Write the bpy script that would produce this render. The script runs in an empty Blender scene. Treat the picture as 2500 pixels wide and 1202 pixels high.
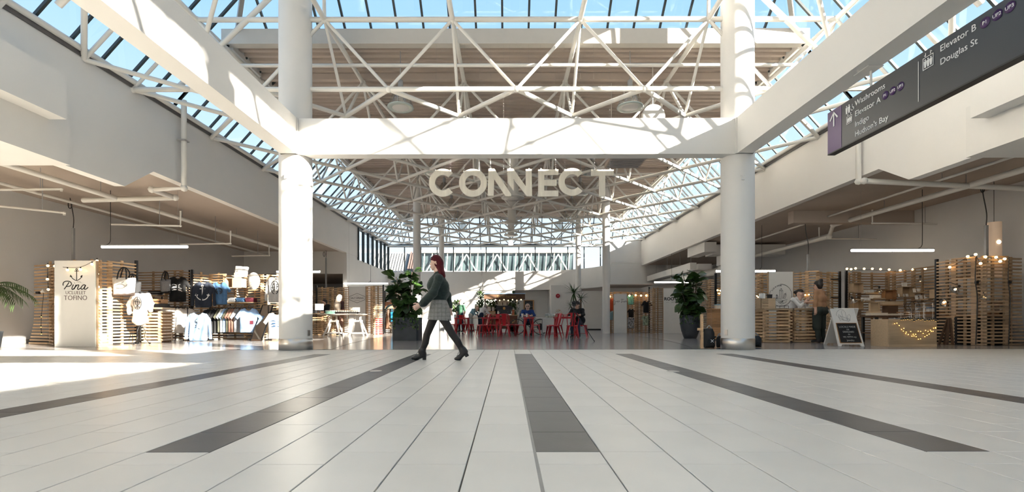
import bpy, bmesh, math, random
import numpy as np
from mathutils import Vector, Matrix
random.seed(7)
sc = bpy.context.scene
col = sc.collection
PI = math.pi
# ------------------------------------------------------------------ camera, sky, sun, exposure
F = 1180.6; VX = 1240.0; VY = 782.0; CH = 0.63          # focal length in px, vanishing point, eye height
cam_d = bpy.data.cameras.new('camera'); cam = bpy.data.objects.new('camera', cam_d); col.objects.link(cam)
cam.location = (0, 0, CH); cam.rotation_euler = (PI/2, 0.0012, 0)
cam_d.sensor_width = 36.0; cam_d.lens = 36.0*F/2500.0
cam_d.shift_x = (1250-VX)/2500.0; cam_d.shift_y = (VY-601)/2500.0
cam_d.clip_start = 0.05; cam_d.clip_end = 500
sc.camera = cam
world = bpy.data.worlds.new('sky'); sc.world = world; world.use_nodes = True
wn = world.node_tree; wn.nodes.clear()
wo = wn.nodes.new('ShaderNodeOutputWorld'); wb = wn.nodes.new('ShaderNodeBackground')
tc = wn.nodes.new('ShaderNodeTexCoord'); sx = wn.nodes.new('ShaderNodeSeparateXYZ')
rp = wn.nodes.new('ShaderNodeValToRGB')
wn.links.new(tc.outputs['Generated'], sx.inputs[0]); wn.links.new(sx.outputs[2], rp.inputs[0])
wn.links.new(rp.outputs[0], wb.inputs[0]); wn.links.new(wb.outputs[0], wo.inputs[0])
els = rp.color_ramp.elements
els[0].position = 0.0; els[0].color = (0.97, 0.98, 1.0, 1)
els[1].position = 0.75; els[1].color = (0.33, 0.56, 0.86, 1)
e = els.new(0.25); e.color = (0.66, 0.84, 1.0, 1)
e = els.new(0.5); e.color = (0.38, 0.64, 0.95, 1)
wb.inputs[1].default_value = 0.90
SUN = Vector((0.819, -0.574, 0.366)).normalized()
sl = bpy.data.lights.new('sun', 'SUN'); sun = bpy.data.objects.new('sun', sl); col.objects.link(sun)
sun.rotation_euler = SUN.to_track_quat('Z', 'Y').to_euler(); sun.location = (30, -20, 20)
sl.energy = 25.0; sl.color = (1.0, 0.90, 0.77); sl.angle = 0.012
vs = sc.view_settings
vs.view_transform = 'Standard'; vs.look = 'None'; vs.gamma = 1.0; vs.use_curve_mapping = False
vs.exposure = 0.56
sc.cycles.max_bounces = 6; sc.cycles.diffuse_bounces = 3; sc.cycles.glossy_bounces = 2; sc.cycles.transmission_bounces = 2
sc.cycles.caustics_reflective = False; sc.cycles.caustics_refractive = False; sc.cycles.adaptive_threshold = 0.03; sc.cycles.use_light_tree = False

# ------------------------------------------------------------------ helpers
def W(px, py, D):                     # a photograph pixel at a chosen real distance -> a point of the hall
    return Vector(((px-VX)*D/F, D, CH+(VY-py)*D/F))
def XD(px, D): return (px-VX)*D/F
def ZD(py, D): return CH+(VY-py)*D/F
def DF(py): return F*CH/(py-VY)

def wm(o):
    m = o.matrix_basis.copy()
    return wm(o.parent) @ m if o.parent else m

class MB:
    def __init__(s): s.v = []; s.f = []; s.m = []; s.sm = []
    def add(s, vs, fs, mi=0, smooth=False):
        n = len(s.v); s.v.extend([tuple(v) for v in vs])
        for f in fs: s.f.append([n+i for i in f]); s.m.append(mi); s.sm.append(smooth)
        return s
    def box(s, x0, x1, y0, y1, z0, z1, mi=0, M=None):
        vs = [Vector((x, y, z)) for x in (x0, x1) for y in (y0, y1) for z in (z0, z1)]
        if M is not None: vs = [M @ v for v in vs]
        return s.add(vs, [(0,1,3,2),(4,6,7,5),(0,4,5,1),(2,3,7,6),(0,2,6,4),(1,5,7,3)], mi)
    def bar(s, a, b, w, h, mi=0, up=(0,0,1)):           # rectangular bar from a to b
        a = Vector(a); b = Vector(b); d = (b-a); L = d.length; d.normalize()
        u = Vector(up); x = d.cross(u)
        if x.length < 1e-4: x = d.cross(Vector((1,0,0)))
        x.normalize(); z = x.cross(d)
        vs = [p + x*sx_*w/2 + z*sz*h/2 for p in (a, b) for sx_ in (-1, 1) for sz in (-1, 1)]
        return s.add(vs, [(0,1,3,2),(4,6,7,5),(0,4,5,1),(2,3,7,6),(0,2,6,4),(1,5,7,3)], mi)
    def tube(s, pts, r, n=8, mi=0, caps=True, closed=False):
        pts = [Vector(p) for p in pts]; rr = r if isinstance(r, (list, tuple)) else [r]*len(pts)
        N = len(pts); rings = []; px_ = None
        for i, p in enumerate(pts):
            if closed: d = pts[(i+1) % N]-pts[i-1]
            else: d = (pts[min(i+1, N-1)]-pts[max(i-1, 0)])
            d.normalize()
            if px_ is None:
                x = d.cross(Vector((0,0,1)))
                if x.length < 1e-3: x = d.cross(Vector((1,0,0)))
            else: x = px_ - d*px_.dot(d)
            x.normalize(); px_ = x; y = d.cross(x)
            rings.append([p+(x*math.cos(2*PI*k/n)+y*math.sin(2*PI*k/n))*rr[i] for k in range(n)])
        vs = [v for q in rings for v in q]; fs = []
        for i in range(N if closed else N-1):
            j = (i+1) % N
            for k in range(n): fs.append((i*n+k, i*n+(k+1) % n, j*n+(k+1) % n, j*n+k))
        s.add(vs, fs, mi, True)
        if caps and not closed:
            s.add(rings[0], [tuple(range(n))[::-1]], mi); s.add(rings[-1], [tuple(range(n))], mi)
        return s
    def lathe(s, prof, c=(0,0,0), n=20, mi=0, M=None, ax=(1,1)):   # prof: list of (r, z)
        c = Vector(c); vs = []; fs = []
        for r, z in prof:
            for k in range(n):
                a = 2*PI*k/n; v = Vector((r*math.cos(a)*ax[0], r*math.sin(a)*ax[1], z))
                vs.append((M @ v if M is not None else v)+c)
        for i in range(len(prof)-1):
            for k in range(n): fs.append((i*n+k, i*n+(k+1) % n, (i+1)*n+(k+1) % n, (i+1)*n+k))
        s.add(vs, fs, mi, True)
        if prof[0][0] > 1e-4: s.add(vs[:n], [tuple(range(n))[::-1]], mi)
        if prof[-1][0] > 1e-4: s.add(vs[-n:], [tuple(range(n))], mi)
        return s
    def ball(s, c, r, n=10, mi=0, M=None):
        rx = r if isinstance(r, (tuple, list)) else (r, r, r); m = max(4, n//2)
        prof = [(max(1e-5, math.sin(PI*i/m)), -math.cos(PI*i/m)) for i in range(m+1)]
        S = Matrix.Diagonal(Vector(rx)).to_4x4()
        return s.lathe(prof, c, n, mi, (M @ S) if M is not None else S)
    def prism(s, poly, M, t, mi=0):    # poly in local xy, extruded 0..t along local z
        n = len(poly)
        vs = [M @ Vector((x, y, 0)) for x, y in poly]+[M @ Vector((x, y, t)) for x, y in poly]
        fs = [tuple(range(n))[::-1], tuple(range(n, 2*n))]+[(i, (i+1) % n, n+(i+1) % n, n+i) for i in range(n)]
        return s.add(vs, fs, mi)
    def mesh(s, name, mats, M=None):
        me = bpy.data.meshes.new(name)
        vs = s.v if M is None else [tuple(M @ Vector(v)) for v in s.v]
        me.from_pydata(vs, [], s.f); me.update()
        me.polygons.foreach_set('material_index', s.m); me.polygons.foreach_set('use_smooth', s.sm)
        for m in (mats if isinstance(mats, (list, tuple)) else [mats]): me.materials.append(m)
        return me
    def build(s, name, mats, parent=None, **tags):
        M = wm(parent).inverted() if parent else None
        o = bpy.data.objects.new(name, s.mesh(name, mats, M)); col.objects.link(o)
        if parent: o.parent = parent
        return tag(o, **tags)

def tag(o, label=None, cat=None, group=None, kind=None):
    if label: o['label'] = label
    if cat: o['category'] = cat
    if group: o['group'] = group
    if kind: o['kind'] = kind
    return o
def empty(name, loc, rz=0.0, **tags):
    o = bpy.data.objects.new(name, None); o.empty_display_size = 0.1; col.objects.link(o)
    o.location = loc; o.rotation_euler = (0, 0, rz); return tag(o, **tags)
def put(name, me, parent=None, M=None, **tags):
    o = bpy.data.objects.new(name, me); col.objects.link(o)
    if parent: o.parent = parent
    if M is not None: o.matrix_basis = M
    return tag(o, **tags)
def dup(o, parent=None):
    c = o.copy(); col.objects.link(c); c.parent = parent
    for ch in KIDS(o): dup(ch, c)
    return c
def KIDS(o): return list(o.children)
def place(src, loc, rz=0.0, scale=1.0, **tags):
    c = dup(src); c.location = loc; c.rotation_euler = (0, 0, rz); c.scale = (scale,)*3
    return tag(c, **tags)

# ------------------------------------------------------------------ materials
def rgb(r, g, b):
    f = lambda c: (c/255/12.92) if c/255 <= .04045 else ((c/255+.055)/1.055)**2.4
    return (f(r), f(g), f(b), 1)
MATS = {}
def mat(name, c, rough=.6, metal=0.0, var=.06, scale=6.0, bump=0.0, bscale=40.0, emit=None, estr=0.0, spec=.5, stretch=None, sheen=0.0, trans=0.0):
    if name in MATS: return MATS[name]
    m = bpy.data.materials.new(name); m.use_nodes = True; nt = m.node_tree
    b = nt.nodes['Principled BSDF']
    b.inputs['Roughness'].default_value = rough; b.inputs['Metallic'].default_value = metal
    b.inputs['Specular IOR Level'].default_value = spec
    if sheen: b.inputs['Sheen Weight'].default_value = sheen
    if trans: b.inputs['Transmission Weight'].default_value = trans
    c = rgb(*c) if max(c[:3]) > 1 else tuple(c[:3])+(1,)
    b.inputs['Base Color'].default_value = c
    if var or bump:
        t = nt.nodes.new('ShaderNodeTexCoord'); mp = nt.nodes.new('ShaderNodeMapping')
        nt.links.new(t.outputs['Object'], mp.inputs[0])
        if stretch: mp.inputs['Scale'].default_value = stretch
    if var:
        n = nt.nodes.new('ShaderNodeTexNoise'); n.inputs['Scale'].default_value = scale; n.inputs['Detail'].default_value = 4
        nt.links.new(mp.outputs[0], n.inputs['Vector'])
        r = nt.nodes.new('ShaderNodeValToRGB'); r.color_ramp.elements[0].position = .3; r.color_ramp.elements[1].position = .7
        r.color_ramp.elements[0].color = tuple(max(0, x*(1-var)) for x in c[:3])+(1,)
        r.color_ramp.elements[1].color = tuple(min(1, x*(1+var)) for x in c[:3])+(1,)
        nt.links.new(n.outputs[0], r.inputs[0]); nt.links.new(r.outputs[0], b.inputs['Base Color'])
    if bump:
        n2 = nt.nodes.new('ShaderNodeTexNoise'); n2.inputs['Scale'].default_value = bscale; n2.inputs['Detail'].default_value = 3
        nt.links.new(mp.outputs[0], n2.inputs['Vector'])
        bp = nt.nodes.new('ShaderNodeBump'); bp.inputs['Strength'].default_value = bump; bp.inputs['Distance'].default_value = .01
        nt.links.new(n2.outputs[0], bp.inputs['Height']); nt.links.new(bp.outputs[0], b.inputs['Normal'])
    if emit:
        b.inputs['Emission Color'].default_value = rgb(*emit) if max(emit) > 1 else tuple(emit)+(1,)
        b.inputs['Emission Strength'].default_value = estr
    MATS[name] = m; return m
def glass(name, tint=(1,1,1), refl=.06, rough=0.0):
    if name in MATS: return MATS[name]
    m = bpy.data.materials.new(name); m.use_nodes = True; nt = m.node_tree; nt.nodes.clear()
    o = nt.nodes.new('ShaderNodeOutputMaterial'); mx = nt.nodes.new('ShaderNodeMixShader')
    tr = nt.nodes.new('ShaderNodeBsdfTransparent'); gl = nt.nodes.new('ShaderNodeBsdfGlossy'); lw = nt.nodes.new('ShaderNodeLayerWeight')
    pw = nt.nodes.new('ShaderNodeMath'); pw.operation = 'POWER'; pw.inputs[1].default_value = 5.0      # Schlick fresnel, same from both sides
    ma = nt.nodes.new('ShaderNodeMath'); ma.operation = 'MULTIPLY_ADD'; ma.inputs[1].default_value = .8; ma.inputs[2].default_value = refl
    nt.links.new(lw.outputs['Facing'], pw.inputs[0]); nt.links.new(pw.outputs[0], ma.inputs[0])
    tr.inputs[0].default_value = tuple(tint)+(1,); gl.inputs['Roughness'].default_value = rough
    nt.links.new(ma.outputs[0], mx.inputs[0]); nt.links.new(tr.outputs[0], mx.inputs[1]); nt.links.new(gl.outputs[0], mx.inputs[2])
    nt.links.new(mx.outputs[0], o.inputs[0]); MATS[name] = m; return m
M_WHITE = mat('white_paint', (.80,.772,.73), .55, var=.02, scale=1.5, bump=.03, bscale=60)
M_BEAM = mat('white_beam_plaster', (.83,.80,.755), .6, var=.015, scale=1.0, bump=.03, bscale=50)
M_WALL = mat('wall_paint', (.70,.685,.665), .65, var=.03, scale=.8, bump=.04, bscale=40)
M_CEIL = mat('shop_ceiling_paint', (.47,.39,.325), .8, var=.04, scale=1.2, bump=.05, bscale=30)
M_DECK = mat('painted_steel_deck', (.53,.44,.37), .6, var=.03, scale=1.5)
M_TUBE = mat('white_painted_tube', (.79,.755,.69), .4, var=.02, scale=2)
M_MULL = mat('dark_mullion', (.035,.045,.045), .4, var=.1)
M_GREYF = mat('grey_flashing', (.30,.29,.27), .45, var=.08)
M_CURB = mat('shadowed_curb_flashing', (.11,.10,.095), .5, var=.1)  # curb flashing darkened so its colour carries the shadow line
M_PANE = glass('skylight_glass', (.93,.97,.99), .05)
M_STEEL = mat('brushed_steel', (.62,.60,.57), .28, 1.0, var=.06, scale=3, stretch=(1,1,.02))
M_TILE = mat('pale_floor_tile', (.77,.735,.675), .32, var=.035, scale=2.2, bump=.02, bscale=25, spec=.45)
M_TILED = mat('charcoal_floor_tile', (.085,.082,.080), .34, var=.12, scale=5, bump=.03, bscale=40)
M_GROUT = mat('grout', (.17,.14,.12), .8, var=.1)
M_POLISH = mat('polished_grey_floor', (.38,.355,.34), .16, var=.10, scale=3.0, spec=.45)
M_INLAY = mat('pale_floor_inlay', (.50,.47,.42), .14, var=.05)
M_BLACK = mat('black_paint', (.012,.012,.013), .4, var=.1)
M_PLAST = mat('grey_plastic', (.35,.35,.35), .5)
# ================================================================== THE HALL
X0 = 0.19; HB = 8.25; XL = X0-HB; XR = X0+HB            # centre line, curbs
MOD = 2.75; YA = 10.4
WLX, WRX = -13.2, 12.95; YB, YE = -9.0, 34.0
def struct(name, mb, m, parent=None): return mb.build(name, m, parent, kind='structure' if not parent else None)

# floor: pale tiles with charcoal strips, each tile its own piece
floor = struct('floor', MB().box(WLX, WRX, YB, 10.30, -.12, -.012), M_GROUT)
tag(floor, 'pale tiled concourse floor with charcoal strips running to the shops')
TW, TL = .311, .607; XS = .13
tme = {}
def tile_mesh(L, dark):
    k = (round(L, 3), dark)
    if k not in tme:
        b = .002
        w, l = TW/2-.0034, L/2-.0019
        m = MB(); o = [(-w,-l),(w,-l),(w,l),(-w,l)]; i_ = [(x-math.copysign(b,x), y-math.copysign(b,y)) for x, y in o]
        m.add([(x,y,-.012) for x,y in o]+[(x,y,-.0015) for x,y in o]+[(x,y,0) for x,y in i_],
              [(8,9,10,11)]+[(a,(a+1)%4,4+(a+1)%4,4+a) for a in range(4)]+[(4+a,4+(a+1)%4,8+(a+1)%4,8+a) for a in range(4)])
        tme[k] = m.mesh('floor_tile', M_TILED if dark else M_TILE)
    return tme[k]
tiles = []
i0 = int(math.floor((WLX-XS)/TW)); i1 = int(math.ceil((WRX-XS)/TW))
for i in range(i0, i1):
    xc = XS+(i+.5)*TW
    if xc-TW/2 < WLX or xc+TW/2 > WRX: continue
    off = 2.31 if i % 2 else 2.113
    strip = (i % 6 == 0 and abs(i) <= 12)
    ys = [off+k*TL for k in range(-20, 15)]
    ys = [y for y in ys if YB < y < 10.3-.05]
    if strip: ys = sorted(set([y for y in ys if abs(y-2.31) > .05 and abs(y-8.99) > .08]+[2.31, 8.99]))
    ys = [YB]+ys+[10.3]
    for a, b in zip(ys, ys[1:]):
        yc = (a+b)/2; dark = strip and 2.3 < yc < 8.99
        px = VX+xc*F/max(yc, .3); vis = yc > 1.5 and -60 < px < 2560
        tiles.append((vis, (TW*(b-a))*CH/(max(yc, .5)**3) if vis else 0, xc, yc, b-a, dark))
tiles.sort(key=lambda t: -t[1])
rest = MB()
for n, (vis, ar, xc, yc, L, dark) in enumerate(tiles):
    me = tile_mesh(L, dark)
    if n < 300: put('floor_tile', me, floor, Matrix.Translation((xc, yc, 0)))
    else:
        mi = 1 if dark else 0
        rest.add([(v.co.x+xc, v.co.y+yc, v.co.z) for v in me.vertices], [tuple(p.vertices) for p in me.polygons], mi)
tag(rest.build('floor_tile_field', [M_TILE, M_TILED], floor), kind='stuff')
MB().box(XS-.010, XS+.004, 1.0, 8.99, -.01, .0006).build('expansion_joint', M_GREYF, floor)
# round brass covers in the strips
for px, py in ((918, 906), (1643, 908)):
    D = DF(py); x = XD(px, D)
    m = MB().lathe([(.075, 0), (.075, .004), (.06, .006), (.0001, .006)], (x, D, 0), 20)
    m.build('floor_box_cover', M_STEEL, floor)
pf = struct('floor_polished', MB().box(WLX, WRX, 10.30, 40.0, -.12, -.003), M_POLISH)
tag(pf, 'polished grey shop floor beyond the pale tiles')
struct('trim_1', MB().box(WLX, WRX, 10.285, 10.315, -.012, .003), M_GREYF)
# curved pale inlay bands in the polished floor
def inlay(pts, w):
    m = MB()
    P = [Vector((x, y, 0)) for x, y in pts]; vs = []; fs = []
    for i, p in enumerate(P):
        d = (P[min(i+1, len(P)-1)]-P[max(i-1, 0)]).normalized(); n = Vector((-d.y, d.x, 0))
        vs += [p+n*w/2+Vector((0,0,.001)), p-n*w/2+Vector((0,0,.001))]
    for i in range(len(P)-1): fs.append((2*i, 2*i+1, 2*i+3, 2*i+2))
    m.add(vs, fs); m.build('floor_inlay', M_INLAY, pf)
def qb(a, b, c, n=16): return [((1-t)**2*a[0]+2*t*(1-t)*b[0]+t*t*c[0], (1-t)**2*a[1]+2*t*(1-t)*b[1]+t*t*c[1]) for t in [k/n for k in range(n+1)]]
inlay(qb((5.2, 20.5), (5.4, 14.5), (4.2, 10.5)), .35)
inlay(qb((-4.9, 26), (-5.2, 16), (-4.0, 10.5)), .35)

# side walls, back wall
struct('wall_left', MB().box(WLX-.2, WLX, YB, 31.2, -.1, 5.7), M_WALL)
struct('wall_right', MB().box(WRX, WRX+.2, YB, 31, -.1, 5.7), M_WALL)
struct('wall_back', MB().box(WLX-.2, WRX+.2, YB-.2, YB, -.1, 3.9).box(WLX-.2, XL, YB-.2, YB, 3.9, 5.8).box(XR, WRX+.2, YB-.2, YB, 3.9, 5.8), M_WALL)
struct('baseboard_left', MB().box(WLX, WLX+.015, YB, 31, 0, .12), M_GREYF)
struct('baseboard_right', MB().box(WRX-.015, WRX, YB, 31, 0, .12), M_GREYF)
# shop ceilings
ZC = 4.08
struct('ceiling_left', MB().box(WLX, XL-.1, YB, 24.2, ZC, ZC+.2), M_CEIL)
struct('ceiling_right', MB().box(XR+.1, WRX, YB, 31, ZC+.03, ZC+.23), M_CEIL)
# fascias with the stepped bulkheads of the crossing
ZK = 5.66
def fascia(s):
    xi = XL if s < 0 else XR; t = .22
    lo = 3.46 if s < 0 else 3.58; hi = 4.02 if s < 0 else 4.06; ye = 26.0 if s < 0 else 30.6
    prof = [(YB, ZK), (ye, ZK), (ye, hi), (11.0, hi), (10.18, lo), (YB, lo)]
    M = Matrix(((0,0,s,xi),(1,0,0,0),(0,1,0,0),(0,0,0,1)))
    m = MB().prism(prof, M, t)
    n = 'wall_%s_fascia' % ('left' if s < 0 else 'right')
    o = struct(n, m, M_BEAM)
    # proud lower bulkhead and its soffit towards the shop, up to the step
    b = MB().box(*sorted((xi-s*.12, (WLX if s < 0 else WRX))), YB, 8.78, lo-.01, lo+.9)
    struct('wall_%s_bulkhead' % ('left' if s < 0 else 'right'), b, M_WHITE)
    c = MB().box(*sorted((xi-s*.42, xi+s*.05)), YB, 8.38, 4.12, 4.88)
    struct('trim_%d' % (2 if s < 0 else 3), c, M_BEAM)
    # curb flashing, coloured dark to paint in the shadow line there
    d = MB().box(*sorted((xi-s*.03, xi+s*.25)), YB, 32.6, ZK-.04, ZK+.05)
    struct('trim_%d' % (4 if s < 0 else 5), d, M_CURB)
fascia(-1); fascia(1)

# big columns with steel collars
def column(px, D, r, ztop, collar, label):
    e = empty('column', (px, D, 0), label=label, cat='column', group=None); e['kind'] = 'structure'
    MB().lathe([(r, .0 if not collar else .24), (r, ztop)], (px, D, 0), 40).build('shaft', M_BEAM, e)
    if collar: MB().lathe([(r-.002, 0), (r+.006, 0), (r+.006, .235), (r-.002, .24)], (px, D, 0), 40).build('collar', M_STEEL, e)
    return e
CX = 4.75
cl = column(X0-CX, YA, .335, 8.6, True, 'wide sunlit white round column with steel collar beside the slatted stalls')
cr = column(X0+CX, YA, .335, 8.6, True, 'wide white round column with steel collar below the hanging directory sign')
for s, sd in ((-1, 'left'), (1, 'right')):
    column(X0+s*CX, .9, .335, 8.6, True, 'wide white round column of the crossing out of view on the %s' % sd)
for (px, py, w, h) in ((700, 430, 7, 11), (755, 438, 6, 12), (1813, 435, 8, 13)):
    D = YA-.32; c = W(px, py, D)
    par = cl if px < 1200 else cr
    a = math.asin(max(-1, min(1, (c.x-par.location.x)/.335)))
    p = Vector((par.location.x+.335*math.sin(a), YA-.335*math.cos(a), c.z))
    M = Matrix.Translation(p) @ Matrix.Rotation(a, 4, 'Z')
    MB().box(-.03, .03, -.03, .02, -.05, .05, 0, M).build('sensor_box', M_WHITE, par)
for px, py in ((758, 818), (1766, 821)):
    par = cl if px < 1200 else cr; a = 1.25 if par is cl else -1.15
    p = Vector((par.location.x+.335*math.sin(a), YA-.335*math.cos(a), .36)); M = Matrix.Translation(p) @ Matrix.Rotation(a, 4, 'Z')
    MB().box(-.035, .035, -.012, .01, -.06, .06, 0, M).build('outlet_plate', M_STEEL, par)
column(XD(1018, 22.8), 22.8, .175, 7.05, False, 'slim white round column behind the walking woman')
column(XD(1480, 22.8), 22.8, .175, 7.05, False, 'slim white round column beside the small stall with painted shirts')
column(XD(1078, 30.0), 30.0, .165, 7.05, False, 'far slim white column just right of the walking woman\'s head')
column(XD(1412, 30.0), 30.0, .165, 7.05, False, 'far slim white column at the right end of the clerestory windows')
# beams of the crossing
BW = .165; Z0, Z1 = 4.10, 4.85
def beam(n, x0, x1, y0, y1): struct(n, MB().box(x0, x1, y0, y1, Z0, Z1), M_BEAM)
beam('trim_6', X0-CX+.18, X0+CX-.18, YA-.30, YA-.02)
beam('trim_7', X0-CX-BW, X0-CX+BW, .9, YA-.02)
beam('trim_8', X0+CX-BW, X0+CX+BW, .9, YA-.02)
beam('trim_9', X0-CX+.18, X0+CX-.18, .75, 1.05)
for s in (-1, 1):       # square plaster haunch where the beams meet a column
    struct('trim_%d' % (10 if s < 0 else 11), MB().box(X0+s*CX-.19, X0+s*CX+.19, YA-.35, YA, Z0, Z1), M_BEAM)

# ---------------------------------------------------------------- space frame of the roof
ZB, ZT = 5.60, 7.10
fr = empty('space_frame', (X0, 21, ZB), label='white tubular space frame carrying the glazed roof', cat='roof truss', kind='structure')
A = lambda i, j: Vector((X0+MOD*i, YA+MOD*j, ZB))
Bn = lambda i, j: Vector((X0+MOD*(i+.5), YA+MOD*(j+.5), ZB))
T = lambda i, j: Vector((X0+MOD*(i+.5), YA+MOD*j, ZT))
NJ = 8
tubes = []
for j in range(NJ):
    for i in range(-3, 3):
        b = Bn(i, j)
        for di, dj in ((0,0),(1,0),(0,1),(1,1)): tubes.append(('bottom_chord', A(i+di, j+dj), b, .052))
for j in (0, NJ):
    for i in range(-3, 3): tubes.append(('edge_chord', A(i, j), A(i+1, j), .055))
for j in range(NJ+1):
    for i in range(-3, 3):
        t = T(i, j)
        tubes.append(('web', t, A(i, j), .036)); tubes.append(('web', t, A(i+1, j), .036))
        if j < NJ: tubes.append(('web', t, Bn(i, j), .036))
        if j > 0: tubes.append(('web', t, Bn(i, j-1), .036))
        if j < NJ: tubes.append(('top_chord', t, T(i, j+1), .055))
        if i < 2 and j == 0: tubes.append(('top_chord', t, T(i+1, j), .055))
        if i < 2 and j > 0 and j % 2 == 0: tubes.append(('top_chord', t, T(i+1, j), .045))
for i in range(-3, 3):   # towards the lantern over the crossing
    tubes.append(('lantern_chord', T(i, 0), Vector((T(i, 0).x, .9, ZT+.35)), .055))
for i in (-2, 1): tubes.append(('lantern_post', T(i, 0), T(i, 0)+Vector((0, -.1, 1.7)), .04))
for s in (-1, 1):        # struts at the curb before the columns
    c = Vector((X0+s*HB, 9.2, ZB))
    tubes.append(('curb_strut', c, Vector((X0+s*6.875, 7.65, 7.05)), .05)); tubes.append(('curb_strut', c, Vector((X0+s*6.9, 10.5, ZB)), .05))
    tubes.append(('curb_strut', c, Vector((X0+s*6.9, 9.2, 7.05)), .04))
    tubes.append(('curb_strut', Vector((X0+s*HB, 7.65, ZB)), Vector((X0+s*6.9, 7.65, 7.05)), .04))
    tubes.append(('curb_tube', Vector((X0+s*(HB-.05), YB, ZK+.09)), Vector((X0+s*(HB-.05), 32.5, ZK+.09)), .06))
for s in (-1, 1):        # rafters under the lantern slopes
    for y in (10.4, 7.65, 4.9, 2.15, -.6):
        tubes.append(('lantern_rafter', Vector((X0+s*7.3, y, 5.62)), Vector((X0+s*4.3, y, 8.55)), .055))
    for y in (7.65, 4.9, 2.15, -.6):
        tubes.append(('lantern_brace', Vector((X0+s*6.875, y+2.75 if y+2.75 < 10.5 else 10.4, 6.05)), Vector((X0+s*5.4, y+1.375, 7.5)), .045)); tubes.append(('lantern_brace', Vector((X0+s*5.4, y+1.375, 7.5)), Vector((X0+s*6.875, y, 6.05)), .045))
tubes.append(('edge_pipe', Vector((XL+1.4, 11.55, 6.72)), Vector((XR-1.4, 11.55, 6.72)), .042))
cnt = {}
rest = MB()
tubes.sort(key=lambda t: (t[1].y+t[2].y))
for n, a, b, r in tubes:
    cnt[n] = cnt.get(n, 0)+1
    if cnt[n] <= 150: MB().tube([a, b], r, 8).build(n, M_TUBE, fr)
    else: rest.tube([a, b], r, 6)
tag(rest.build('far_member', M_TUBE, fr), kind='stuff')
nodes = set()
for j in range(0, 3):
    for i in range(-3, 4):
        MB().ball(A(i, j), .075, 8).build('node', M_TUBE, fr)
        if i < 3: MB().ball(T(i, j), .08, 8).build('node', M_TUBE, fr); MB().ball(Bn(i, j), .075, 8).build('node', M_TUBE, fr)

M_EDGE = mat('deck_edge_paint', (.60,.555,.49), .6, var=.02)
# corrugated deck over the nave, with its deep edge
def deck(name, y0, y1, edge):
    m = MB(); p = .25; prof = []
    y = y0
    while y < y1-p:
        prof += [(y, 0), (y+p*.42, 0), (y+p*.5, .07), (y+p*.92, .07)]; y += p
    prof.append((y1, 0)); xa, xb = X0-6.95, X0+6.95; z = 7.34
    vs = []; fs = []
    for yy, zz in prof: vs += [(xa, yy, z+zz), (xb, yy, z+zz), (xa, yy, z+.25), (xb, yy, z+.25)]
    for i in range(len(prof)-1):
        fs.append((4*i, 4*i+1, 4*i+5, 4*i+4)); fs.append((4*i+2, 4*i+6, 4*i+7, 4*i+3))
    m.add(vs, fs); o = struct(name, m, M_DECK)
    b = MB()
    b.box(xa-.1, xb+.1, *edge, 7.26, 7.62); b.build('deck_edge_beam', M_EDGE, o)
    for x in (xa, xb): MB().box(x-.09, x+.09, y0, y1, 7.22, 7.62).build('deck_side_beam', M_BEAM, o)
    return o
dk = deck('ceiling_deck', 11.75, 31.9, (11.58, 11.78))
for j in range(1, 8):
    MB().box(X0-6.9, X0+6.9, YA+MOD*j-.05, YA+MOD*j+.05, 7.16, 7.33).build('deck_purlin', M_DECK, dk)
# glazed slopes: mullions and panes
nwin = [0]
def glazing(o, u, v, nu, wv, parts, mw=.05, mh=.05, label=None, us=None, bar=M_MULL, rails=(0, 1)):
    """o origin at bottom left, u direction along the curb (full length), v up the slope (full length); nu bays"""
    nwin[0] += 1
    w = empty('window_%d' % nwin[0], o, kind='structure')
    if label: w['label'] = label
    o = Vector(o); u = Vector(u); v = Vector(v); nrm = u.cross(v).normalized()
    for k in range(nu+1):
        a0, a1 = wv(k/nu)
        if a1-a0 < .02: continue
        p = o+u*(k/nu); MB().bar(p+v*a0, p+v*a1, mw, mh, 0, nrm).build('mullion', bar, w)
    for k in range(nu):
        a0, a1 = wv(k/nu); b0, b1 = wv((k+1)/nu)
        if a1-a0 < .02 and b1-b0 < .02: continue
        q = [o+u*(k/nu)+v*a0, o+u*((k+1)/nu)+v*b0, o+u*((k+1)/nu)+v*b1, o+u*(k/nu)+v*a1]
        m = MB(); m.add(q, [(0,1,2,3)]); m.build('pane', M_PANE, w)
    return w
ZG = ZK+.12
ZLT = 9.0      # top of the lantern
SL = 1.12      # slope of the side glazing
BAY = MOD/4
def side(s):
    xi = XL if s < 0 else XR
    L = 7.34-ZG+.15; dx = L/SL
    # nave
    y0 = 11.65; n = 30
    yy = y0+n*BAY
    glazing((xi, y0, ZG), (0, n*BAY, 0), (-s*dx, 0, L), n, lambda t: (0, 1 if t < .955 else max(.02, (1-t)/.045)), None, label='sloping roof glazing along the %s side of the nave' % ('left' if s < 0 else 'right'))
    # lantern slope above the crossing: rises to the lantern top, cut by the end hips
    H = ZLT-ZG; n3 = 30; y1 = YB
    def wv(t):
        y = y1+t*(y0-y1); d = y0-y      # distance from the hip end
        return (0, min(1, (7.5-ZG+d*.86)/H))
    glazing((xi, y1, ZG), (0, y0-y1, 0), (-s*H/SL, 0, H), n3, wv, None, label='tall sloping lantern glazing above the crossing, %s side' % ('left' if s < 0 else 'right'))
side(-1); side(1)
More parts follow.
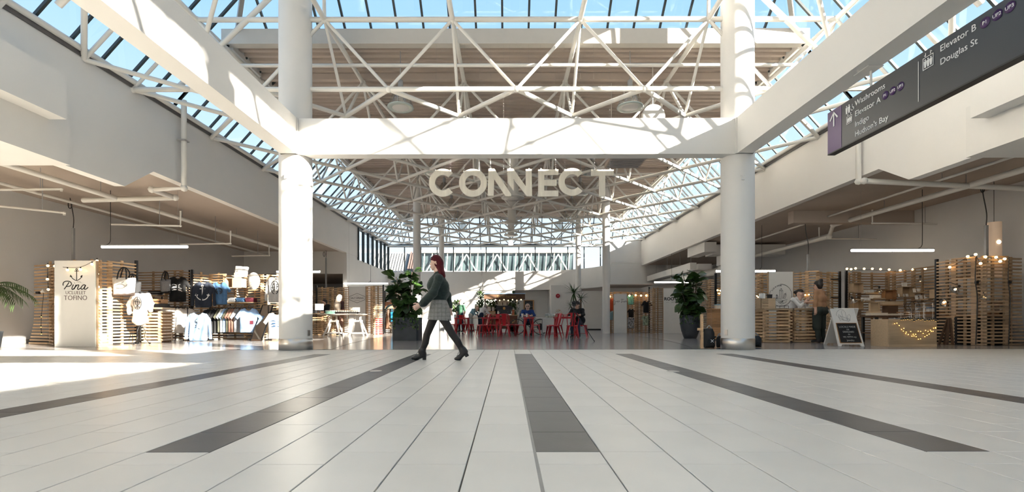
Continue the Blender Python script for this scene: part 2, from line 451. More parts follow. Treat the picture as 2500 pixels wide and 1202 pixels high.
for yb, sg in ((11.68, -1),):     # end slope of the lantern
    H = ZLT-7.6; n = 21; xa = X0-(HB-(7.6-ZG)/SL); wdt = 2*(X0-xa)
    def wv(t):
        d = min(t, 1-t)*wdt
        return (0, min(1, d*SL/H))
    glazing((xa, yb, 7.62), (wdt, 0, 0), (0, sg*H/.86, H), n, wv, None, label='end slope of the glazed lantern rising from the deck edge' if sg < 0 else None)
struct('ceiling_lantern', MB().box(X0-HB+(ZLT-ZG)/SL-.1, X0+HB-(ZLT-ZG)/SL+.1, YB, 11.68-(ZLT-7.62)/.86+.1, ZLT, ZLT+.12), M_WHITE)
for s in (-1, 1):   # hip rafters
    a = Vector((X0+s*(HB-(7.5-ZG)/SL), 11.66, 7.55)); d = Vector((-s*1/SL, -1/.86, 1.0))
    struct('trim_%d' % (12 if s < 0 else 13), MB().bar(a, a+d*1.45, .09, .16), M_GREYF)
# added glazed gable, unseen behind the viewer, letting in fill light from the sky
glazing((XL, YB, 3.9), (2*HB, 0, 0), (0, 0, ZLT-3.9), 16, lambda t: (0, min(1, (ZG-3.9+min(t, 1-t)*2*HB*SL)/(ZLT-3.9))), None, label='unseen glazed gable added behind the viewer for sky fill')
# far hip slope and clerestory
YF = 32.6
H = 7.34-ZG+.1; xa = XL+.1; wdt = 2*(HB-.1)
glazing((xa, YF, ZG), (wdt, 0, 0), (0, -1.25, H), 24, lambda t: (0, min(1, min(t, 1-t)*wdt*SL/H)), None, label='far end slope of the roof glazing above the clerestory')
struct('trim_14', MB().box(XL, XR, YF-.05, YF+.12, ZK-.10, ZK+.10), M_MULL)
# clerestory: straight run
glazing((XL, YF, 3.86), (16.5, 0, 0), (0, 0, ZK-3.9), 15, lambda t: (0, 1), None, .06, .1, label='clerestory window band above the cafe wall')
glazing((XL, 26.0, 3.86), (0, YF-26.0, 0), (0, 0, ZK-3.9), 7, lambda t: (0, 1), None, .08, .14, label='side clerestory windows at the far left of the nave')
# lower far walls
struct('wall_far_left', MB().box(XL-.2, XL, 24.2, YF+2, 0, 3.9).box(XL-.21, XL-.01, 24.2, 26.0, 3.9, 4.1), M_WHITE)
struct('wall_left_return', MB().box(WLX-.2, XL-.19, 24.2, 24.45, 2.97, 5.7), M_WHITE)
struct('wall_left_end', MB().box(WLX, XL-.19, 31.0, 31.2, 0, 3.0), M_WALL)
struct('ceiling_left_low', MB().box(WLX, XL-.19, 24.45, 31.0, 2.97, 3.05), M_CEIL)
bnd = MB(); path = [(XL, YF-.05), (0.2, YF-.05)]+[(0.2+5.6*math.sin(t)*1.02, YF-.05-4.6*(1-math.cos(t))) for t in [k*PI/2/10*.98 for k in range(1, 11)]]
vs = []; fs = []
for x, y in path: vs += [(x, y, 2.64), (x, y, 3.9), (x+.1, y+.35, 3.9), (x+.1, y+.35, 2.64)]
for i in range(len(path)-1):
    for k in range(4): fs.append((4*i+k, 4*i+(k+1) % 4, 4*i+4+(k+1) % 4, 4*i+4+k))
bnd.add(vs, fs); struct('wall_far_band', bnd, M_WHITE)
struct('wall_far', MB().box(XL-.2, 0.3, YF+.02, YF+.2, 0, 3.88).box(0.1, XR, 33.6, 33.8, 0, 3.9).box(0.1, 0.3, YF, 33.7, 0, 3.88), M_WHITE)
struct('ceiling_cafe', MB().prism([(x+.02, y+.05) for x, y in path[1:]]+[(XR, 28.0), (XR, 33.7), (0.2, 33.7)], Matrix.Translation((0, 0, 2.66)), .05), M_CEIL)
struct('wall_far_pier', MB().box(XD(1345, 31.5), XD(1420, 31.5), 31.5, 33.7, 0, 2.9), M_WHITE)
struct('wall_far_right', MB().box(XD(1487, 30.6), WRX, 30.6, 30.8, 0, 5.72), M_WHITE)
# ================================================================== SHARED BUILDERS
def wood(name, c, rough=.6, var=.18):
    if name in MATS: return MATS[name]
    m = mat(name, c, rough, var=var, scale=3.0, stretch=(1, 12, 12), bump=.05, bscale=30)
    nt = m.node_tree; b = nt.nodes['Principled BSDF']
    oi = nt.nodes.new('ShaderNodeObjectInfo'); hs = nt.nodes.new('ShaderNodeHueSaturation')
    mr = nt.nodes.new('ShaderNodeMapRange'); mr.inputs['To Min'].default_value = .72; mr.inputs['To Max'].default_value = 1.18
    nt.links.new(oi.outputs['Random'], mr.inputs[0]); nt.links.new(mr.outputs[0], hs.inputs['Value'])
    src = b.inputs['Base Color'].links[0].from_socket
    nt.links.new(src, hs.inputs['Color']); nt.links.new(hs.outputs[0], b.inputs['Base Color'])
    return m
M_PINE = wood('pine_slat', (.62,.42,.24)); M_PINE2 = wood('shaded_pine_slat', (.42,.28,.165))  # second tone is the same pine darkened, shade put into its colour
M_PLY = wood('plywood', (.52,.38,.24), var=.1); M_OAK = wood('oak_board', (.45,.24,.11)); M_DKWOOD = wood('dark_wood', (.12,.065,.035))
M_KRAFT = mat('cream_card', (.78,.70,.58), .7); M_PAPER = mat('white_paper', (.82,.80,.76), .7, var=.02)
M_BANNER = mat('white_banner_panel', (.78,.765,.73), .5, var=.01)
M_INK = mat('black_ink', (.02,.02,.02), .6, var=0)
M_WHITEINK = mat('white_lettering', (.85,.85,.85), .5, var=0)
M_BULB = mat('warm_bulb', (1,.8,.5), .3, var=0, emit=(1.0,.62,.25), estr=9.0)
M_FAIRY = mat('fairy_light', (1,.8,.4), .3, var=0, emit=(1.0,.60,.14), estr=3.0)
M_LED = mat('led_tube', (1,1,1), .3, var=0, emit=(1.0,.95,.86), estr=9.0)
M_CABLE = mat('dark_cable', (.03,.028,.025), .5, var=0)
M_SKIN = mat('skin', (.62,.38,.28), .55, var=.05, scale=20); M_SKIN2 = mat('fair_skin', (.70,.46,.36), .55, var=.05, scale=20)
M_LEAF = mat('fig_leaf', (.045,.095,.022), .40, var=.3, scale=8); M_LEAF2 = mat('pale_leaf', (.11,.19,.05), .45, var=.3, scale=10)
M_STEM = mat('stem', (.10,.065,.04), .8); M_SOIL = mat('soil', (.035,.025,.018), .95)
M_RED = mat('red_enamel', (.50,.012,.022), .28, var=.05); M_DARKPOT = mat('charcoal_planter', (.045,.052,.060), .55, var=.15, scale=5)
M_METALK = mat('black_metal', (.02,.02,.022), .35, .6, var=.1)
M_CHROME = mat('chrome', (.7,.7,.7), .15, 1.0, var=0)

def text(s, size, M, m=None, parent=None, name='lettering', sx=1.0, ext=.0015, align='CENTER', bold=0.0, world=True):
    c = bpy.data.curves.new('t', 'FONT'); c.body = s; c.size = size; c.align_x = align; c.align_y = 'CENTER'
    c.extrude = ext; c.offset = bold; c.resolution_u = 3
    o = bpy.data.objects.new('t', c); me = bpy.data.meshes.new_from_object(o); bpy.data.objects.remove(o); bpy.data.curves.remove(c)
    MM = M @ Matrix.Diagonal((sx, 1, 1, 1))
    if parent and world: MM = wm(parent).inverted() @ MM
    me.transform(MM); me.materials.clear(); me.materials.append(m or M_INK); me.name = name
    return put(name, me, parent)
def frame(o, x, y):         # matrix with local x, y axes and origin; local z = x cross y (towards the viewer)
    x = Vector(x).normalized(); y = Vector(y).normalized(); z = x.cross(y)
    return Matrix((( x.x, y.x, z.x, o[0]), (x.y, y.y, z.y, o[1]), (x.z, y.z, z.z, o[2]), (0,0,0,1)))
def strokes(lines, w, M, m, parent, name='lettering', t=.002):   # ribbons drawn in local xy
    b = MB()
    for ln in lines:
        P = [Vector((x, y, 0)) for x, y in ln]; vs = []; fs = []
        for i, p in enumerate(P):
            d = P[min(i+1, len(P)-1)]-P[max(i-1, 0)]; d.normalize(); n = Vector((-d.y, d.x, 0))*w/2
            for z in (0, t): vs += [M @ (p+n+Vector((0,0,z))), M @ (p-n+Vector((0,0,z)))]
        for i in range(len(P)-1):
            a = 4*i; c = a+4
            fs += [(a+2,a+3,c+3,c+2), (a,c,c+1,a+1), (a,a+2,c+2,c), (a+1,c+1,c+3,a+3)]
        fs += [(0,1,3,2), (len(vs)-4, len(vs)-2, len(vs)-1, len(vs)-3)]
        b.add(vs, fs)
    return b.build(name, m, parent)
def arc(cx, cy, r, a0, a1, n=14, ry=None): return [(cx+r*math.cos(math.radians(a0+(a1-a0)*k/n)), cy+(ry or r)*math.sin(math.radians(a0+(a1-a0)*k/n))) for k in range(n+1)]
def spline(pts, n=6):       # Catmull-Rom through 2-D or 3-D points
    P = [Vector(tuple(p)+(0,)*(3-len(p))) for p in pts]; out = []
    for i in range(len(P)-1):
        a, b, c, d = P[max(i-1,0)], P[i], P[i+1], P[min(i+2,len(P)-1)]
        for k in range(n):
            t = k/n; out.append(.5*((2*b)+(c-a)*t+(2*a-5*b+4*c-d)*t*t+(3*b-a-3*c+d)*t**3))
    out.append(P[-1]); return [tuple(v)[:len(pts[0])] for v in out]
def anchor(h):
    s = h
    return [arc(0, .43*s, .06*s, 0, 360, 12), [(0, .37*s), (0, -.45*s)], [(-.16*s, .26*s), (.16*s, .26*s)], arc(0, -.06*s, .37*s, 200, 340, 14),
            [(-.44*s, -.12*s), (-.35*s, -.19*s), (-.27*s, -.1*s)], [(.44*s, -.12*s), (.35*s, -.19*s), (.27*s, -.1*s)], [(-.35*s,-.19*s),(-.37*s,-.05*s)], [(.35*s,-.19*s),(.37*s,-.05*s)]]

# ---- slatted walls
PITCH = .0835
_sl = {}
def slat_me(h, d, m):
    k = (h, d, m.name)
    if k not in _sl: _sl[k] = MB().box(-.5, .5, -d/2, d/2, -h/2, h/2).mesh('slat', m)
    return _sl[k]
def slats(parent, pts, z0, z1, m=None, over=.055, h=.038, d=.05, pitch=PITCH, phase=0, flare0=0.0, flare1=0.0, gap=None):
    """horizontal slats along the polyline pts [(x, y)...]; neighbouring runs interlock"""
    m = m or M_PINE; inv = wm(parent).inverted(); me = slat_me(h, d, m)
    for k in range(len(pts)-1):
        a = Vector((pts[k][0], pts[k][1], 0)); b = Vector((pts[k+1][0], pts[k+1][1], 0)); dr = (b-a).normalized()
        ang = math.atan2(dr.y, dr.x); n = int((z1-z0)/pitch)
        for i in range(n):
            z = z0+h/2+(i+.5*((k+phase) % 2))*pitch
            if z > z1: continue
            if gap and gap(k, z): continue
            f = max(0, 1-(z-z0)/.75)**1.6
            o0 = (over if k > 0 else 0)+(flare0*f if k == 0 else 0); o1 = (over if k < len(pts)-2 else 0)+(flare1*f if k == len(pts)-2 else 0)
            p, q = a-dr*o0, b+dr*o1; c = (p+q)/2+Vector((0, 0, z)); L = (q-p).length
            put('slat', me, parent, inv @ Matrix.Translation(c) @ Matrix.Rotation(ang, 4, 'Z') @ Matrix.Diagonal((L, 1, 1, 1)))
def slat_wall(label, pts, z1=2.25, m=None, posts=(), name='slat_wall', cat='slat wall', **kw):
    e = empty(name, (pts[0][0], pts[0][1], 0), label=label, cat=cat)
    slats(e, pts, .005, z1, m, **kw)
    for x, y in posts: MB().box(x-.03, x+.03, y-.03, y+.03, 0, z1+.03).build('post', M_METALK, e)
    m2 = m or M_PINE                      # a couple of upright battens hold the slats
    for k in range(len(pts)-1):
        a, b = Vector(pts[k]), Vector(pts[k+1]); L = (b-a).length
        if L < .35: continue
        for t in ((.5,) if L < 1.2 else (.3, .75)):
            p = a+(b-a)*t; nrm = Vector((-(b-a).y, (b-a).x)).normalized()*.05
            if nrm.y < 0: nrm = -nrm
            MB().box(-.03, .03, -.018, .018, .0, z1-.02, 0, Matrix.Translation((p.x+nrm.x, p.y+nrm.y, 0)) @ Matrix.Rotation(math.atan2((b-a).y, (b-a).x), 4, 'Z')).build('batten', m2, e)
    return e
def counter(label, cx, y, w, d, h, m=None, rz=0.0, top=M_PLY, name='slat_counter', rows=None):
    e = empty(name, (0, 0, 0), label=label, cat='counter')
    m = m or M_PINE; w2, d2 = w/2, d/2
    ends = [(-w2,-d2),(w2,-d2),(w2,d2),(-w2,d2),(-w2,-d2)]
    for k in range(4): slats(e, ends[k:k+2], .01, h-.05, m, phase=k, over=.0, h=.05, d=.055, pitch=.088)
    for sx_ in (-1, 1):
        for sy in (-1, 1):
            for i in range(int((h-.06)/.088)):     # stacked corner blocks between the slats
                MB().box(sx_*w2-.055, sx_*w2+.055, sy*d2-.045, sy*d2+.045, .01+i*.088+(.05 if sx_ > 0 else .006), .01+i*.088+(.086 if sx_ > 0 else .042)).build('spacer_block', m, e)
    MB().box(-w2-.06, w2+.06, -d2-.05, d2+.05, h-.045, h).build('counter_top', top, e)
    e.location = (cx, y, 0); e.rotation_euler = (0, 0, rz)
    return e

# ---- surface from a distance field
def nets(vol, org, h):
    s = vol < 0
    nx, ny, nz = vol.shape
    c = np.zeros((nx-1, ny-1, nz-1), np.int8)
    for dx in (0,1):
        for dy in (0,1):
            for dz in (0,1): c += s[dx:nx-1+dx, dy:ny-1+dy, dz:nz-1+dz]
    act = (c > 0) & (c < 8); idx = -np.ones(act.shape, np.int32); ii = np.argwhere(act); idx[act] = np.arange(len(ii))
    acc = np.zeros((len(ii), 3)); cnt = np.zeros(len(ii))
    cor = [(0,0,0),(1,0,0),(0,1,0),(1,1,0),(0,0,1),(1,0,1),(0,1,1),(1,1,1)]
    for a in range(8):
        for b in range(a+1, 8):
            da = np.array(cor[b])-np.array(cor[a])
            if np.abs(da).sum() != 1: continue
            va = vol[ii[:,0]+cor[a][0], ii[:,1]+cor[a][1], ii[:,2]+cor[a][2]]; vb = vol[ii[:,0]+cor[b][0], ii[:,1]+cor[b][1], ii[:,2]+cor[b][2]]
            m = (va < 0) != (vb < 0); t = np.where(m, va/np.where(m, va-vb, 1), 0)
            acc[m] += np.array(cor[a])+t[m][:,None]*da; cnt[m] += 1
    V = org+(ii+acc/cnt[:,None])*h; Fs = []
    for ax in range(3):
        o1, o2 = [(1,2),(2,0),(0,1)][ax]
        sl0 = [slice(None)]*3; sl1 = [slice(None)]*3; sl0[ax] = slice(0, -1); sl1[ax] = slice(1, None)
        e = s[tuple(sl0)] != s[tuple(sl1)]; p = np.argwhere(e)
        p = p[(p[:,o1] > 0) & (p[:,o2] > 0) & (p[:,o1] < vol.shape[o1]-1) & (p[:,o2] < vol.shape[o2]-1)]
        if not len(p): continue
        def g(a, b):
            q = p.copy(); q[:,o1] -= a; q[:,o2] -= b; return idx[q[:,0], q[:,1], q[:,2]]
        quad = np.stack([g(1,1), g(0,1), g(0,0), g(1,0)], 1)
        inside = s[p[:,0], p[:,1], p[:,2]]
        quad[~inside] = quad[~inside][:, ::-1]; Fs.append(quad)
    return V, np.concatenate(Fs)
def np_mesh(name, V, Q, mats, mi=None, parent=None):
    me = bpy.data.meshes.new(name); me.vertices.add(len(V)); n = len(Q)
    if parent is not None:
        M = np.array(wm(parent).inverted()); V = V @ M[:3,:3].T + M[:3,3]
    me.vertices.foreach_set('co', V.astype(np.float32).ravel()); me.loops.add(4*n); me.polygons.add(n)
    me.loops.foreach_set('vertex_index', Q.astype(np.int32).ravel())
    me.polygons.foreach_set('loop_start', np.arange(0, 4*n, 4, dtype=np.int32)); me.polygons.foreach_set('loop_total', np.full(n, 4, np.int32))
    me.update(calc_edges=True); me.validate()
    me.polygons.foreach_set('use_smooth', np.ones(len(me.polygons), bool))
    for m in mats: me.materials.append(m)
    if mi is not None and len(me.polygons) == n: me.polygons.foreach_set('material_index', mi.astype(np.int32))
    return me
def blob(name, prims, h, mats, parent=None, k=.02, noise=None, **tags):
    """one continuous surface: prims = (a, b, ra, rb, material) round cones, or ('e', centre, radii, material)"""
    lo = np.full(3, 1e9); hi = np.full(3, -1e9)
    for p in prims:
        if p[0] == 'e': c = np.array(p[1]); r = np.array(p[2]); lo = np.minimum(lo, c-r); hi = np.maximum(hi, c+r)
        else:
            for c, r in ((p[0], p[2]), (p[1], p[3])): c = np.array(c); lo = np.minimum(lo, c-r); hi = np.maximum(hi, c+r)
    lo -= 4*h; hi += 4*h; n = np.ceil((hi-lo)/h).astype(int)+1
    vol = np.full(n, .06, np.float32); ax = [lo[i]+np.arange(n[i])*h for i in range(3)]
    def dist(p, P):
        if p[0] == 'e':
            c = np.array(p[1]); r = np.array(p[2]); q = (P-c); k0 = np.linalg.norm(q/r, axis=-1); k1 = np.linalg.norm(q/(r*r), axis=-1)
            return k0*(k0-1)/np.maximum(k1, 1e-6)
        a = np.array(p[0]); b = np.array(p[1]); ab = b-a; L2 = max(1e-9, ab @ ab)
        t = np.clip(((P-a) @ ab)/L2, 0, 1); return np.linalg.norm(P-(a+t[..., None]*ab), axis=-1)-(p[2]+(p[3]-p[2])*t)
    for p in prims:
        if p[0] == 'e': c = np.array(p[1]); r = np.array(p[2]); a, b = c-r, c+r
        else:
            a = np.minimum(np.array(p[0])-p[2], np.array(p[1])-p[3]); b = np.maximum(np.array(p[0])+p[2], np.array(p[1])+p[3])
        i0 = np.maximum(0, np.floor((a-.065-lo)/h).astype(int)); i1 = np.minimum(n, np.ceil((b+.065-lo)/h).astype(int)+1)
        sl_ = tuple(slice(i0[i], i1[i]) for i in range(3))
        G = np.stack(np.meshgrid(*[ax[i][sl_[i]] for i in range(3)], indexing='ij'), -1)
        d = dist(p, G).astype(np.float32); v = vol[sl_]; kk = p[5] if (p[0] != 'e' and len(p) > 5) else k
        hh = np.clip(.5+.5*(v-d)/kk, 0, 1); vol[sl_] = v+(d-v)*hh-kk*hh*(1-hh)
    if noise is not None:
        G = np.stack(np.meshgrid(*ax, indexing='ij'), -1); vol = vol+noise(G).astype(np.float32)
    V, Q = nets(vol, lo, h)
    C = V[Q].mean(1); best = np.full(len(C), 1e9); mi = np.zeros(len(C), int)
    for p in prims:
        d = dist(p, C); w = d < best; best[w] = d[w]; mi[w] = p[3] if p[0] == 'e' else p[4]
    me = np_mesh(name, V, Q, mats, mi, parent)
    return put(name, me, parent, **tags)
# ---- garments: an outline inflated to a soft thickness
def poly_sdf(poly, X, Y):
    P = np.array(poly); d = np.full(X.shape, 1e9); ins = np.zeros(X.shape, bool); n = len(P)
    for i in range(n):
        a, b = P[i], P[(i+1) % n]; e = b-a; wx, wy = X-a[0], Y-a[1]
        t = np.clip((wx*e[0]+wy*e[1])/max(1e-9, e @ e), 0, 1); d = np.minimum(d, (wx-e[0]*t)**2+(wy-e[1]*t)**2)
        c = ((a[1] > Y) != (b[1] > Y)) & (X < (b[0]-a[0])*(Y-a[1])/(b[1]-a[1]+1e-12)+a[0]); ins ^= c
    return np.where(ins, -np.sqrt(d), np.sqrt(d))
def inflate(name, poly, t, h, m, fold=.0, fseed=0.0, soft=.06):
    P = np.array(poly); x0, y0 = P.min(0)-3*h; x1, y1 = P.max(0)+3*h
    X, Y, Z = np.meshgrid(np.arange(x0, x1, h), np.arange(y0, y1, h), np.arange(-t-3*h, t+3.5*h, h), indexing='ij')
    d = poly_sdf(poly, X[:,:,0], Y[:,:,0])[:,:,None]
    th = t*np.sqrt(np.clip(-d/soft, 0, 1)); wob = fold*np.sin(X*38+fseed+2.0*np.sin(Y*5+fseed))*np.clip(-d/.05, 0, 1)
    f = np.where(d > 0, np.sqrt(d*d+Z*Z)+.002, np.abs(Z-wob)-th)
    V, Q = nets(f.astype(np.float32), np.array([x0, y0, -t-3*h]), h)
    return np_mesh(name, V, Q, [m])
def tee_poly(w=.44, h=.70, nk=.085):
    a = w/2
    return [(-a, 0), (a, 0), (a, h-.25), (a+.05, h-.34), (a+.13, h-.27), (a-.02, h-.035), (nk, h), (nk*.6, h-.05), (0, h-.075), (-nk*.6, h-.05), (-nk, h), (-a+.02, h-.035), (-a-.13, h-.27), (-a-.05, h-.34), (-a, h-.25)]
def sweat_poly(w=.43, h=.68, nk=.085, arm=.64):
    a = w/2
    return [(-a+.02, 0), (a-.02, 0), (a, .06), (a, h-.26), (a+.025, h-arm), (a+.105, h-arm+.01), (a+.075, h-.16), (a-.02, h-.03), (nk, h), (nk*.6, h-.04), (0, h-.06), (-nk*.6, h-.04), (-nk, h), (-a+.02, h-.03), (-a-.075, h-.16), (-a-.105, h-arm+.01), (-a-.025, h-arm), (-a, h-.26), (-a, .06)]
def hanger(parent, w=.36, z=0.0, m=None):
    MB().tube([(-w/2, 0, z-.06), (0, 0, z+.02), (w/2, 0, z-.06)], .008, 5).tube(spline([(0,0,z+.02),(0,0,z+.06),(.03,0,z+.085),(.045,0,z+.06)], 3), .004, 5).build('hanger', m or M_BLACK).parent = parent
_g = {}
def garment(label, kind, c, base, rz=0.0, m=None, t=.045, fold=.012, prt=None, tilt=0.0, scale=1.0, group=None, hang=True, cat=None):
    """base = bottom centre (world); faces -Y when rz = 0"""
    key = (kind, c.name, fold, t)
    if key not in _g:
        poly = tee_poly() if kind == 'tee' else sweat_poly() if kind == 'sweater' else kind
        _g[key] = inflate('cloth', poly, t, .018, c, fold, random.random()*6)
    e = empty('t_shirt' if kind == 'tee' else 'sweatshirt', base, rz, label=label, cat=cat or ('t-shirt' if kind == 'tee' else 'sweatshirt'), group=group)
    e.scale = (scale,)*3
    put('cloth', _g[key], e, Matrix.Rotation(PI/2, 4, 'X'))
    if hang: hanger(e, z=(.70 if kind == 'tee' else .68)-.01)
    if prt: prt(e, t+.006)
    return e
def pr_strokes(lines, w, m, cx=0.0, cz=.38):
    def f(e, t):
        M = frame((cx, -t, cz), (1,0,0), (0,0,1)); strokes_local(lines, w, M, m, e)
    return f
def strokes_local(lines, w, M, m, e):
    o = strokes(lines, w, M, m, None, 'print'); o.parent = e; return o
# ---- leaves
def leaf_mesh(L, Wd, m, curl=.25, fold=.18, name='leaf', shape=None):
    b = MB(); n = 5; vs = []; fs = []
    shape = shape or [.10, .55, .72, 1.0, .80, .02]
    for i in range(n+1):
        t = i/n; y = L*t*(1-.08*curl*t); z = -curl*L*t*t; w = Wd/2*shape[i]
        vs += [(-w, y, z+fold*w), (0, y, z), (w, y, z+fold*w)]
    for i in range(n):
        a = 3*i; fs += [(a, a+1, a+4, a+3), (a+1, a+2, a+5, a+4)]
    b.add(vs, fs, 0, True); me = b.mesh(name, m); return me
FIGL = [leaf_mesh(.25, .23, M_LEAF, c, f, shape=[.12,.62,.78,1.0,.86,.10]) for c, f in ((.3,.25),(.5,.15),(.15,.35),(.7,.3))]
def leaf_at(me, p, d, parent, s=1.0, roll=0.0, inv=None):
    d = Vector(d).normalized(); x = d.cross(Vector((0,0,1)))
    if x.length < .05: x = Vector((1,0,0))
    x.normalize(); z = x.cross(d)
    M = Matrix(((x.x,d.x,z.x,p[0]),(x.y,d.y,z.y,p[1]),(x.z,d.z,z.z,p[2]),(0,0,0,1))) @ Matrix.Rotation(roll, 4, 'Y') @ Matrix.Scale(s, 4)
    return put('leaf', me, parent, (inv or wm(parent).inverted()) @ M)
def fig_crown(e, base, stems, n, seed, meshes=None, sz=(.95, 1.4), r0=.0):
    """stems: list of polylines (world); leaves spiral around them"""
    R = random.Random(seed); inv = wm(e).inverted()
    for st in stems: MB().tube(st, [.022-.012*i/(len(st)-1) for i in range(len(st))], 6).build('stem', M_STEM, e)
    for i in range(n):
        st = stems[i % len(stems)]; t = ((i//len(stems))+R.random())/(n/len(stems)); t = min(.999, t)
        k = t*(len(st)-1); a = Vector(st[int(k)]); b = Vector(st[int(k)+1]); p = a+(b-a)*(k-int(k))
        ang = i*2.399+R.random()*.5; up = -.25+1.1*t*t+R.uniform(-.45, .4)
        d = Vector((math.cos(ang), math.sin(ang), up))
        q = p+Vector((math.cos(ang), math.sin(ang), .2))*R.uniform(.02, .16)
        leaf_at(R.choice(meshes or FIGL), q, d, e, R.uniform(*sz), R.uniform(-.9, .9), inv)
# ================================================================== OVERHEAD THINGS
# ---- hanging letters C O N N E C T
M_LETTER = mat('brushed_cream_letter', (.93,.85,.72), .4, .0, var=.10, scale=2.0, stretch=(6,1,1))
DLT = 11.45
def zl(x, y): return (1030+x/5.102, 390+y/5.102)
def ring(cx, cy, ro, ri, a0, a1, n=32):
    o = [(cx+ro*math.cos(math.radians(a0+(a1-a0)*k/n)), cy-ro*math.sin(math.radians(a0+(a1-a0)*k/n))) for k in range(n+1)]
    i_ = [(cx+ri*math.cos(math.radians(a0+(a1-a0)*k/n)), cy-ri*math.sin(math.radians(a0+(a1-a0)*k/n))) for k in range(n+1)]
    return o, i_
LET = [('C', ring(262, 285, 174, 97, 44, 316), ((170,130),(358,135)), 'letter C starting the hanging word, left of the round letter'),
       ('O', ring(638, 287, 175, 97, 0, 360), ((525,150),(715,128)), 'round letter O of the hanging word'),
       ('N', [(832,112),(905,112),(1113,430),(1113,455),(1045,455),(903,245),(895,450),(820,450)], ((858,108),(1020,270)), 'first letter N of the hanging word, open on its right'),
       ('N', [(1065,112),(1140,112),(1295,330),(1295,118),(1370,118),(1375,455),(1310,455),(1145,240),(1145,385),(1070,285)], ((1100,108),(1337,112)), 'second letter N of the hanging word, with its left leg cut off'),
       ('E', [(1450,122),(1703,122),(1703,190),(1527,190),(1527,252),(1680,252),(1680,325),(1527,325),(1527,385),(1703,385),(1703,458),(1450,458)], ((1487,116),(1670,118)), 'letter E of the hanging word'),
       ('C', ring(1875, 277, 172, 94, 42, 318), ((1785,128),(1985,135)), 'second letter C of the hanging word, between E and T'),
       ('T', [(2112,125),(2392,125),(2392,198),(2288,198),(2285,458),(2210,458),(2212,200),(2112,200)], ((2155,120),(2350,120)), 'letter T ending the hanging word')]
for n, shp, hk, lab in LET:
    pts = shp[0]+shp[1] if isinstance(shp, tuple) else shp
    cx = sum(p[0] for p in pts)/len(pts); base = W(*zl(cx, 456), DLT)
    e = empty('hanging_letter', base, label='cream '+lab, cat='letter', group='hanging letters under the cross beam')
    b = MB(); t = .05
    def P(x, y, dy=0): v = W(*zl(x, y), DLT); v.y += dy; return v
    if isinstance(shp, tuple):
        o, i_ = shp; vs = []; N = len(o)
        for (x, y), (u, v) in zip(o, i_): vs += [P(x, y), P(u, v), P(u, v, t), P(x, y, t)]
        fs = []
        for k in range(N-1):
            for q in range(4): fs.append((4*k+q, 4*k+4+q, 4*k+4+(q+1) % 4, 4*k+(q+1) % 4))
        fs += [(0,1,2,3), (4*N-1, 4*N-2, 4*N-3, 4*N-4)]
        b.add(vs, fs)
    else:
        N = len(shp); vs = [P(x, y) for x, y in shp]+[P(x, y, t) for x, y in shp]
        b.add(vs, [tuple(range(N)), tuple(range(2*N-1, N-1, -1))]+[(k, k+N, (k+1) % N+N, (k+1) % N) for k in range(N)])
    b.build('face', M_LETTER, e)
    for x, y in hk:
        p = P(x, y, t/2); q = Vector((p.x, 11.62, 7.30))
        MB().tube([p, q], .0014, 4).build('hang_wire', M_CHROME, e)
        MB().box(p.x-.014, p.x+.014, p.y-.012, p.y+.012, p.z-.03, p.z+.016).build('hook', M_WHITE, e)
# ---- hanging directory sign
M_SIGN = mat('charcoal_sign_face', (.045,.050,.058), .32, var=.06, scale=1.0); M_PURP = mat('purple_sign_panel', (.10,.055,.155), .35, var=.03); M_PURPD = mat('purple_dot', (.055,.02,.105), .4, var=0)
XSG = 5.0
sg = empty('directory_sign', (XSG+.05, 5.5, 3.21), label='long charcoal directory sign with purple end hanging under the right beam', cat='sign')
MB().box(XSG, XSG+.10, 3.55, 7.24, 3.21, 3.85).build('panel', M_SIGN, sg)
MB().box(XSG-.004, XSG+.104, 7.24, 7.55, 3.21, 3.85).build('end_panel', M_PURP, sg, label='purple end panel with white arrow')
MB().box(XSG-.006, XSG+.106, 3.55, 7.55, 3.195, 3.212).build('edge_strip', M_BLACK, sg)
def SM(y, z, d=.004): return frame((XSG-d, y, z), (0,-1,0), (0,0,1))
def sgn(y, z, s, size, align='LEFT', m=M_WHITEINK, d=.003, bold=.0): text(s, size, SM(y, z, d), m, sg, sx=1.0, align=align, bold=bold)
for s, z in (('Washrooms', 3.735), ('Elevator A', 3.585), ('Indigo', 3.435), ("Hudson's Bay", 3.295)): sgn(6.96, z, s, .112)
for s, z in (('Elevator B', 3.755), ('Douglas St', 3.60)): sgn(5.59, z, s, .104)
def disc(y, z, s):
    MB().lathe([(.054, 0), (.054, .004), (.0001, .004)], (0,0,0), 20, 0, SM(y, z, .002)).build('level_dot', M_PURPD, sg)
    sgn(y, z, s, .052, 'CENTER', d=.008)
for y, s in ((6.40, 'P1'), (6.275, 'UP2'), (6.15, 'UP3')): disc(y, 3.60, s)
for y, s in ((5.06, 'P1'), (4.935, 'UP2'), (4.81, 'UP3')): disc(y, 3.74, s)
strokes([[(0, -.11), (0, .10)], [(-.085, .0), (0, .105), (.085, .0)]], .026, SM(7.40, 3.70, .009), M_WHITEINK, sg, 'arrow')
strokes([[(0, -.25), (0, .24)]], .008, SM(5.88, 3.53, .004), M_WHITEINK, sg, 'divider_line')
def person_icon(y, z, s):
    M = SM(y, z, .004); b = MB()
    b.prism([(-.012*s, -.05*s), (.012*s, -.05*s), (.018*s, .0), (.02*s, .035*s), (-.02*s, .035*s), (-.018*s, .0)], M, .002)
    b.prism(arc(0, .05*s, .011*s, 0, 330, 10), M, .002); b.build('pictogram', M_WHITEINK, sg)
for dy in (.035, -.015): person_icon(7.09+dy, 3.715, 1.1)
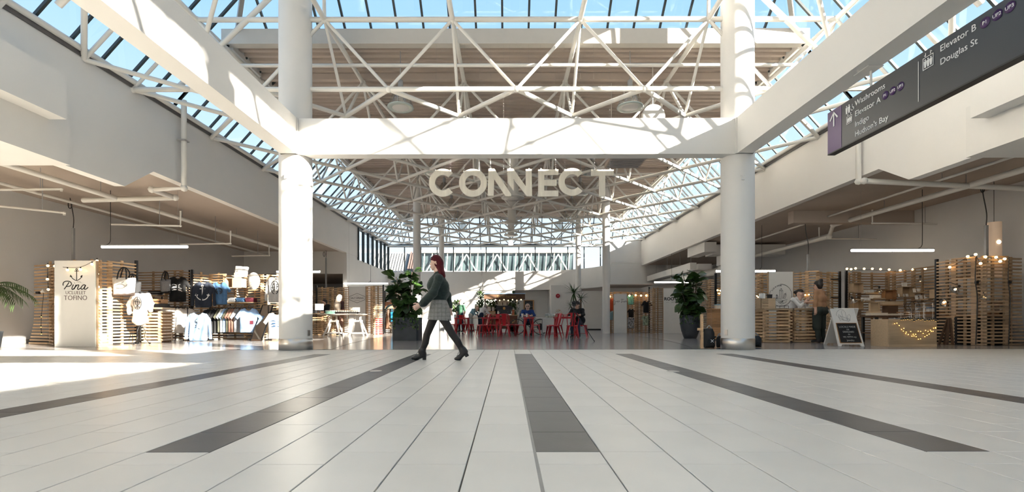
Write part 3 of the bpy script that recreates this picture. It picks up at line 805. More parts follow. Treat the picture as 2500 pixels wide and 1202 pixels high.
strokes([arc(.0, -.02, .025, -200, 60, 10), [(0, .045), (0, -.005), (.03, -.005), (.04, -.04)]], .007, SM(7.01, 3.715, .004), M_WHITEINK, sg, 'pictogram')
for y, z, s in ((7.07, 3.565, .9), (5.745, 3.70, 1.15)):
    strokes([[(-.06*s, -.065*s), (.06*s, -.065*s), (.06*s, .055*s), (-.06*s, .055*s), (-.06*s, -.07*s)], [(-.03*s, .10*s), (-.03*s, .065*s), (-.045*s, .08*s)], [(.03*s, .065*s), (.03*s, .10*s), (.045*s, .085*s)]], .008*s, SM(y, z, .004), M_WHITEINK, sg, 'pictogram')
    for dy in (.034, 0, -.034): person_icon(y+dy*s, z-.01*s, .8*s)
for y in (6.72, 4.3):
    MB().tube([(XSG+.05, y, 3.85), (XSG+.05, y, Z0)], .014, 8).build('hang_rod', M_WHITE, sg)
    MB().box(XSG-.09, XSG+.12, y-.14, y+.14, Z0-.012, Z0-.001).build('ceiling_plate', M_WHITE, sg)
# ---- linear lamps
def linear_lamp(label, px0, px1, py, D, cab=None, tilt=0.0, zc=None):
    zc = zc or ZC-.005
    a = W(px0, py, D); b = W(px1, py+tilt, D); c = (a+b)/2
    e = empty('linear_lamp', c, label=label, cat='lamp', group='linear ceiling lamps over the stalls')
    mid = (a+b)/2
    for p, q in ((a, mid-Vector((.015,0,0))), (mid+Vector((.015,0,0)), b)): MB().tube([p, q], .033*min(1.3, D/13), 10).build('diffuser', M_LED, e)
    MB().bar(a+Vector((0,0,.04)), b+Vector((0,0,.04)), .07, .025).build('housing', M_PLAST, e)
    if cab: 
        x = XD(cab, D)
        MB().tube(spline([(x-.12, D, c.z+.05), (x-.02, D, c.z+.12), (x, D, c.z+.35), (x, D, zc)], 5), .008, 5).build('cable', M_CABLE, e)
    x2 = a.x+.25 if cab and cab > (px0+px1)/2 else b.x-.25
    MB().tube([(x2, D, c.z+.05), (x2, D, zc)], .003, 4).build('hang_wire', M_PLAST, e)
linear_lamp('long lit linear lamp above the anchor-sign stall', 249, 458, 602, 12.8, 270)
linear_lamp('long lit linear lamp above the jewellery stall on the right', 2079, 2279, 613, 12.8, 2252)
linear_lamp('lit linear lamp above the white hexagon banner and trestle table', 840, 947, 692, 24.0, 905, 0.0, 5.6)
linear_lamp('lit linear lamp half hidden behind the wide sunlit column', 676, 781, 663, 19.2, 720)
linear_lamp('lit linear lamp above the small stall beside the tall fig pot', 1598, 1690, 690, 25.0, 1640)
linear_lamp('lit linear lamp half hidden behind the column below the directory sign', 1749, 1892, 663, 17.6, 1860)
# ---- grey power poles hanging from cables
def power_pole(label, px, py0, D, z1=2.0):
    x = XD(px, D); zt = ZD(py0, D)
    e = empty('power_pole', (x, D, z1), label=label, cat='power pole', group='power poles')
    MB().box(x-.03, x+.03, D-.03, D+.03, z1, zt).build('pole', M_PLAST, e)
    MB().tube(spline([(x, D, zt), (x+.01, D, zt+.3), (x-.08, D, zt+.8), (x-.09, D, max(zt+.9, ZC-.01))], 5), .012, 5).build('cable', M_CABLE, e)
    MB().tube([(x-.09+.05*math.cos(t), D, ZC-.18+.12*math.sin(t)) for t in [k*PI/6 for k in range(12)]], .012, 5, closed=True).build('cable_coil', M_CABLE, e)
power_pole('slim grey power pole rising behind the anchor sign', 179, 556, 13.6)
power_pole('slim grey power pole rising behind the long-haired shopper stall', 796, 630, 23.9, 1.6)
power_pole('slim grey power pole rising between the crystal banner and the two talking women', 1973, 622, 15.6)
power_pole('slim dark power pole beside the tall paper lamp', 2408, 552, 12.0)
# ---- tall paper cylinder lamp
pl = W(2427, 640, 12.1); e = empty('paper_lamp', (pl.x, pl.y, 1.7), label='tall glowing paper cylinder lamp rising above the rightmost slat wall', cat='lamp')
M_PAPERL = mat('lit_paper', (.80,.66,.52), .8, var=.03, emit=(1.0,.66,.42), estr=.10)
MB().lathe([(.142, 1.7), (.145, 2.3), (.143, 3.06)], (pl.x, pl.y, 0), 24).build('shade', M_PAPERL, e)
MB().ball((pl.x-.02, pl.y-.14, 2.55), (.05,.03,.05), 10).build('bulb', mat('lamp_glow', (1,.9,.7), .3, var=0, emit=(1.0,.80,.55), estr=5.0), e)
MB().tube([(pl.x, pl.y, 3.06), (pl.x, pl.y, ZC+.03)], .006, 5).build('cord', M_CABLE, e)
# ---- high-bay lamps and round diffusers under the deck
M_DOME = glass('clear_dome', (.80,.80,.78), .22, .08); M_RIM = mat('glass_rim', (.55,.62,.58), .15, var=0); M_LENS = mat('lamp_lens', (.75,.73,.70), .3, var=0)
def highbay():
    e = empty('high_bay_lamp', (0, 0, 0), cat='lamp', group='high bay lamps under the deck')
    MB().lathe([(.04,.50),(.09,.47),(.13,.42),(.21,.28),(.27,.12),(.29,0)], n=24).build('dome', M_DOME, e)
    MB().lathe([(.28,.01),(.325,.005),(.325,-.02),(.27,-.02)], n=24).build('rim', M_RIM, e)
    MB().lathe([(.26,.0),(.15,-.04),(.0001,-.05)], n=20).build('lens', M_LENS, e)
    MB().lathe([(.05,.48),(.065,.52),(.065,.66),(.03,.68)], n=12).build('ballast', M_PLAST, e)
    MB().tube([(0,0,.68),(0,0,1.39)], .012, 6).build('rod', M_PLAST, e)
    for a in (0.5, 2.6, 4.7): MB().tube([(.29*math.cos(a), .29*math.sin(a), -.01), (.31*math.cos(a), .31*math.sin(a), .12), (.14*math.cos(a), .14*math.sin(a), .44)], .008, 5).build('bracket', M_PLAST, e)
    return e
hb = highbay(); first = True
nth = ['nearest', 'second', 'third', 'fourth', 'fifth', 'farthest']
for s, sd in ((-1, 'left'), (1, 'right')):
    for k, y in enumerate((12.05, 17.5, 20.3, 23.0, 25.8, 28.5)):
        o = hb if first else dup(hb); first = False
        o.location = (X0+s*2.86, y, 5.94); tag(o, '%s bell-shaped high bay lamp in the %s row under the deck' % (nth[k], sd))
for x, y, lab in ((-5.3, 25.8, 'bell-shaped high bay lamp hanging by the left glazing edge'),):
    o = dup(hb); o.location = (x, y, 5.7); tag(o, lab)
for k, (y, z) in enumerate(((17.5, 5.02), (23.0, 5.22), (28.5, 5.6))):
    e = empty('air_diffuser', (X0, y, z), label='%s round white air diffuser hanging on the centre line of the roof' % ('nearest', 'middle', 'farthest')[k], cat='vent', group='round air diffusers')
    MB().lathe([(.20,.12),(.20,7.3-z)], (X0,y,z), 20).build('duct', M_TUBE, e)
    for r, dz in ((.40,.02),(.31,.0),(.22,-.02)): MB().lathe([(r,.06+dz),(r+.02,dz),(r-.08,dz+.03)], (X0,y,z), 24).build('cone_ring', M_TUBE, e)
o = empty('pendant_lamp', (X0, 30.4, 5.35), label='small lit pendant lamp at the far end of the centre line', cat='lamp')
MB().lathe([(.02,.35),(.12,.25),(.16,.05),(.15,0)], (X0,30.4,5.35), 16).build('shade', mat('lit_shade', (.9,.85,.75), .4, var=0, emit=(1,.85,.65), estr=2.0), o)
MB().tube([(X0,30.4,5.7),(X0,30.4,7.36)], .01, 5).build('cord', M_CABLE, o)
e = empty('dish_speaker', W(1597, 292, 12.6), label='round white dish behind the right bell lamp above the cross beam', cat='speaker')
c = W(1597, 282, 12.6); M = Matrix.Translation(c) @ Matrix.Rotation(PI/2, 4, 'X')
MB().lathe([(.0001,.0),(.27,0),(.30,-.02),(.30,-.10),(.27,-.12),(.0001,-.12)], (0,0,0), 28, 0, M).build('drum', M_WHITE, e)
MB().tube([c+Vector((0,.1,.28)), c+Vector((0,.1,7.3-c.z))], .012, 6).build('rod', M_TUBE, e)
MB().tube([c+Vector((0,.05,0)), c+Vector((0,.1,.28))], .02, 6).build('mount', M_TUBE, e)
# square supply grille above the T
c = W(1530, 395, 13.6); e = empty('supply_grille', c, label='square grey air grille under the deck right of the letter T', cat='vent')
MB().box(c.x-.5, c.x+.5, 13.2, 14.2, c.z, c.z+.12).build('grille_box', M_DECK, e)
for k in range(6): MB().box(c.x-.45, c.x+.45, 13.28+k*.15, 13.32+k*.15, c.z-.02, c.z+.0).build('louvre', M_PLAST, e)
for sx_ in (-.4, .4): MB().tube([(c.x+sx_, 13.7, c.z+.12), (c.x+sx_, 13.7, 7.34)], .008, 5).build('hang_rod', M_TUBE, e)
# ---- pipes
def pipe(label, pts, r, ring=True, drops=(), m=None):
    e = empty('ceiling_pipe', pts[0], label=label, cat='pipe')
    MB().tube(pts, r, 10).build('pipe_run', m or M_TUBE, e)
    for p in pts[1:-1]: MB().ball(p, r*1.35, 8).build('elbow', m or M_TUBE, e)
    for p in drops:
        MB().tube([p, (p[0], p[1], ZC)], .008, 5).build('hanger_rod', M_PLAST, e)
    return e
P_ = W
xl = -8.0
dl = 11.8
pipe('white drain pipe running down the left fascia and turning under the ceiling', [(xl+.1, dl, 6.0), (xl+.1, dl, 3.86), P_(371,462,dl), P_(428,482,12.5), P_(203,488,12.5)], .065)
MB().box(xl-.02, xl+.18, dl-.09, dl+.09, 5.0, 5.03).build('pipe_clamp', M_STEEL, [o for o in col.objects if o.name.startswith('ceiling_pipe')][-1])
pipe('long white sprinkler main along the left shop ceiling', [(-10.1, 7, 3.78), (-10.1, 24, 3.78)], .06, drops=[(-10.1, y, 3.8) for y in (9, 12, 15, 18)])
pipe('thin white pipe close to the left wall ceiling', [(-11.9, 7, 3.86), (-11.9, 24, 3.86)], .04)
for k, (a, b, D, lab) in enumerate((((-20,462),(150,461),10.9,'uppermost at the left edge of view'), ((-20,500),(157,519),11.4,'second at the left edge of view'), ((270,547),(441,551),13.6,'above the linear lamp of the anchor-sign stall'), ((440,596),(563,594),16.0,'right of the linear lamp of the anchor-sign stall'), ((566,625),(657,623),18.6,'just left of the wide sunlit column'))):
    A_, B_ = P_(*a, D), P_(*b, D)
    pipe('short white sprinkler branch, '+lab, [A_, B_, B_+Vector((.0,0,.42 if k > 1 else -.05))], .026, drops=[(A_+(B_-A_)*.7)])
dr = 11.5
pipe('white drain pipe running down the right fascia and crossing under the ceiling', [(8.34, dr, 5.5), (8.34, dr, 3.92), P_(2110,443,dr-.1), P_(2580,466,dr-.1)], .062, drops=[P_(2300,450,dr-.1)])
pipe('long white sprinkler main along the right shop ceiling', [(10.9, 7.0, 3.80), (10.9, 16.2, 3.80), (10.9, 16.4, 3.45), (10.9, 25, 3.45)], .07, drops=[(10.9, y, 3.85) for y in (9, 11.5, 14)])
pipe('thin white pipe beside the right sprinkler main', [(10.2, 8.0, 3.92), (10.2, 22, 3.92)], .03)
for k, (a, b, D, lab) in enumerate((((2130,546),(2345,548),14.6,'above the linear lamp of the jewellery stall'), ((2000,584),(2160,585),17.0,'farther back above the talking women'))):
    A_, B_ = P_(*a, D), P_(*b, D)
    pipe('short white sprinkler branch, '+lab, [A_+Vector((0,0,.4)), A_, B_], .026, drops=[A_+(B_-A_)*.6])
struct('ceiling_downstand', MB().box(9.1, WRX, 15.4, 15.7, 3.72, 4.12), M_CEIL)
pipe('white curved conduit on the right wall panel', [W(1490,690,30.4), W(1490,650,30.4), W(1495,643,30.4), W(1575,643,30.4)], .02)
pipe('white pipe pair standing by the left clerestory windows', [W(854,590,25.8), W(862,598,25.8), W(862,655,25.8), W(800,670,25.8)], .06)
pipe('thin white riser left of the clerestory pipe pair', [W(846,575,25.8), W(846,660,25.8)], .03)
# ducts right
du = empty('air_duct', (9.0, 23, 3.1), label='white rectangular air ducts under the right shop ceiling beyond the column', cat='duct')
for bx in ((8.75,9.05,23.2,30.4,3.05,3.38), (8.62,9.15,21.2,23.2,3.62,4.05), (9.15,12.4,21.6,22.4,3.55,4.0), (9.6,10.1,21.75,22.25,3.1,3.6), (9.05,9.7,23.0,23.5,3.05,3.3)):
    MB().box(*bx).build('duct_section', M_WHITE, du)
MB().tube(spline([(9.9,22,3.15),(10.0,23.2,2.95),(9.4,25,2.9),(9.2,30,2.9)], 6), .17, 12).build('round_duct', M_WHITE, du)
for y in (23.5,25,27,29): MB().tube([(8.9,y,3.38),(8.9,y,4.1)], .01, 5).build('hanger_rod', M_PLAST, du)
# long thin wire dropping through the nave
w = W(1177, 750, 26.0); e = empty('drop_cable', (w.x, w.y, 1.3), label='long thin dark cable dropping from the roof frame to the coffee cart', cat='cable')
MB().tube([W(1172,520,26.0), W(1174,600,26.0), W(1178,700,26.0), W(1177,745,26.0)], .012, 5).build('wire', M_CABLE, e)
MB().box(w.x-.03, w.x+.03, w.y-.03, w.y+.03, 1.28, 1.45).build('plug', M_BLACK, e)
# ================================================================== LEFT STALLS
def P2(px, D): return (XD(px, D), D)
def bulbs(name, label, pts, drop=.05, r=.03, parent_loc=None, m=None, cat='string lights'):
    """string lights: cord polyline through pts with a bulb hanging at each point"""
    pts = [Vector(p) for p in pts]
    e = empty(name, pts[0], label=label, cat=cat)
    cp = []
    for a, b in zip(pts, pts[1:]):
        L = (b-a).length
        for k in range(5): t = k/5; cp.append(a+(b-a)*t-Vector((0,0,.10*L*4*t*(1-t)*.4)))
    cp.append(pts[-1]); MB().tube(cp, .006, 5).build('cord', M_CABLE, e)
    s_ = MB().lathe([(.012,.03),(.014,.0),(.012,-.01)], n=8).mesh('socket', M_BLACK); bb = MB().ball((0,0,0), r, 8).mesh('bulb', m or M_BULB)
    for p in pts:
        inv = wm(e).inverted()
        put('socket', s_, e, inv @ Matrix.Translation(p-Vector((0,0,drop*.4))))
        put('bulb', bb, e, inv @ Matrix.Translation(p-Vector((0,0,drop))))
    return e
# stall 1: anchor sign
slat_wall('curved pine slat wall behind the tall white anchor sign', [P2(86,13.1), P2(150,12.7), P2(243,12.35), P2(268,12.5), P2(333,13.2)], 2.24, posts=[P2(333,13.2)], flare0=.26, phase=0)
slat_wall('low pine slat fin at the foot of the anchor-sign stall', [P2(128,12.55), P2(118,12.9)], 2.05, m=M_PINE2, flare0=.3)
e = empty('banner_sign', (XD(183,11.6), 11.6, 0), label='tall white sign board with a black anchor and script lettering', cat='sign')
bx0, bx1 = XD(133,11.6), XD(233,11.6)
MB().box(bx0, bx1, 11.6, 11.66, .0, 2.07).build('board', M_BANNER, e)
MB().box(bx0-.01, bx0+.03, 11.62, 11.68, 0, 2.07).build('edge_frame', M_PINE2, e); MB().box(bx1-.03, bx1+.01, 11.62, 11.68, 0, 2.07).build('edge_frame', M_PINE2, e)
def BP(x, y, z=.003): v = W(130+x/10.93, 640+y/10.93, 11.6); return frame((v.x, 11.6-z, v.z), (1,0,0), (0,0,1))
k_ = 11.6/F/10.93
def sc2(ls): return [[(x*k_, y*k_) for x, y in l] for l in ls]
strokes(sc2([arc(0,0,22,0,360,12), [(0,-20),(0,-300)], [(-55,-45),(55,-45)], spline([(-165,-165),(-100,-250),(0,-295),(90,-250),(145,-180)],5), [(-170,-205),(-165,-150),(-125,-195)], [(150,-165),(148,-160),(105,-190)], [(112,-205),(150,-160),(140,-215)]]), .016, BP(628,185), M_INK, e, 'anchor_mark')
pin = [spline([(-115,25),(-120,70),(-90,120),(-20,140),(70,125),(105,60),(60,10),(0,0),(-40,5)],5), spline([(40,110),(-20,20),(-90,-75)],4), spline([(160,50),(125,-20),(120,-70),(150,-75),(200,-20),(225,40)],4), [(185,88),(193,94)], spline([(235,45),(200,-20),(170,-75)],3), spline([(185,-40),(240,20),(290,42),(300,20),(275,-30),(270,-70),(300,-78),(350,-40)],5), spline([(480,30),(430,42),(380,0),(360,-50),(385,-78),(430,-50),(485,35)],5), spline([(485,35),(450,-40),(460,-78),(510,-60),(550,-20)],4)]
strokes(sc2(pin), .021, BP(385,640), M_INK, e, 'script_lettering')
strokes(sc2([spline([(-60,0),(-30,18),(-10,0),(20,18),(40,0),(60,-5)],3)]), .007, BP(690,530), M_GREYF, e, 'script_lettering')
text('UCLUELET', .118, BP(600,812), mat('faded_ink', (.12,.075,.07), .6, var=0), e, sx=.88, bold=-.0016)
text('TOFINO', .16, BP(600,950), MATS['faded_ink'], e, sx=.94, bold=-.0016)
bulbs('string_lights', 'string of glowing bulbs draped across the anchor sign', [W(118,700,12.0), W(116,675,12.0), W(117,642,12.0), W(134,643,11.8), W(165,652,11.5), W(197,651,11.5), W(225,638,11.5), W(237,630,11.9), W(238,662,12.0), W(240,694,12.0)], .06)
bulbs('fairy_string', 'tiny fairy lights hanging down the left edge of the anchor-sign stall', [W(107,710,12.8), W(101,770,12.8), W(100,795,12.8), W(101,812,12.8)], .03, .012, m=M_FAIRY)
o = empty('clip_lamp', W(98,712,12.8), label='small white clip lamp on the left edge of the anchor-sign stall', cat='lamp')
MB().lathe([(.02,0),(.04,.05),(.06,.12)], (0,0,0), 12, 0, Matrix.Translation(W(100,712,12.75)) @ Matrix.Rotation(1.2, 4, 'Y')).build('shade', M_WHITE, o); MB().box(*[v for c, h in zip(W(93,714,12.8), (.04,.03,.03)) for v in (c-h, c+h)]).build('clip', M_BLACK, o)
# palm at the left edge
pm = (XD(-22,11.3), 11.3); e = empty('potted_palm', (pm[0], pm[1], 0), label='palm fronds reaching in from the left edge', cat='plant')
MB().lathe([(.16,0),(.2,.35),(.21,.38),(.18,.36)], (pm[0],pm[1],0), 16).build('pot', M_DARKPOT, e)
MB().tube([(pm[0],pm[1],.3),(pm[0]+.03,pm[1],1.45)], [.04,.025], 8).build('trunk', M_STEM, e)
R = random.Random(3); fl = leaf_mesh(.34, .022, M_LEAF, .3, .1, 'leaflet', [.5,1,.9,.7,.4,.05])
for ang, up, L in ((0.1,.45,.75),(-.35,.15,.72),(.55,.2,.7),(2.8,.5,.7),(1.6,.6,.7),(4.2,.4,.7),(-.1,-.1,.6),(.3,.0,.55)):
    base = Vector((pm[0]+.03, pm[1], 1.45)); pts = [base+Vector((math.cos(ang)*L*t, math.sin(ang)*L*t, up*L*t-.55*t*t*L)) for t in [q/8 for q in range(9)]]
    fr_ = MB().tube(pts, [.012-.001*q for q in range(9)], 5).build('frond', M_LEAF, e)
    for q in range(1, 9):
        d = (pts[q]-pts[q-1]).normalized(); sd = d.cross(Vector((0,0,1))).normalized()
        for s in (-1, 1):
            for tt in (0, .5): leaf_at(fl, pts[q]-(pts[q]-pts[q-1])*tt, d*.8+sd*s*.8+Vector((0,0,-.25)), fr_, R.uniform(.7,1.05))
# stall 2 and 3 walls
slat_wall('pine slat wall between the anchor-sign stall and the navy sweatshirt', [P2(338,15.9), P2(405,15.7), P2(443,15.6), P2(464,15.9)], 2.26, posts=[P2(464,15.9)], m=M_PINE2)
slat_wall('sunlit pine slat wall behind the hanging sweatshirts and folded shirts', [P2(471,15.6), P2(515,16.1), P2(549,16.0), P2(600,16.4), P2(640,16.2), P2(655,16.3), P2(700,16.6)], 2.24, posts=[P2(470,15.6)])
slat_wall('short pine slat return behind the wide sunlit column', [P2(700,16.7), P2(735,18.5)], 2.2, m=M_PINE2)
# counter with till
counter('sunlit pine slat counter with a dark till drawer beside the mannequin', XD(387,13.9), 13.9, .44, .5, 1.0, rz=.08)
e = empty('till_box', (XD(386,13.9), 13.9, 1.0), label='black till drawer on the slat counter', cat='till')
MB().box(e.location.x-.22, e.location.x+.2, 13.72, 14.1, 1.001, 1.11).build('case', M_BLACK, e); MB().box(e.location.x-.2, e.location.x+.18, 13.71, 13.72, 1.01, 1.09).build('drawer_front', M_METALK, e); MB().ball((e.location.x-.13, 13.705, 1.06), .014, 6).build('lock', M_CHROME, e)
e = empty('wood_riser', (XD(386,13.95), 13.95, 1.11), label='brown wooden riser box on the till drawer', cat='box')
MB().box(e.location.x-.21, e.location.x+.19, 13.8, 14.08, 1.111, 1.24).build('body', M_OAK, e); MB().box(e.location.x-.2, e.location.x+.18, 13.795, 13.8, 1.15, 1.2).build('front_slot', M_DKWOOD, e)
# mannequin torso with cream sweater on a metal stand
M_CREAM = mat('cream_knit', (.78,.72,.66), .9, var=.06, scale=12, bump=.1, bscale=90, sheen=.3)
mx, my = XD(345,12.75), 12.75
e = empty('dress_form', (mx, my, 0), label='dress form in a cream sweatshirt with a lantern print on a wire stand', cat='mannequin')
zz = lambda py: ZD(py, 12.75)
blob('sweatshirt', [((mx-.04,my,zz(781)),(mx-.03,my,zz(765)),.15,.155,0), ((mx-.03,my,zz(765)),(mx-.01,my,zz(735)),.155,.17,0), ((mx-.10,my,zz(781)),(mx+.05,my,zz(781)),.12,.12,0), ((mx-.09,my,zz(740)),(mx+.09,my,zz(740)),.14,.14,0), ((mx-.17,my,zz(722)),(mx+.17,my,zz(722)),.075,.075,0), ((mx-.18,my,zz(723)),(mx-.29,my-.03,zz(743)),.072,.065,0), ((mx-.29,my-.03,zz(743)),(mx-.24,my-.10,zz(764)),.06,.05,0), ((mx+.17,my,zz(722)),(mx+.24,my+.03,zz(740)),.072,.062,0), ((mx+.24,my+.03,zz(740)),(mx+.20,my+.06,zz(758)),.06,.05,0)], .016, [M_CREAM], e, .03, noise=lambda G: .005*np.sin(G[...,2]*55+3*np.sin(G[...,0]*12)))
strokes([arc(0,0,.10,0,360,16,.16), arc(0,.02,.055,0,360,10,.08), [(-.06,-.1),(.06,-.1)], [(0,-.15),(0,.15)], [(-.09,.05),(.09,.02)], [(-.05,-.14),(.0,-.05),(.06,-.14)]], .012, frame((mx+.04, my-.185, zz(740)), (1,0,0), (0,0,1)), M_INK, e, 'print')
MB().lathe([(.055,zz(722)),(.05,zz(712)),(.0001,zz(711))], (mx,my,0), 12).build('neck_cap', M_BLACK, e)
MB().tube([(mx-.02,my,.1),(mx-.02,my,zz(782))], .014, 6).build('pole', M_METALK, e)
for a in (0.4, 2.5, 4.6):
    c, s = math.cos(a), math.sin(a)
    MB().tube(spline([(mx-.02,my,.55),(mx-.02+.1*c,my+.1*s,.35),(mx-.02+.09*c,my+.09*s,.18),(mx-.02+.2*c,my+.2*s,.02)],4), .009, 5).build('leg', M_METALK, e)
    MB().ball((mx-.02+.2*c,my+.2*s,.03), .028, 8).build('caster', M_METALK, e)
# tote bags
def tote(label, px, py0, py1, D, w, body, band, strap, pr=None, rz=0.0):
    x = XD(px, D); z0, z1 = ZD(py1, D), ZD(py0, D); h = z1-z0; e = empty('tote_bag', (x, D, z0), label=label, cat='bag')
    k = MB(); n = 8
    prof = [(-w/2*.9,0,.10),(w/2*.9,0,.10)]
    m = inflate('bag', [(-w/2*.86,0),(w/2*.86,0),(w/2,h*.62),(w/2*.97,h*.64),(-w/2*.97,h*.64),(-w/2,h*.62)], .09, .02, body, .006, 1.0, .10)
    put('bag_body', m, e, Matrix.Rotation(PI/2, 4, 'X'))
    m2 = inflate('band', [(-w/2*.88,-.005),(w/2*.88,-.005),(w/2*.92,h*.13),(-w/2*.92,h*.13)], .098, .02, band, 0, 0, .08); put('base_band', m2, e, Matrix.Rotation(PI/2, 4, 'X'))
    for yo in (-.05, .05):
        o = MB().tube(spline([(-w*.2,yo-.03,h*.58),(-w*.16,yo,h*.85),(0,yo*.3,h*1.0),(w*.16,yo,h*.85),(w*.2,yo-.03,h*.58)],5), .016, 5).build('strap', strap); o.parent = e
    if pr: pr(e, h)
    return e
M_CANV = mat('white_canvas', (.82,.80,.76), .85, var=.04, bump=.05, bscale=120); M_CANB = mat('black_canvas', (.02,.02,.022), .8, var=.1); M_GREYW = mat('grey_marl', (.28,.28,.29), .9, var=.25, scale=60)
M_TAN = mat('grey_brown_canvas', (.16,.12,.10), .85)
def whale(e, h): strokes_local([spline([(-.14,.02),(-.05,.06),(.05,.05),(.12,.0),(.16,.05)],4), spline([(-.12,-.03),(.0,-.05),(.1,-.02)],3), [(.02,.09),(.08,.12)]], .02, frame((0,-.105,h*.33),(1,0,0),(0,0,1)), M_GREYF, e)
tote('white canvas tote bag with whale print hanging on the anchor-sign stall', 303, 652, 722, 12.52, .60, M_CANV, M_TAN, M_CANB, whale)
tote('black tote bag behind the white whale tote', 324, 668, 722, 12.82, .45, M_CANB, M_CANB, M_CANB)
tote('grey patterned tote bag beside the black t-shirt', 404, 662, 716, 15.3, .33, M_GREYW, M_CANB, M_CANB)
# folded clothes
def folded(label, px, py, D, w, d, n, ms, name='folded_shirt', base=None, th=.035):
    x = XD(px, D); z = ZD(py, D) if base is None else base
    for i in range(n):
        m = ms[i % len(ms)]; key = ('fold', m.name, round(w,2))
        if key not in _g: _g[key] = inflate('cloth', [(-w/2,-d/2),(w/2,-d/2),(w/2,d/2),(-w/2,d/2)], th/2, .012, m, .003, random.random()*6, .02)
        e = empty(name, (x+random.uniform(-.01,.01), D, z+th*(i+.5)), random.uniform(-.08,.08), label=label % (('bottom','second','third','top')[min(i,3)] if n > 1 else ''), cat='shirt', group='folded shirts on the stalls')
        put('cloth', _g[key], e)
        o = MB().box(-.05,.05,-d/2-.008,-d/2+.01,-.004,.008).build('fold_edge', m); o.parent = e
M_BLUEC = mat('denim_blue_cotton', (.07,.16,.31), .9, var=.15, scale=14); M_NAVY = mat('navy_cotton', (.018,.024,.040), .9, var=.15); M_MAROON = mat('maroon_cotton', (.14,.02,.035), .9, var=.2)
M_LBLUE = mat('light_blue_cotton', (.30,.45,.70), .9, var=.06, scale=10); M_BLKC = mat('black_cotton', (.012,.012,.013), .9, var=.1); M_WHTC = mat('white_cotton', (.80,.79,.78), .9, var=.03); M_GRYC = mat('heather_grey_cotton', (.42,.41,.40), .9, var=.08, scale=40)
M_BROWNC = mat('rose_brown_cotton', (.28,.15,.11), .9, var=.1); M_OLIVE = mat('olive_cotton', (.10,.10,.07), .9, var=.1)
def shelf(label, px0, px1, py, D, dep=.3, m=None, th=.035):
    a, b = XD(px0, D), XD(px1, D); z = ZD(py, D); e = empty('wall_shelf', ((a+b)/2, D, z), label=label, cat='shelf')
    MB().box(a, b, D-dep, D+.02, z-th, z).build('board', m or M_PLY, e)
    for x in (a+.05, b-.05): MB().box(x-.012, x+.012, D-.03, D+.01, z-.14, z-th).build('bracket', M_METALK, e)
    return z
z = shelf('narrow shelf on the slat wall right of the white tote', 362, 400, 721, 15.7)
folded('%s dark grey folded shirt on the narrow shelf right of the white tote', 380, 720, 15.52, .32, .24, 4, [M_GREYW, M_BLKC], base=z)
z = shelf('pine shelf holding the folded grey, blue and maroon shirts', 559, 632, 738, 16.35, .34)
folded('%s grey folded shirt on the pine shelf', 570, 736, 16.15, .24, .26, 4, [M_GREYW], base=z); folded('%s blue folded shirt on the pine shelf', 590, 736, 16.15, .26, .26, 4, [M_BLUEC], base=z); folded('%s maroon folded shirt on the pine shelf', 614, 736, 16.15, .30, .26, 4, [M_MAROON], base=z)
# hanging garments
def at(px, py, D): return W(px, py, D)
whale_p = lambda m: pr_strokes([spline([(-.16,.06),(-.08,.1),(.02,.07),(.1,.1)],4), spline([(-.14,.0),(0,.02),(.14,-.02)],4), spline([(-.12,-.06),(.02,-.05),(.15,-.09)],4), [(-.1,.03),(.08,.045)], [(-.08,-.03),(.12,-.05)]], .018, m)
garment('black t-shirt with white wave print hanging beside the grey tote', 'tee', M_BLKC, at(434,737,15.5), 0.05, prt=whale_p(M_WHITEINK), scale=1.18)
garment('navy sweatshirt with white anchor print', 'sweater', M_NAVY, at(497,751,15.3), 0.05, prt=pr_strokes(anchor(.42), .022, M_WHITEINK), scale=1.22)
garment('blue t-shirt with round dark print beside the navy sweatshirt', 'tee', M_BLUEC, at(537,744,15.4), 0.0, prt=pr_strokes([arc(0,0,.10,0,360,18), arc(0,0,.08,0,360,18), [(-.06,-.03),(0,.05),(.06,-.03)], spline([(-.07,-.04),(0,-.02),(.07,-.05)],3)], .014, M_INK, 0, .42), scale=1.05)
garment('heather grey hooded sweatshirt with oval print by the wide sunlit column', 'sweater', M_GRYC, at(674,739,15.6), -.1, prt=pr_strokes([arc(0,0,.11,0,360,18,.17), arc(0,.02,.06,0,360,10,.09), [(-.1,0),(.1,.03)], [(0,-.16),(0,.16)], [(-.08,-.08),(.07,-.11)], [(-.06,.1),(.07,.08)]], .018, M_INK, 0, .40), scale=1.22)
garment('pale blue long-sleeved shirt with dark script print hanging low', 'sweater', M_LBLUE, at(484,833,14.6), 0.05, prt=pr_strokes([spline([(0,.15),(-.04,.1),(.03,.05),(-.03,0),(.03,-.05),(-.02,-.12)],4), spline([(-.05,.08),(.05,.02)],3), spline([(-.04,-.04),(.06,-.09)],3)], .012, M_INK), scale=1.28)
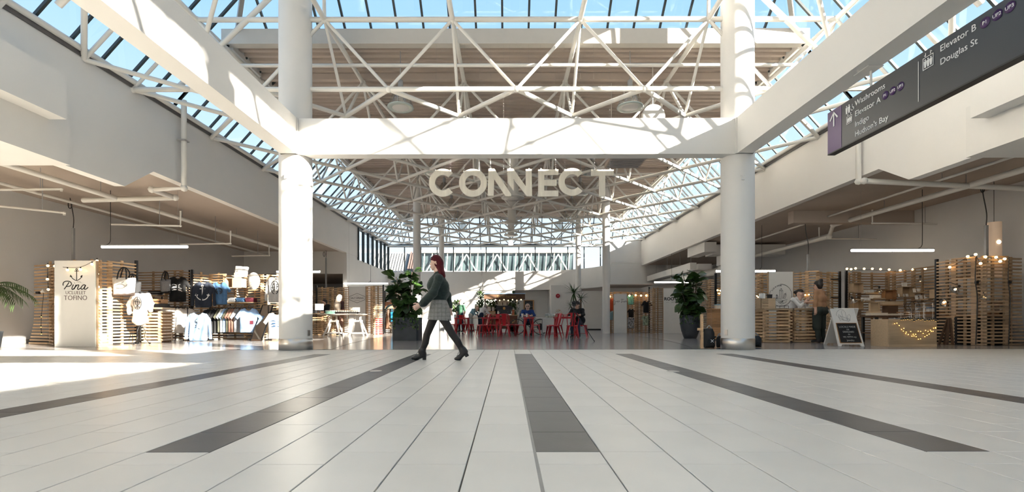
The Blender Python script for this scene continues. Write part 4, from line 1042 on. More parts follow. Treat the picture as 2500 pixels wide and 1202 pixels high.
# racks: rail, legs and the row of garments on it
def rack(label, px0, px1, D, z, D2=None):
    a = Vector((XD(px0,D), D, z)); b = Vector((XD(px1,D2 or D), D2 or D, z)); e = empty('clothes_rack', ((a.x+b.x)/2, D, 0), label=label, cat='clothes rack')
    MB().tube([a,b], .014, 6).build('rail', M_METALK, e)
    for p in (a,b):
        MB().tube([p,(p.x,p.y,.02)], .013, 6).build('leg', M_METALK, e); MB().box(p.x-.02,p.x+.02,p.y-.2,p.y+.2,0,.03).build('foot', M_METALK, e)
    MB().box(a.x,b.x,min(a.y,b.y)-.02,max(a.y,b.y)+.02,.12,.15).build('base_bar', M_METALK, e)
    return a, b
rack('black rail under the black t-shirt holding cream sweatshirts', 411, 458, 15.3, 1.06)
for i in range(5): garment('%s cream sweatshirt on the low rail beside the slat counter' % ('leftmost','second','middle','fourth','rightmost')[i], 'sweater', M_CREAM, (XD(417+9*i,15.3), 15.28, .22), .95, t=.024, fold=.006, scale=1.2, group='cream sweatshirts on the low rail')
rack('black rail under the folded shirts holding dark and coloured t-shirts', 512, 618, 15.5, 1.03)
for i in range(4): garment('%s black t-shirt on the long low rail' % ('leftmost','second','third','fourth')[i], 'tee', M_BLKC, (XD(520+8*i,15.5), 15.45, .2), .9, t=.024, fold=.006, scale=1.15, group='black t-shirts on the long rail', prt=whale_p(M_WHITEINK) if i == 1 else None)
for i, (m, cn) in enumerate(((M_OLIVE,'olive'),(M_WHTC,'white'),(M_LBLUE,'pale blue'),(M_OLIVE,'grey-green'),(M_BROWNC,'rose-brown'),(M_BROWNC,'second rose-brown'),(M_GREYW,'grey marl'))):
    garment('%s t-shirt edge-on in the middle of the long low rail' % cn, 'tee', m, (XD(551+6.6*i,15.5), 15.45, .24), 1.1, t=.022, fold=.005, scale=1.12, group='coloured t-shirts on the long rail')
garment('bright blue t-shirt with maroon pocket at the end of the long rail', 'tee', M_LBLUE, (XD(609,15.3), 15.25, .24), .35, scale=1.12, prt=pr_strokes([[(0,-.06),(0,.04)]], .09, M_MAROON, .08, .30))
garment('white t-shirt with dark whale print low beside the wide sunlit column', 'tee', M_WHTC, at(676,828,15.2), .1, scale=1.22, prt=whale_p(M_BLUEC))
rack('black rail holding the white whale t-shirt', 655, 705, 15.4, 1.12)
# wooden box, pillow, round sign, leaning mirror
z = ZD(704,15.8); x0, x1 = XD(563,15.8), XD(602,15.8)
e = empty('display_box', ((x0+x1)/2, 15.8, z), label='open plywood box on the slat wall under the white pillow', cat='box')
for bx in ((x0,x1,15.5,15.82,z,z+.02),(x0,x1,15.5,15.82,z+.31,z+.33),(x0,x0+.02,15.5,15.82,z,z+.33),(x1-.02,x1,15.5,15.82,z,z+.33),(x0+.22,x0+.24,15.5,15.82,z,z+.33),(x0,x1,15.8,15.82,z,z+.33),(x0+.24,x1,15.49,15.5,z,z+.33)): MB().box(*bx).build('panel', M_PLY, e)
e = empty('pillow', (XD(588,15.65), 15.65, z+.335), label='white printed pillow standing on the plywood box', cat='pillow')
put('cushion', inflate('cushion', [(-.22,0),(.2,.02),(.23,.36),(-.2,.40)], .09, .02, M_WHTC, .008, 1, .14), e, Matrix.Rotation(PI/2-.15, 4, 'X')); strokes_local([spline([(-.1,.0),(0,.06),(.1,.02)],3), spline([(-.08,-.06),(.1,-.04)],3)], .014, frame((0,-.135,.2),(1,0,0),(0,.15,1)), M_GREYF, e)
c = W(620,686,15.9); e = empty('round_sign', (c.x, c.y, c.z-.29), label='round white sign board beside the plywood box', cat='sign')
M = Matrix.Translation(c) @ Matrix.Rotation(PI/2, 4, 'X'); MB().lathe([(.0001,0),(.205,0),(.205,.03),(.0001,.03)], (0,0,0), 28, 0, M @ Matrix.Diagonal((1,1.38,1,1))).build('disc', M_BANNER, e)
strokes([arc(0,.02,.1,200,340,8), [(0,.12),(0,-.06)], [(-.05,.08),(.05,.08)], [(-.12,-.12),(.12,-.12)], [(-.1,-.17),(.1,-.17)]], .014, frame((c.x,c.y-.04,c.z),(1,0,0),(0,0,1)), M_GREYF, e, 'mark')
a, b = W(625,831,14.9), W(654,744,15.6); e = empty('leaning_mirror', (a.x, a.y, 0), label='narrow mirror leaning between the rails with a blue shirt reflected', cat='mirror')
d = (b-a); M = frame((a.x,a.y,.01), (1,-.25,0), d)
MB().box(-.2,.2,0,d.length,-.02,0,0,M).build('frame_board', M_DKWOOD, e); MB().box(-.17,.17,.03,d.length-.03,0,.004,0,M).build('mirror_glass', mat('mirror', (.8,.8,.8), .03, 1.0, var=0), e)
for x in (-.195,.195): MB().box(x-.015,x+.015,0,d.length,-.02,.012,0,M).build('rim', M_METALK, e)
# ================================================================== BEYOND THE CLERESTORY: neighbouring building
nb = empty('neighbour_building', (0, 46, 0), label='neighbouring building with brown ribbed roof and glazed truss front beyond the clerestory', cat='building')
M_TAB = mat('pale_table', (.6,.58,.55), .5); M_BROWNR = mat('brown_ribbed_roof', (.15,.10,.085), .6, var=.06); M_PALER = mat('pale_ribbed_roof', (.30,.29,.28), .6, var=.05); M_OUTG = mat('dark_reflecting_glass', (.06,.085,.09), .08, var=.5, scale=.5, spec=.8)
def roofslope(px0, px1, m, D=44, n=9):
    a, b = XD(px0, D), XD(px1, D); M = None
    MB().add([(a,D,2),(b,D,2),(b,D+5,7.4),(a,D+5,7.4),(a,D+.2,1.8),(b,D+.2,1.8),(b,D+5.2,7.2),(a,D+5.2,7.2)], [(0,1,2,3),(4,7,6,5),(0,3,7,4),(1,5,6,2),(3,2,6,7),(0,4,5,1)]).build('roof_slope', m, nb)
    for k in range(n+1):
        x = a+(b-a)*k/n; MB().bar((x,D-.02,2.05),(x,D+4.98,7.45), .12, .16, 0, (0,-1,1)).build('roof_rib', m, nb)
roofslope(880, 978, M_PALER, 44, 14); roofslope(978, 1032, M_BROWNR, 43.6, 9)
D = 44.0; a, b = XD(1028, D), XD(1400, D)
MB().box(a, b, D+.2, D+.5, 1.5, 6.9).build('glass_front', M_OUTG, nb)
MB().box(a-.2, b+.2, D-.2, D+.6, 6.75, 7.0).build('eaves_beam', M_WHITE, nb); MB().box(a, b, D-.1, D+.1, 5.0, 5.1).build('rail', M_PALER, nb)
n = 20
for k in range(n+1):
    x = a+(b-a)*k/n; MB().bar((x, D-.02, 2.2), (x+.35, D-.02, 6.8), .08, .06, 0, (0,1,0)).build('glazing_bar', M_KRAFT, nb)
for k in range(0, n, 4):
    x = a+(b-a)*(k+2)/n; w = (b-a)/n*1.9
    for s in (-1, 1): MB().bar((x, D-.12, 6.6), (x+s*w, D-.12, 4.3), .09, .06, 0, (0,1,0)).build('brace', M_WHITE, nb)
MB().box(a, b, D-.12, D, 4.2, 4.4).build('rail', M_PALER, nb)
struct('floor_roof_outside', MB().box(-40, 40, 34, 70, 2.5, 2.6), M_PALER)
# ================================================================== MIDDLE LEFT STALL
slat_wall('sunlit pine slat wall behind the till tablet and the long-haired shopper', [P2(776,22.2), P2(800,22.6), P2(812,22.5), P2(826,22.7), P2(850,22.6)], 2.2, posts=[P2(773,22.1)])
slat_wall('sunlit curved pine slat wall right of the hexagon banner', [P2(893,22.6), P2(897,22.0), P2(911,21.7), P2(914,21.6), P2(934,21.8)], 2.2, posts=[P2(936,21.8)])
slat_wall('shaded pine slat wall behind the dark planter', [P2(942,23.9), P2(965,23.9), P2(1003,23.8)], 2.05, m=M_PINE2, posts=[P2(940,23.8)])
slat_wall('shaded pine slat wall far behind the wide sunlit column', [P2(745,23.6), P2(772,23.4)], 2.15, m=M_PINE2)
D = 22.35; e = empty('banner_sign', (XD(871,D), D, 0), label='white banner board with a black hexagon emblem', cat='sign')
MB().box(XD(851,D), XD(893,D), D, D+.05, 0, 2.19).build('board', M_BANNER, e); MB().box(XD(851,D)-.015, XD(851,D)+.01, D-.01, D+.06, 0, 2.2).build('edge_frame', M_PINE2, e); MB().box(XD(893,D)-.01, XD(893,D)+.015, D-.01, D+.06, 0, 2.2).build('edge_frame', M_PINE2, e)
c = W(872, 728, D); M = frame((c.x, D-.004, c.z), (1,0,0), (0,0,1)); kx = D/F
strokes([[(-19*kx,4*kx),(0,11.5*kx),(19*kx,4*kx),(19*kx,-4*kx),(0,-11.5*kx),(-19*kx,-4*kx),(-19*kx,4*kx)]], .014, M, M_INK, e, 'emblem')
text('SALT SPRING', .105, M, M_INK, e, ext=.002); strokes([[(-.12,-.11),(.12,-.11)],[(-.07,.11),(.07,.11)]], .012, M, M_GREYF, e, 'rule_line')
# counter with tablet
counter('sunlit pine slat counter beside the wide sunlit column', XD(777,20.4), 20.4, .62, .5, .93)
x, y = XD(781,20.4), 20.4; e = empty('till_tablet', (x, y, .93), label='white till tablet on a stand on the sunlit slat counter', cat='tablet')
MB().box(-.17,.17,-.012,.012,0,.27,0,Matrix.Translation((x,y-.05,1.06)) @ Matrix.Rotation(.35,4,'Z') @ Matrix.Rotation(-.25,4,'X')).build('screen', M_PAPER, e); MB().tube([(x,y,.932),(x,y-.03,1.1)], .02, 8).build('stand', M_BLACK, e); MB().lathe([(.08,.931),(.07,.945),(.0001,.945)],(x,y,0),12).build('foot', M_BLACK, e)
def simple_box(name, label, cat, px, py_bot, D, w, d, h, m, lid=None, rz=0.0, group=None, z=None):
    z = ZD(py_bot, D) if z is None else z; x = XD(px, D); e = empty(name, (x, D, z), rz, label=label, cat=cat, group=group)
    o = MB().box(-w/2,w/2,-d/2,d/2,.001,h*.8).build('body', m); o.parent = e
    o = MB().box(-w/2-.004,w/2+.004,-d/2-.004,d/2+.004,h*.8,h).build('lid', lid or m); o.parent = e
    return e
simple_box('receipt_printer', 'black receipt printer left of the till tablet', 'printer', 767, 760, 20.4, .2, .22, .13, M_BLACK, M_METALK, z=.931)
# trestle table
D = 19.4; zt = .885
for k, px in enumerate((815, 873)):
    x = XD(px, D); e = empty('trestle', (x, D, 0), label='white adjustable trestle, %s of the two under the display table' % ('left', 'right')[k], cat='trestle', group='white trestles')
    MB().bar((x-.42*.55, D, .83), (x+.42*.55, D, .83), .07, .045).build('top_rail', M_WHITE, e)
    for s in (-1, 1):
        MB().bar((x+s*.11, D, .56), (x+s*.11, D, .82), .06, .05, 0, (0,1,0)).build('slide_post', M_WHITE, e)
        for t in (-1, 1): MB().bar((x+s*.33, D+t*.26, .0), (x+s*.12, D+t*.03, .63), .055, .04, 0, (0,1,0)).build('leg', M_WHITE, e)
        MB().bar((x+s*.29, D-.23, .12), (x+s*.29, D+.23, .12), .03, .05).build('side_rail', M_WHITE, e)
    MB().bar((x-.19, D, .60), (x+.19, D, .60), .09, .07).build('collar_rail', M_WHITE, e)
    for t in (-1, 1): MB().bar((x-.29, D+t*.24, .12), (x+.29, D+t*.24, .12), .03, .05).build('foot_rail', M_WHITE, e)
e = empty('display_table', (XD(840,D), D, zt-.03), label='long pale table top resting on two white trestles', cat='table')
MB().box(XD(788,D), XD(892,D), D-.32, D+.32, zt-.028, zt).build('table_top', M_PAPER, e); MB().box(XD(788,D)+.02, XD(892,D)-.02, D-.3, D+.3, zt-.045, zt-.028).build('under_frame', M_PINE, e)
M_MINT = mat('mint_card', (.30,.55,.45), .6); M_AMBER = mat('amber_jar', (.30,.15,.06), .2); M_JAR = mat('frosted_jar', (.70,.66,.58), .25)
for i in range(6): simple_box('mint_box', '%s mint green soap box on the trestle table' % ('leftmost','second','third','fourth','fifth','rightmost')[i], 'box', 797+3.8*i, 0, D-.12, .055, .08, .14, M_MINT, M_PAPER, group='mint soap boxes', z=zt)
e = empty('display_tray', (XD(849,D), D-.05, zt+.05), label='long black tray raised on the trestle table', cat='tray')
MB().box(XD(820,D), XD(879,D), D-.16, D+.06, zt+.05, zt+.075).build('tray_base', M_BLACK, e)
for px in (824, 875): MB().box(XD(px,D)-.02, XD(px,D)+.02, D-.12, D+.02, zt, zt+.05).build('foot', M_BLACK, e)
for i in range(13):
    x = XD(823+4.35*i, D); e = empty('candle_jar', (x, D-.08, zt+.075), label='%s candle jar on the black tray' % ('first','second','third','fourth','fifth','sixth','seventh','eighth','ninth','tenth','eleventh','twelfth','last')[i]+' from the left', cat='jar', group='candle jars')
    MB().lathe([(.026,.001),(.028,.02),(.028,.07)], (x,D-.08,zt+.075), 10).build('glass', M_JAR, e); MB().lathe([(.029,.07),(.029,.09),(.0001,.09)], (x,D-.08,zt+.075), 10).build('lid', M_AMBER, e)
for i in range(4): 
    simple_box('gift_card_box', '%s kraft box standing behind the candle jars' % ('leftmost','second','third','rightmost')[i], 'box', 857+6*i, 0, D+.02, .1, .05, .19, M_KRAFT, z=zt+.075, group='kraft boxes behind the jars')
slat_low = counter('low sunlit pine slat block below the till counter', XD(789,21.2), 21.2, .3, .4, .86)
# red crate and blue bag behind the slats
simple_box('red_crate', 'stacked red crate glowing behind the slat wall right of the hexagon banner', 'crate', 924, 0, 22.3, .42, .3, .75, M_RED, z=.0)
simple_box('shop_box', 'orange cardboard box on the shaded slat wall shelf', 'box', 951, 0, 23.5, .36, .25, .26, mat('orange_card', (.55,.30,.18), .7), z=1.24)
z_ = 1.23; e = empty('wall_shelf', (XD(952,23.6), 23.6, z_), label='shelf carrying the orange box behind the dark planter', cat='shelf'); MB().box(XD(943,23.6), XD(963,23.6), 23.35, 23.85, z_-.03, z_).build('board', M_PINE, e); MB().box(XD(952,23.6)-.015, XD(952,23.6)+.015, 23.75, 23.85, z_-.15, z_-.03).build('bracket', M_METALK, e)
M_CYAN = mat('cyan_fabric', (.02,.30,.55), .8)
e = empty('blue_bag', (XD(957,22.8), 22.8, 0), label='bright blue bag hanging by the dark planter', cat='bag'); put('bag_body', inflate('bag', [(-.08,.55),(.08,.55),(.10,1.0),(-.08,1.02)], .05, .02, M_CYAN, .005, 0, .05), e, Matrix.Rotation(PI/2,4,'X')); o = MB().tube([(-.05,0,.98),(0,0,1.15),(.05,0,.98)], .01, 5).build('strap', M_CYAN); o.parent = e; o = MB().tube([(0,.03,0),(0,.03,1.16)], .012, 5).build('stand', M_METALK); o.parent = e
e = empty('hanging_coat', (XD(947,22.9), 22.9, .2), label='dark brown coat hanging beside the shaded slat wall', cat='coat'); put('cloth', inflate('coat', [(-.14,.0),(.16,.02),(.12,.6),(.05,.95),(-.04,.95),(-.1,.6)], .08, .02, M_DKWOOD, .01, 2, .06), e, Matrix.Rotation(PI/2,4,'X')); hanger(e, .2, .93)
# ================================================================== PLANTERS WITH FIG TREES
D = 15.2; x0, x1 = XD(958,14.85), XD(1021,14.85); xc = (x0+x1)/2
e = empty('planter', (xc, D, 0), label='square charcoal planter with a tall fiddle-leaf fig left of the walking woman', cat='planter')
MB().prism([(x0+.05,D-.38),(x1-.05,D-.38),(x1,D-.33),(x1,D+.33),(x1-.05,D+.38),(x0+.05,D+.38),(x0,D+.33),(x0,D-.33)], Matrix(), .71).build('planter_box', M_DARKPOT, e)
MB().box(x0+.04, x1-.04, D-.34, D+.34, .70, .716).build('soil', M_SOIL, e)
def wp(pts, D): return [W(px, py, D+dy) for px, py, dy in pts]
fig_crown(e, None, [wp([(988,776,.3),(985,735,.3),(972,700,.35),(967,676,.3)],15), wp([(992,776,.2),(1000,730,.15),(1003,700,.1),(1006,664,.1)],15), wp([(985,776,.3),(978,745,.1),(970,722,0),(962,708,0)],15), wp([(994,776,.3),(1004,750,.4),(1008,720,.45),(1012,690,.4)],15)], 160, 11)
ivy = [leaf_mesh(.07,.05,M_LEAF,.3,.2), leaf_mesh(.06,.05,M_LEAF2,.4,.2)]
def trailing(e, pts, n, seed, drop=.3):
    R = random.Random(seed); b = MB(); b2 = MB()
    for i in range(n):
        p = Vector(R.choice(pts))+Vector((R.uniform(-.08,.08), R.uniform(-.05,.0), -R.random()**1.8*drop)); me = R.choice(ivy)
        a = R.random()*6.28; M = Matrix.Translation(p) @ Matrix.Rotation(a,4,'Z') @ Matrix.Rotation(R.uniform(-1.2,.3),4,'X') @ Matrix.Scale(R.uniform(.7,1.3),4)
        b.add([M @ v.co for v in me.vertices], [tuple(q.vertices) for q in me.polygons], R.randrange(2))
    tag(b.build('trailing_ivy', [M_LEAF, M_LEAF2], e), kind='stuff')
trailing(e, [(x0+t*(x1-x0), D-.39, .72) for t in (0,.1,.15,.3,.45,.7,.85,.9,1)], 150, 4, .34)
D = 16.6; xc = XD(1685,D); e = empty('planter', (xc, D, 0), label='tall tapered charcoal pot with a fiddle-leaf fig right of the cafe, before a white banner', cat='planter')
MB().lathe([(.19,.0),(.21,.01),(.29,.25),(.335,.5),(.345,.68),(.325,.80),(.30,.80),(.29,.74),(.0001,.74)], (xc,D,0), 32).build('pot', M_DARKPOT, e)
fig_crown(e, None, [wp([(1683,775,0),(1680,735,.1),(1675,700,.05),(1668,672,0)],16.6), wp([(1688,775,0),(1695,735,-.1),(1700,700,-.05),(1705,678,0)],16.6), wp([(1684,775,0),(1690,745,.2),(1693,710,.25),(1694,672,.2)],16.6), wp([(1686,775,0),(1676,750,-.2),(1668,725,-.2),(1664,708,-.1)],16.6)], 160, 23)
trailing(e, [(xc+.33*math.cos(a), D+.33*math.sin(a), .80) for a in (-2.9,-2.7,-2.2,-1.6,-1.0,-.5,-.3)], 130, 5, .30)
# ================================================================== CAFE
def tolix():
    e = empty('cafe_chair', (0,0,0), cat='chair', group='red metal cafe chairs')
    s = MB(); w = .18      # faces -Y (the sitter looks towards -Y)
    s.add([(-.16,.17,.45),(.16,.17,.45),(.18,-.18,.455),(-.18,-.18,.455),(-.165,.18,.42),(.165,.18,.42),(.19,-.19,.42),(-.19,-.19,.42)], [(0,3,2,1),(0,1,5,4),(1,2,6,5),(2,3,7,6),(3,0,4,7),(4,5,6,7)]); s.build('seat', M_RED, e)
    for sx_ in (-1, 1):
        for sy in (-1, 1):
            t, b = Vector((sx_*.165, sy*.165, .44)), Vector((sx_*.215, sy*(.215 if sy < 0 else .25), 0))
            q = MB(); d = (b-t)
            q.add([t+Vector((-sx_*.075,0,0)), t, t+Vector((0,-sy*.075,0)), t+d*.99+Vector((-sx_*.022,0,0)), b, b+Vector((0,-sy*.022,0))], [(0,1,4,3),(1,2,5,4),(3,4,1,0),(4,5,2,1)]); q.build('leg', M_RED, e)
    MB().tube(spline([(-.165,.16,.44),(-.19,.21,.62),(-.19,.235,.76),(-.14,.25,.845),(0,.255,.86),(.14,.25,.845),(.19,.235,.76),(.19,.21,.62),(.165,.16,.44)],4), .013, 6).build('back_frame', M_RED, e)
    m = MB(); m.add([(-.06,.165,.45),(.06,.165,.45),(.085,.258,.85),(-.085,.258,.85),(-.06,.172,.45),(.06,.172,.45),(.085,.265,.85),(-.085,.265,.85)], [(0,1,2,3),(4,7,6,5),(0,3,7,4),(1,5,6,2),(3,2,6,7)]); m.build('backrest', M_RED, e)
    for a, b in (((-.2,-.2,.15),(.2,.22,.15)),((.2,-.2,.15),(-.2,.22,.15))): MB().bar(a, b, .02, .012).build('cross_brace', M_RED, e)
    return e
ch = tolix(); first = True
CHR = [(1102,22.4,-1.45,'red metal cafe chair at the left end of the leftmost red table'), (1145,22.4,1.35,'red metal cafe chair at the right end of the leftmost red table'), (1124,23.3,3.3,'red metal cafe chair behind the leftmost red table'),
      (1178,18.5,-1.2,'red metal cafe chair at the left end of the long red table'), (1184,19.6,-2.2,'red metal cafe chair behind the left end of the long red table'), (1232,18.2,3.05,'red metal cafe chair showing its solid back before the coffee cart'), (1209,18.6,-.4,'red metal cafe chair facing out at the middle of the long red table'), (1250,20.2,1.2,'red metal cafe chair standing in shade by the coffee cart counter'),
      (1272,18.8,-1.7,'red metal cafe chair left of the seated man\'s table'), (1307,18.9,1.5,'red metal cafe chair right of the seated man\'s table'),
      (1350,16.5,-1.35,'red metal cafe chair at the left of the nearest red table'), (1356,18.0,-2.6,'red metal cafe chair behind the nearest red table'), (1397,16.3,3.1,'nearest red metal cafe chair with its back to us beside the tripod'), (1420,17.2,1.3,'red metal cafe chair under the person in black')]
for px, D, rz, lab in CHR:
    o = ch if first else dup(ch); first = False
    o.location = (XD(px,D), D, 0); o.rotation_euler = (0,0,rz); tag(o, lab)
def cafe_table(label, px0, px1, D, dep=.7, z=.74):
    a, b = XD(px0,D), XD(px1,D); e = empty('cafe_table', ((a+b)/2, D, 0), label=label, cat='table', group='red metal cafe tables')
    MB().box(a,b,D-dep/2,D+dep/2,z-.035,z).build('table_top', M_RED, e); MB().box(a+.02,b-.02,D-dep/2+.02,D+dep/2-.02,z-.06,z-.035).build('apron', M_RED, e)
    for x in (a+.07,b-.07):
        for y in (D-dep/2+.07, D+dep/2-.07): MB().tube([(x,y,z-.05),(x+(.03 if x > (a+b)/2 else -.03),y,0)], [.032,.018], 6).build('leg', M_RED, e)
cafe_table('leftmost red metal cafe table behind the walking woman', 1110, 1147, 22.6); cafe_table('long red metal cafe table before the coffee cart', 1176, 1226, 18.9); cafe_table('red metal cafe table where the man in blue sits', 1277, 1304, 18.7); cafe_table('nearest red metal cafe table by the tripod', 1352, 1403, 17.2)
def cup(label, px, D, z, cat='cup'):
    x = XD(px,D); e = empty('paper_cup', (x,D,z), label=label, cat=cat, group='paper cups'); MB().lathe([(.03,.001),(.042,.12)], (x,D,z), 12).build('cup', M_PAPER, e); MB().lathe([(.044,.12),(.044,.13),(.035,.14),(.0001,.14)], (x,D,z), 12).build('lid', M_WHITE, e)
cup('white paper cup left of the man in blue', 1275, 18.5, .74); cup('white paper cup held by the man in blue', 1286, 18.45, .74)
# coffee cart
D = 25.5; cx0, cx1 = XD(1183,D), XD(1263,D)
M_BARW = wood('bar_front_wood', (.16,.06,.03)); M_GOLD = mat('gold_paint', (.45,.28,.10), .5, var=.2)
ct = empty('coffee_cart', ((cx0+cx1)/2, D, 0), label='dark coffee cart with awning, lights and painted front', cat='coffee cart')
for k in range(12):
    a = cx0+(cx1-cx0)*k/12; MB().box(a+.004, a+(cx1-cx0)/12-.004, D-.42, D-.39, .18, .86).build('front_board', M_BARW, ct)
MB().box(cx0, cx1, D-.38, D+.4, .18, .86).build('body', M_DKWOOD, ct); MB().box(cx0-.06, cx1+.06, D-.5, D+.46, .86, .90).build('counter_top', M_PLY, ct)
for x in (cx0+.25, cx1-.25):
    M = Matrix.Translation((x, D-.46, .17)) @ Matrix.Rotation(PI/2,4,'X'); MB().lathe([(.13,-.03),(.17,-.03),(.17,.03),(.13,.03),(.13,-.03)], (0,0,0), 20, 0, M).build('wheel', M_BLACK, ct)
for x in (cx0+.02, cx1-.02):
    for y in (D-.36, D+.36): MB().box(x-.025,x+.025,y-.025,y+.025,.9,1.78).build('post', M_PALER, ct)
MB().box(XD(1213,D),XD(1246,D),D+.37,D+.4,.9,1.72).build('back_panel', M_PAPER, ct)
for px in (1227,1238): MB().box(XD(px,D)-.02,XD(px,D)+.02,D+.35,D+.37,1.42,1.58).build('tool', M_BLACK, ct)
aw0, aw1 = XD(1183,D), XD(1281,D)
MB().add([(aw0,D-.6,1.72),(aw1,D-.6,1.72),(aw1,D-.45,1.98),(aw0,D-.45,1.98),(aw0,D+.5,1.72),(aw1,D+.5,1.72),(aw1,D+.45,1.98),(aw0,D+.45,1.98)], [(0,1,2,3),(5,4,7,6),(0,3,7,4),(1,5,6,2),(0,4,5,1)]).build('awning', M_DKWOOD, ct)
MB().box(aw0-.02,aw1+.02,D-.5,D+.5,1.98,2.02).build('awning_top', mat('sky_blue_sheet', (.35,.55,.80), .4), ct)
text('Coffee Espresso', .17, frame((( aw0+aw1)/2+.1, D-.545, 1.85), (1,0,0), (0,.5,1)), M_GOLD, ct, sx=.9)
for ln in range(4):
    R = random.Random(ln+40); x = cx0+.3+ln*.42; strokes([spline([(R.uniform(-.12,.12), R.uniform(-.22,.22)) for _ in range(7)],4)], .018, frame((x, D-.425, .52),(1,0,0),(0,0,1)), M_GOLD, ct, 'painted_scroll')
strokes([arc(0,0,.16,0,360,20)], .02, frame((cx0+.75, D-.428, .5),(1,0,0),(0,0,1)), M_GOLD, ct, 'painted_scroll')
bulbs('string_lights', 'warm bulbs strung under the awning of the coffee cart', [(aw0+.15+k*.22, D-.62, 1.74-.04*(k % 2)) for k in range(9)], .06, .028)
mx = XD(1231,D); e = empty('espresso_machine', (mx, D-.1, .9), label='black domed espresso machine with gold crest on the coffee cart', cat='espresso machine')
MB().box(mx-.36,mx+.36,D-.3,D+.15,.905,1.18).build('body', M_BLACK, e); MB().prism([(-.45+.0,.0),(.45,.0),(.43,.12),(.36,.2),(-.36,.2),(-.43,.12)], frame((mx,D-.32,1.18),(1,0,0),(0,0,1)) @ Matrix.Translation((0,0,-.46)), .46).build('hood', M_METALK, e)
MB().box(mx-.38,mx+.38,D-.34,D-.3,.905,.94).build('drip_tray', M_CHROME, e); MB().ball((mx,D-.34,1.24),(.07,.02,.08),10).build('crest', M_GOLD, e)
for s in (-.2,.2): MB().tube([(mx+s,D-.34,1.08),(mx+s,D-.42,1.06)], .02, 6).build('group_handle', M_CHROME, e)
simple_box('wooden_crate', 'pale wooden crate on the coffee cart left of the espresso machine', 'crate', 1200, 0, D-.1, .42, .3, .2, M_PLY, M_OAK, z=.901)
simple_box('syrup_bottle', 'orange syrup bottle right of the espresso machine', 'bottle', 1253, 0, D-.15, .12, .1, .34, mat('orange_syrup', (.50,.14,.05), .2), M_PAPER, z=.901)
def milk(label, px, z, D, w=.09, h=.2):
    x = XD(px,D); e = empty('jug', (x,D,z), label=label, cat='jug', group='jugs and cups on the coffee cart'); MB().lathe([(w*.5,.001),(w*.55,h*.5),(w*.4,h*.8),(w*.42,h)], (x,D,z), 12).build('body', M_PAPER, e); MB().tube([(x+w*.5,D,z+h*.8),(x+w*.95,D,z+h*.6),(x+w*.5,D,z+h*.3)], .008, 5).build('handle', M_PAPER, e)
milk('white jug on the crate left of the espresso machine', 1193, 1.101, D-.1, .22, .24); milk('small white jug on the crate near the barista', 1204, 1.101, D-.1, .12, .22); milk('steel-white jug at the foot of the espresso machine', 1216, .901, D-.4, .1, .2)
# foliage around the cart
SMALL = leaf_mesh(.12, .085, M_LEAF2, .35, .15, 'leaf', [.2,.8,1,.85,.6,.05]); SMALLD = leaf_mesh(.12, .085, M_LEAF, .4, .15, 'leaf', [.2,.8,1,.85,.6,.05])
def bush(label, c, r, n, seed, ms=None, pot=None, name='potted_plant', hang=None):
    R = random.Random(seed); c = Vector(c); base = (c.x, c.y, pot[0] if pot else c.z-r[2])
    e = empty(name, base, label=label, cat='plant'); ms = ms or [SMALL, SMALLD]
    k = min(n, 90); b = MB()
    for i in range(n):
        d = Vector((R.gauss(0,1), R.gauss(0,1), R.gauss(0,1))).normalized(); q = R.random()**.4
        p = c+Vector((d.x*r[0]*q, d.y*r[1]*q, d.z*r[2]*q)); dd = d+Vector((0,0,-.3 if d.z < .3 else .3)); me = R.choice(ms)
        if i < k: leaf_at(me, p, dd, e, R.uniform(.7,1.2), R.uniform(-.8,.8))
        else:
            x = dd.normalized().cross(Vector((0,0,1))).normalized(); dn = dd.normalized(); z = x.cross(dn); s = R.uniform(.7,1.2)
            b.add([p+(x*v.co.x+dn*v.co.y+z*v.co.z)*s for v in me.vertices], [tuple(f.vertices) for f in me.polygons], 0 if me.materials[0] is M_LEAF else 1)
    if n > k: tag(b.build('foliage', [M_LEAF, M_LEAF2], e), kind='stuff')
    if pot:
        z0, z1, pr = pot; MB().lathe([(pr*.75,z0+.001),(pr,z1),(pr*.9,z1),(pr*.85,z1-.04),(.0001,z1-.04)], (c.x,c.y,0), 16).build('pot', M_PLAST if pr > .12 else M_DARKPOT, e)
        MB().tube([(c.x,c.y,z1-.05),(c.x,c.y,c.z)], .015, 6).build('stem', M_STEM, e)
    if hang: MB().tube([(c.x,c.y,c.z),(c.x,c.y,hang)], .008, 5).build('hanging_cord', M_CABLE, e)
    return e
bush('pale green trailing plant in a tall grey pot behind the leftmost table', W(1117,748,27.0), (.42,.3,.36), 330, 1, pot=(0,.95,.2))
bush('sunlit trailing plant climbing the left post of the coffee cart', W(1174,738,26.15), (.30,.22,.62), 380, 2, pot=(0,.9,.16))
bush('green plant hanging inside the left half of the coffee cart', W(1200,737,25.7), (.30,.2,.38), 230, 3, hang=1.72); bush('bright small plant on the crate beside the barista', W(1200,753,25.55), (.16,.12,.18), 60, 4, pot=(1.101,1.2,.08)); bush('dark plant hanging down the right end of the coffee cart', W(1254,742,25.7), (.30,.2,.62), 330, 5, [SMALLD], hang=1.72)
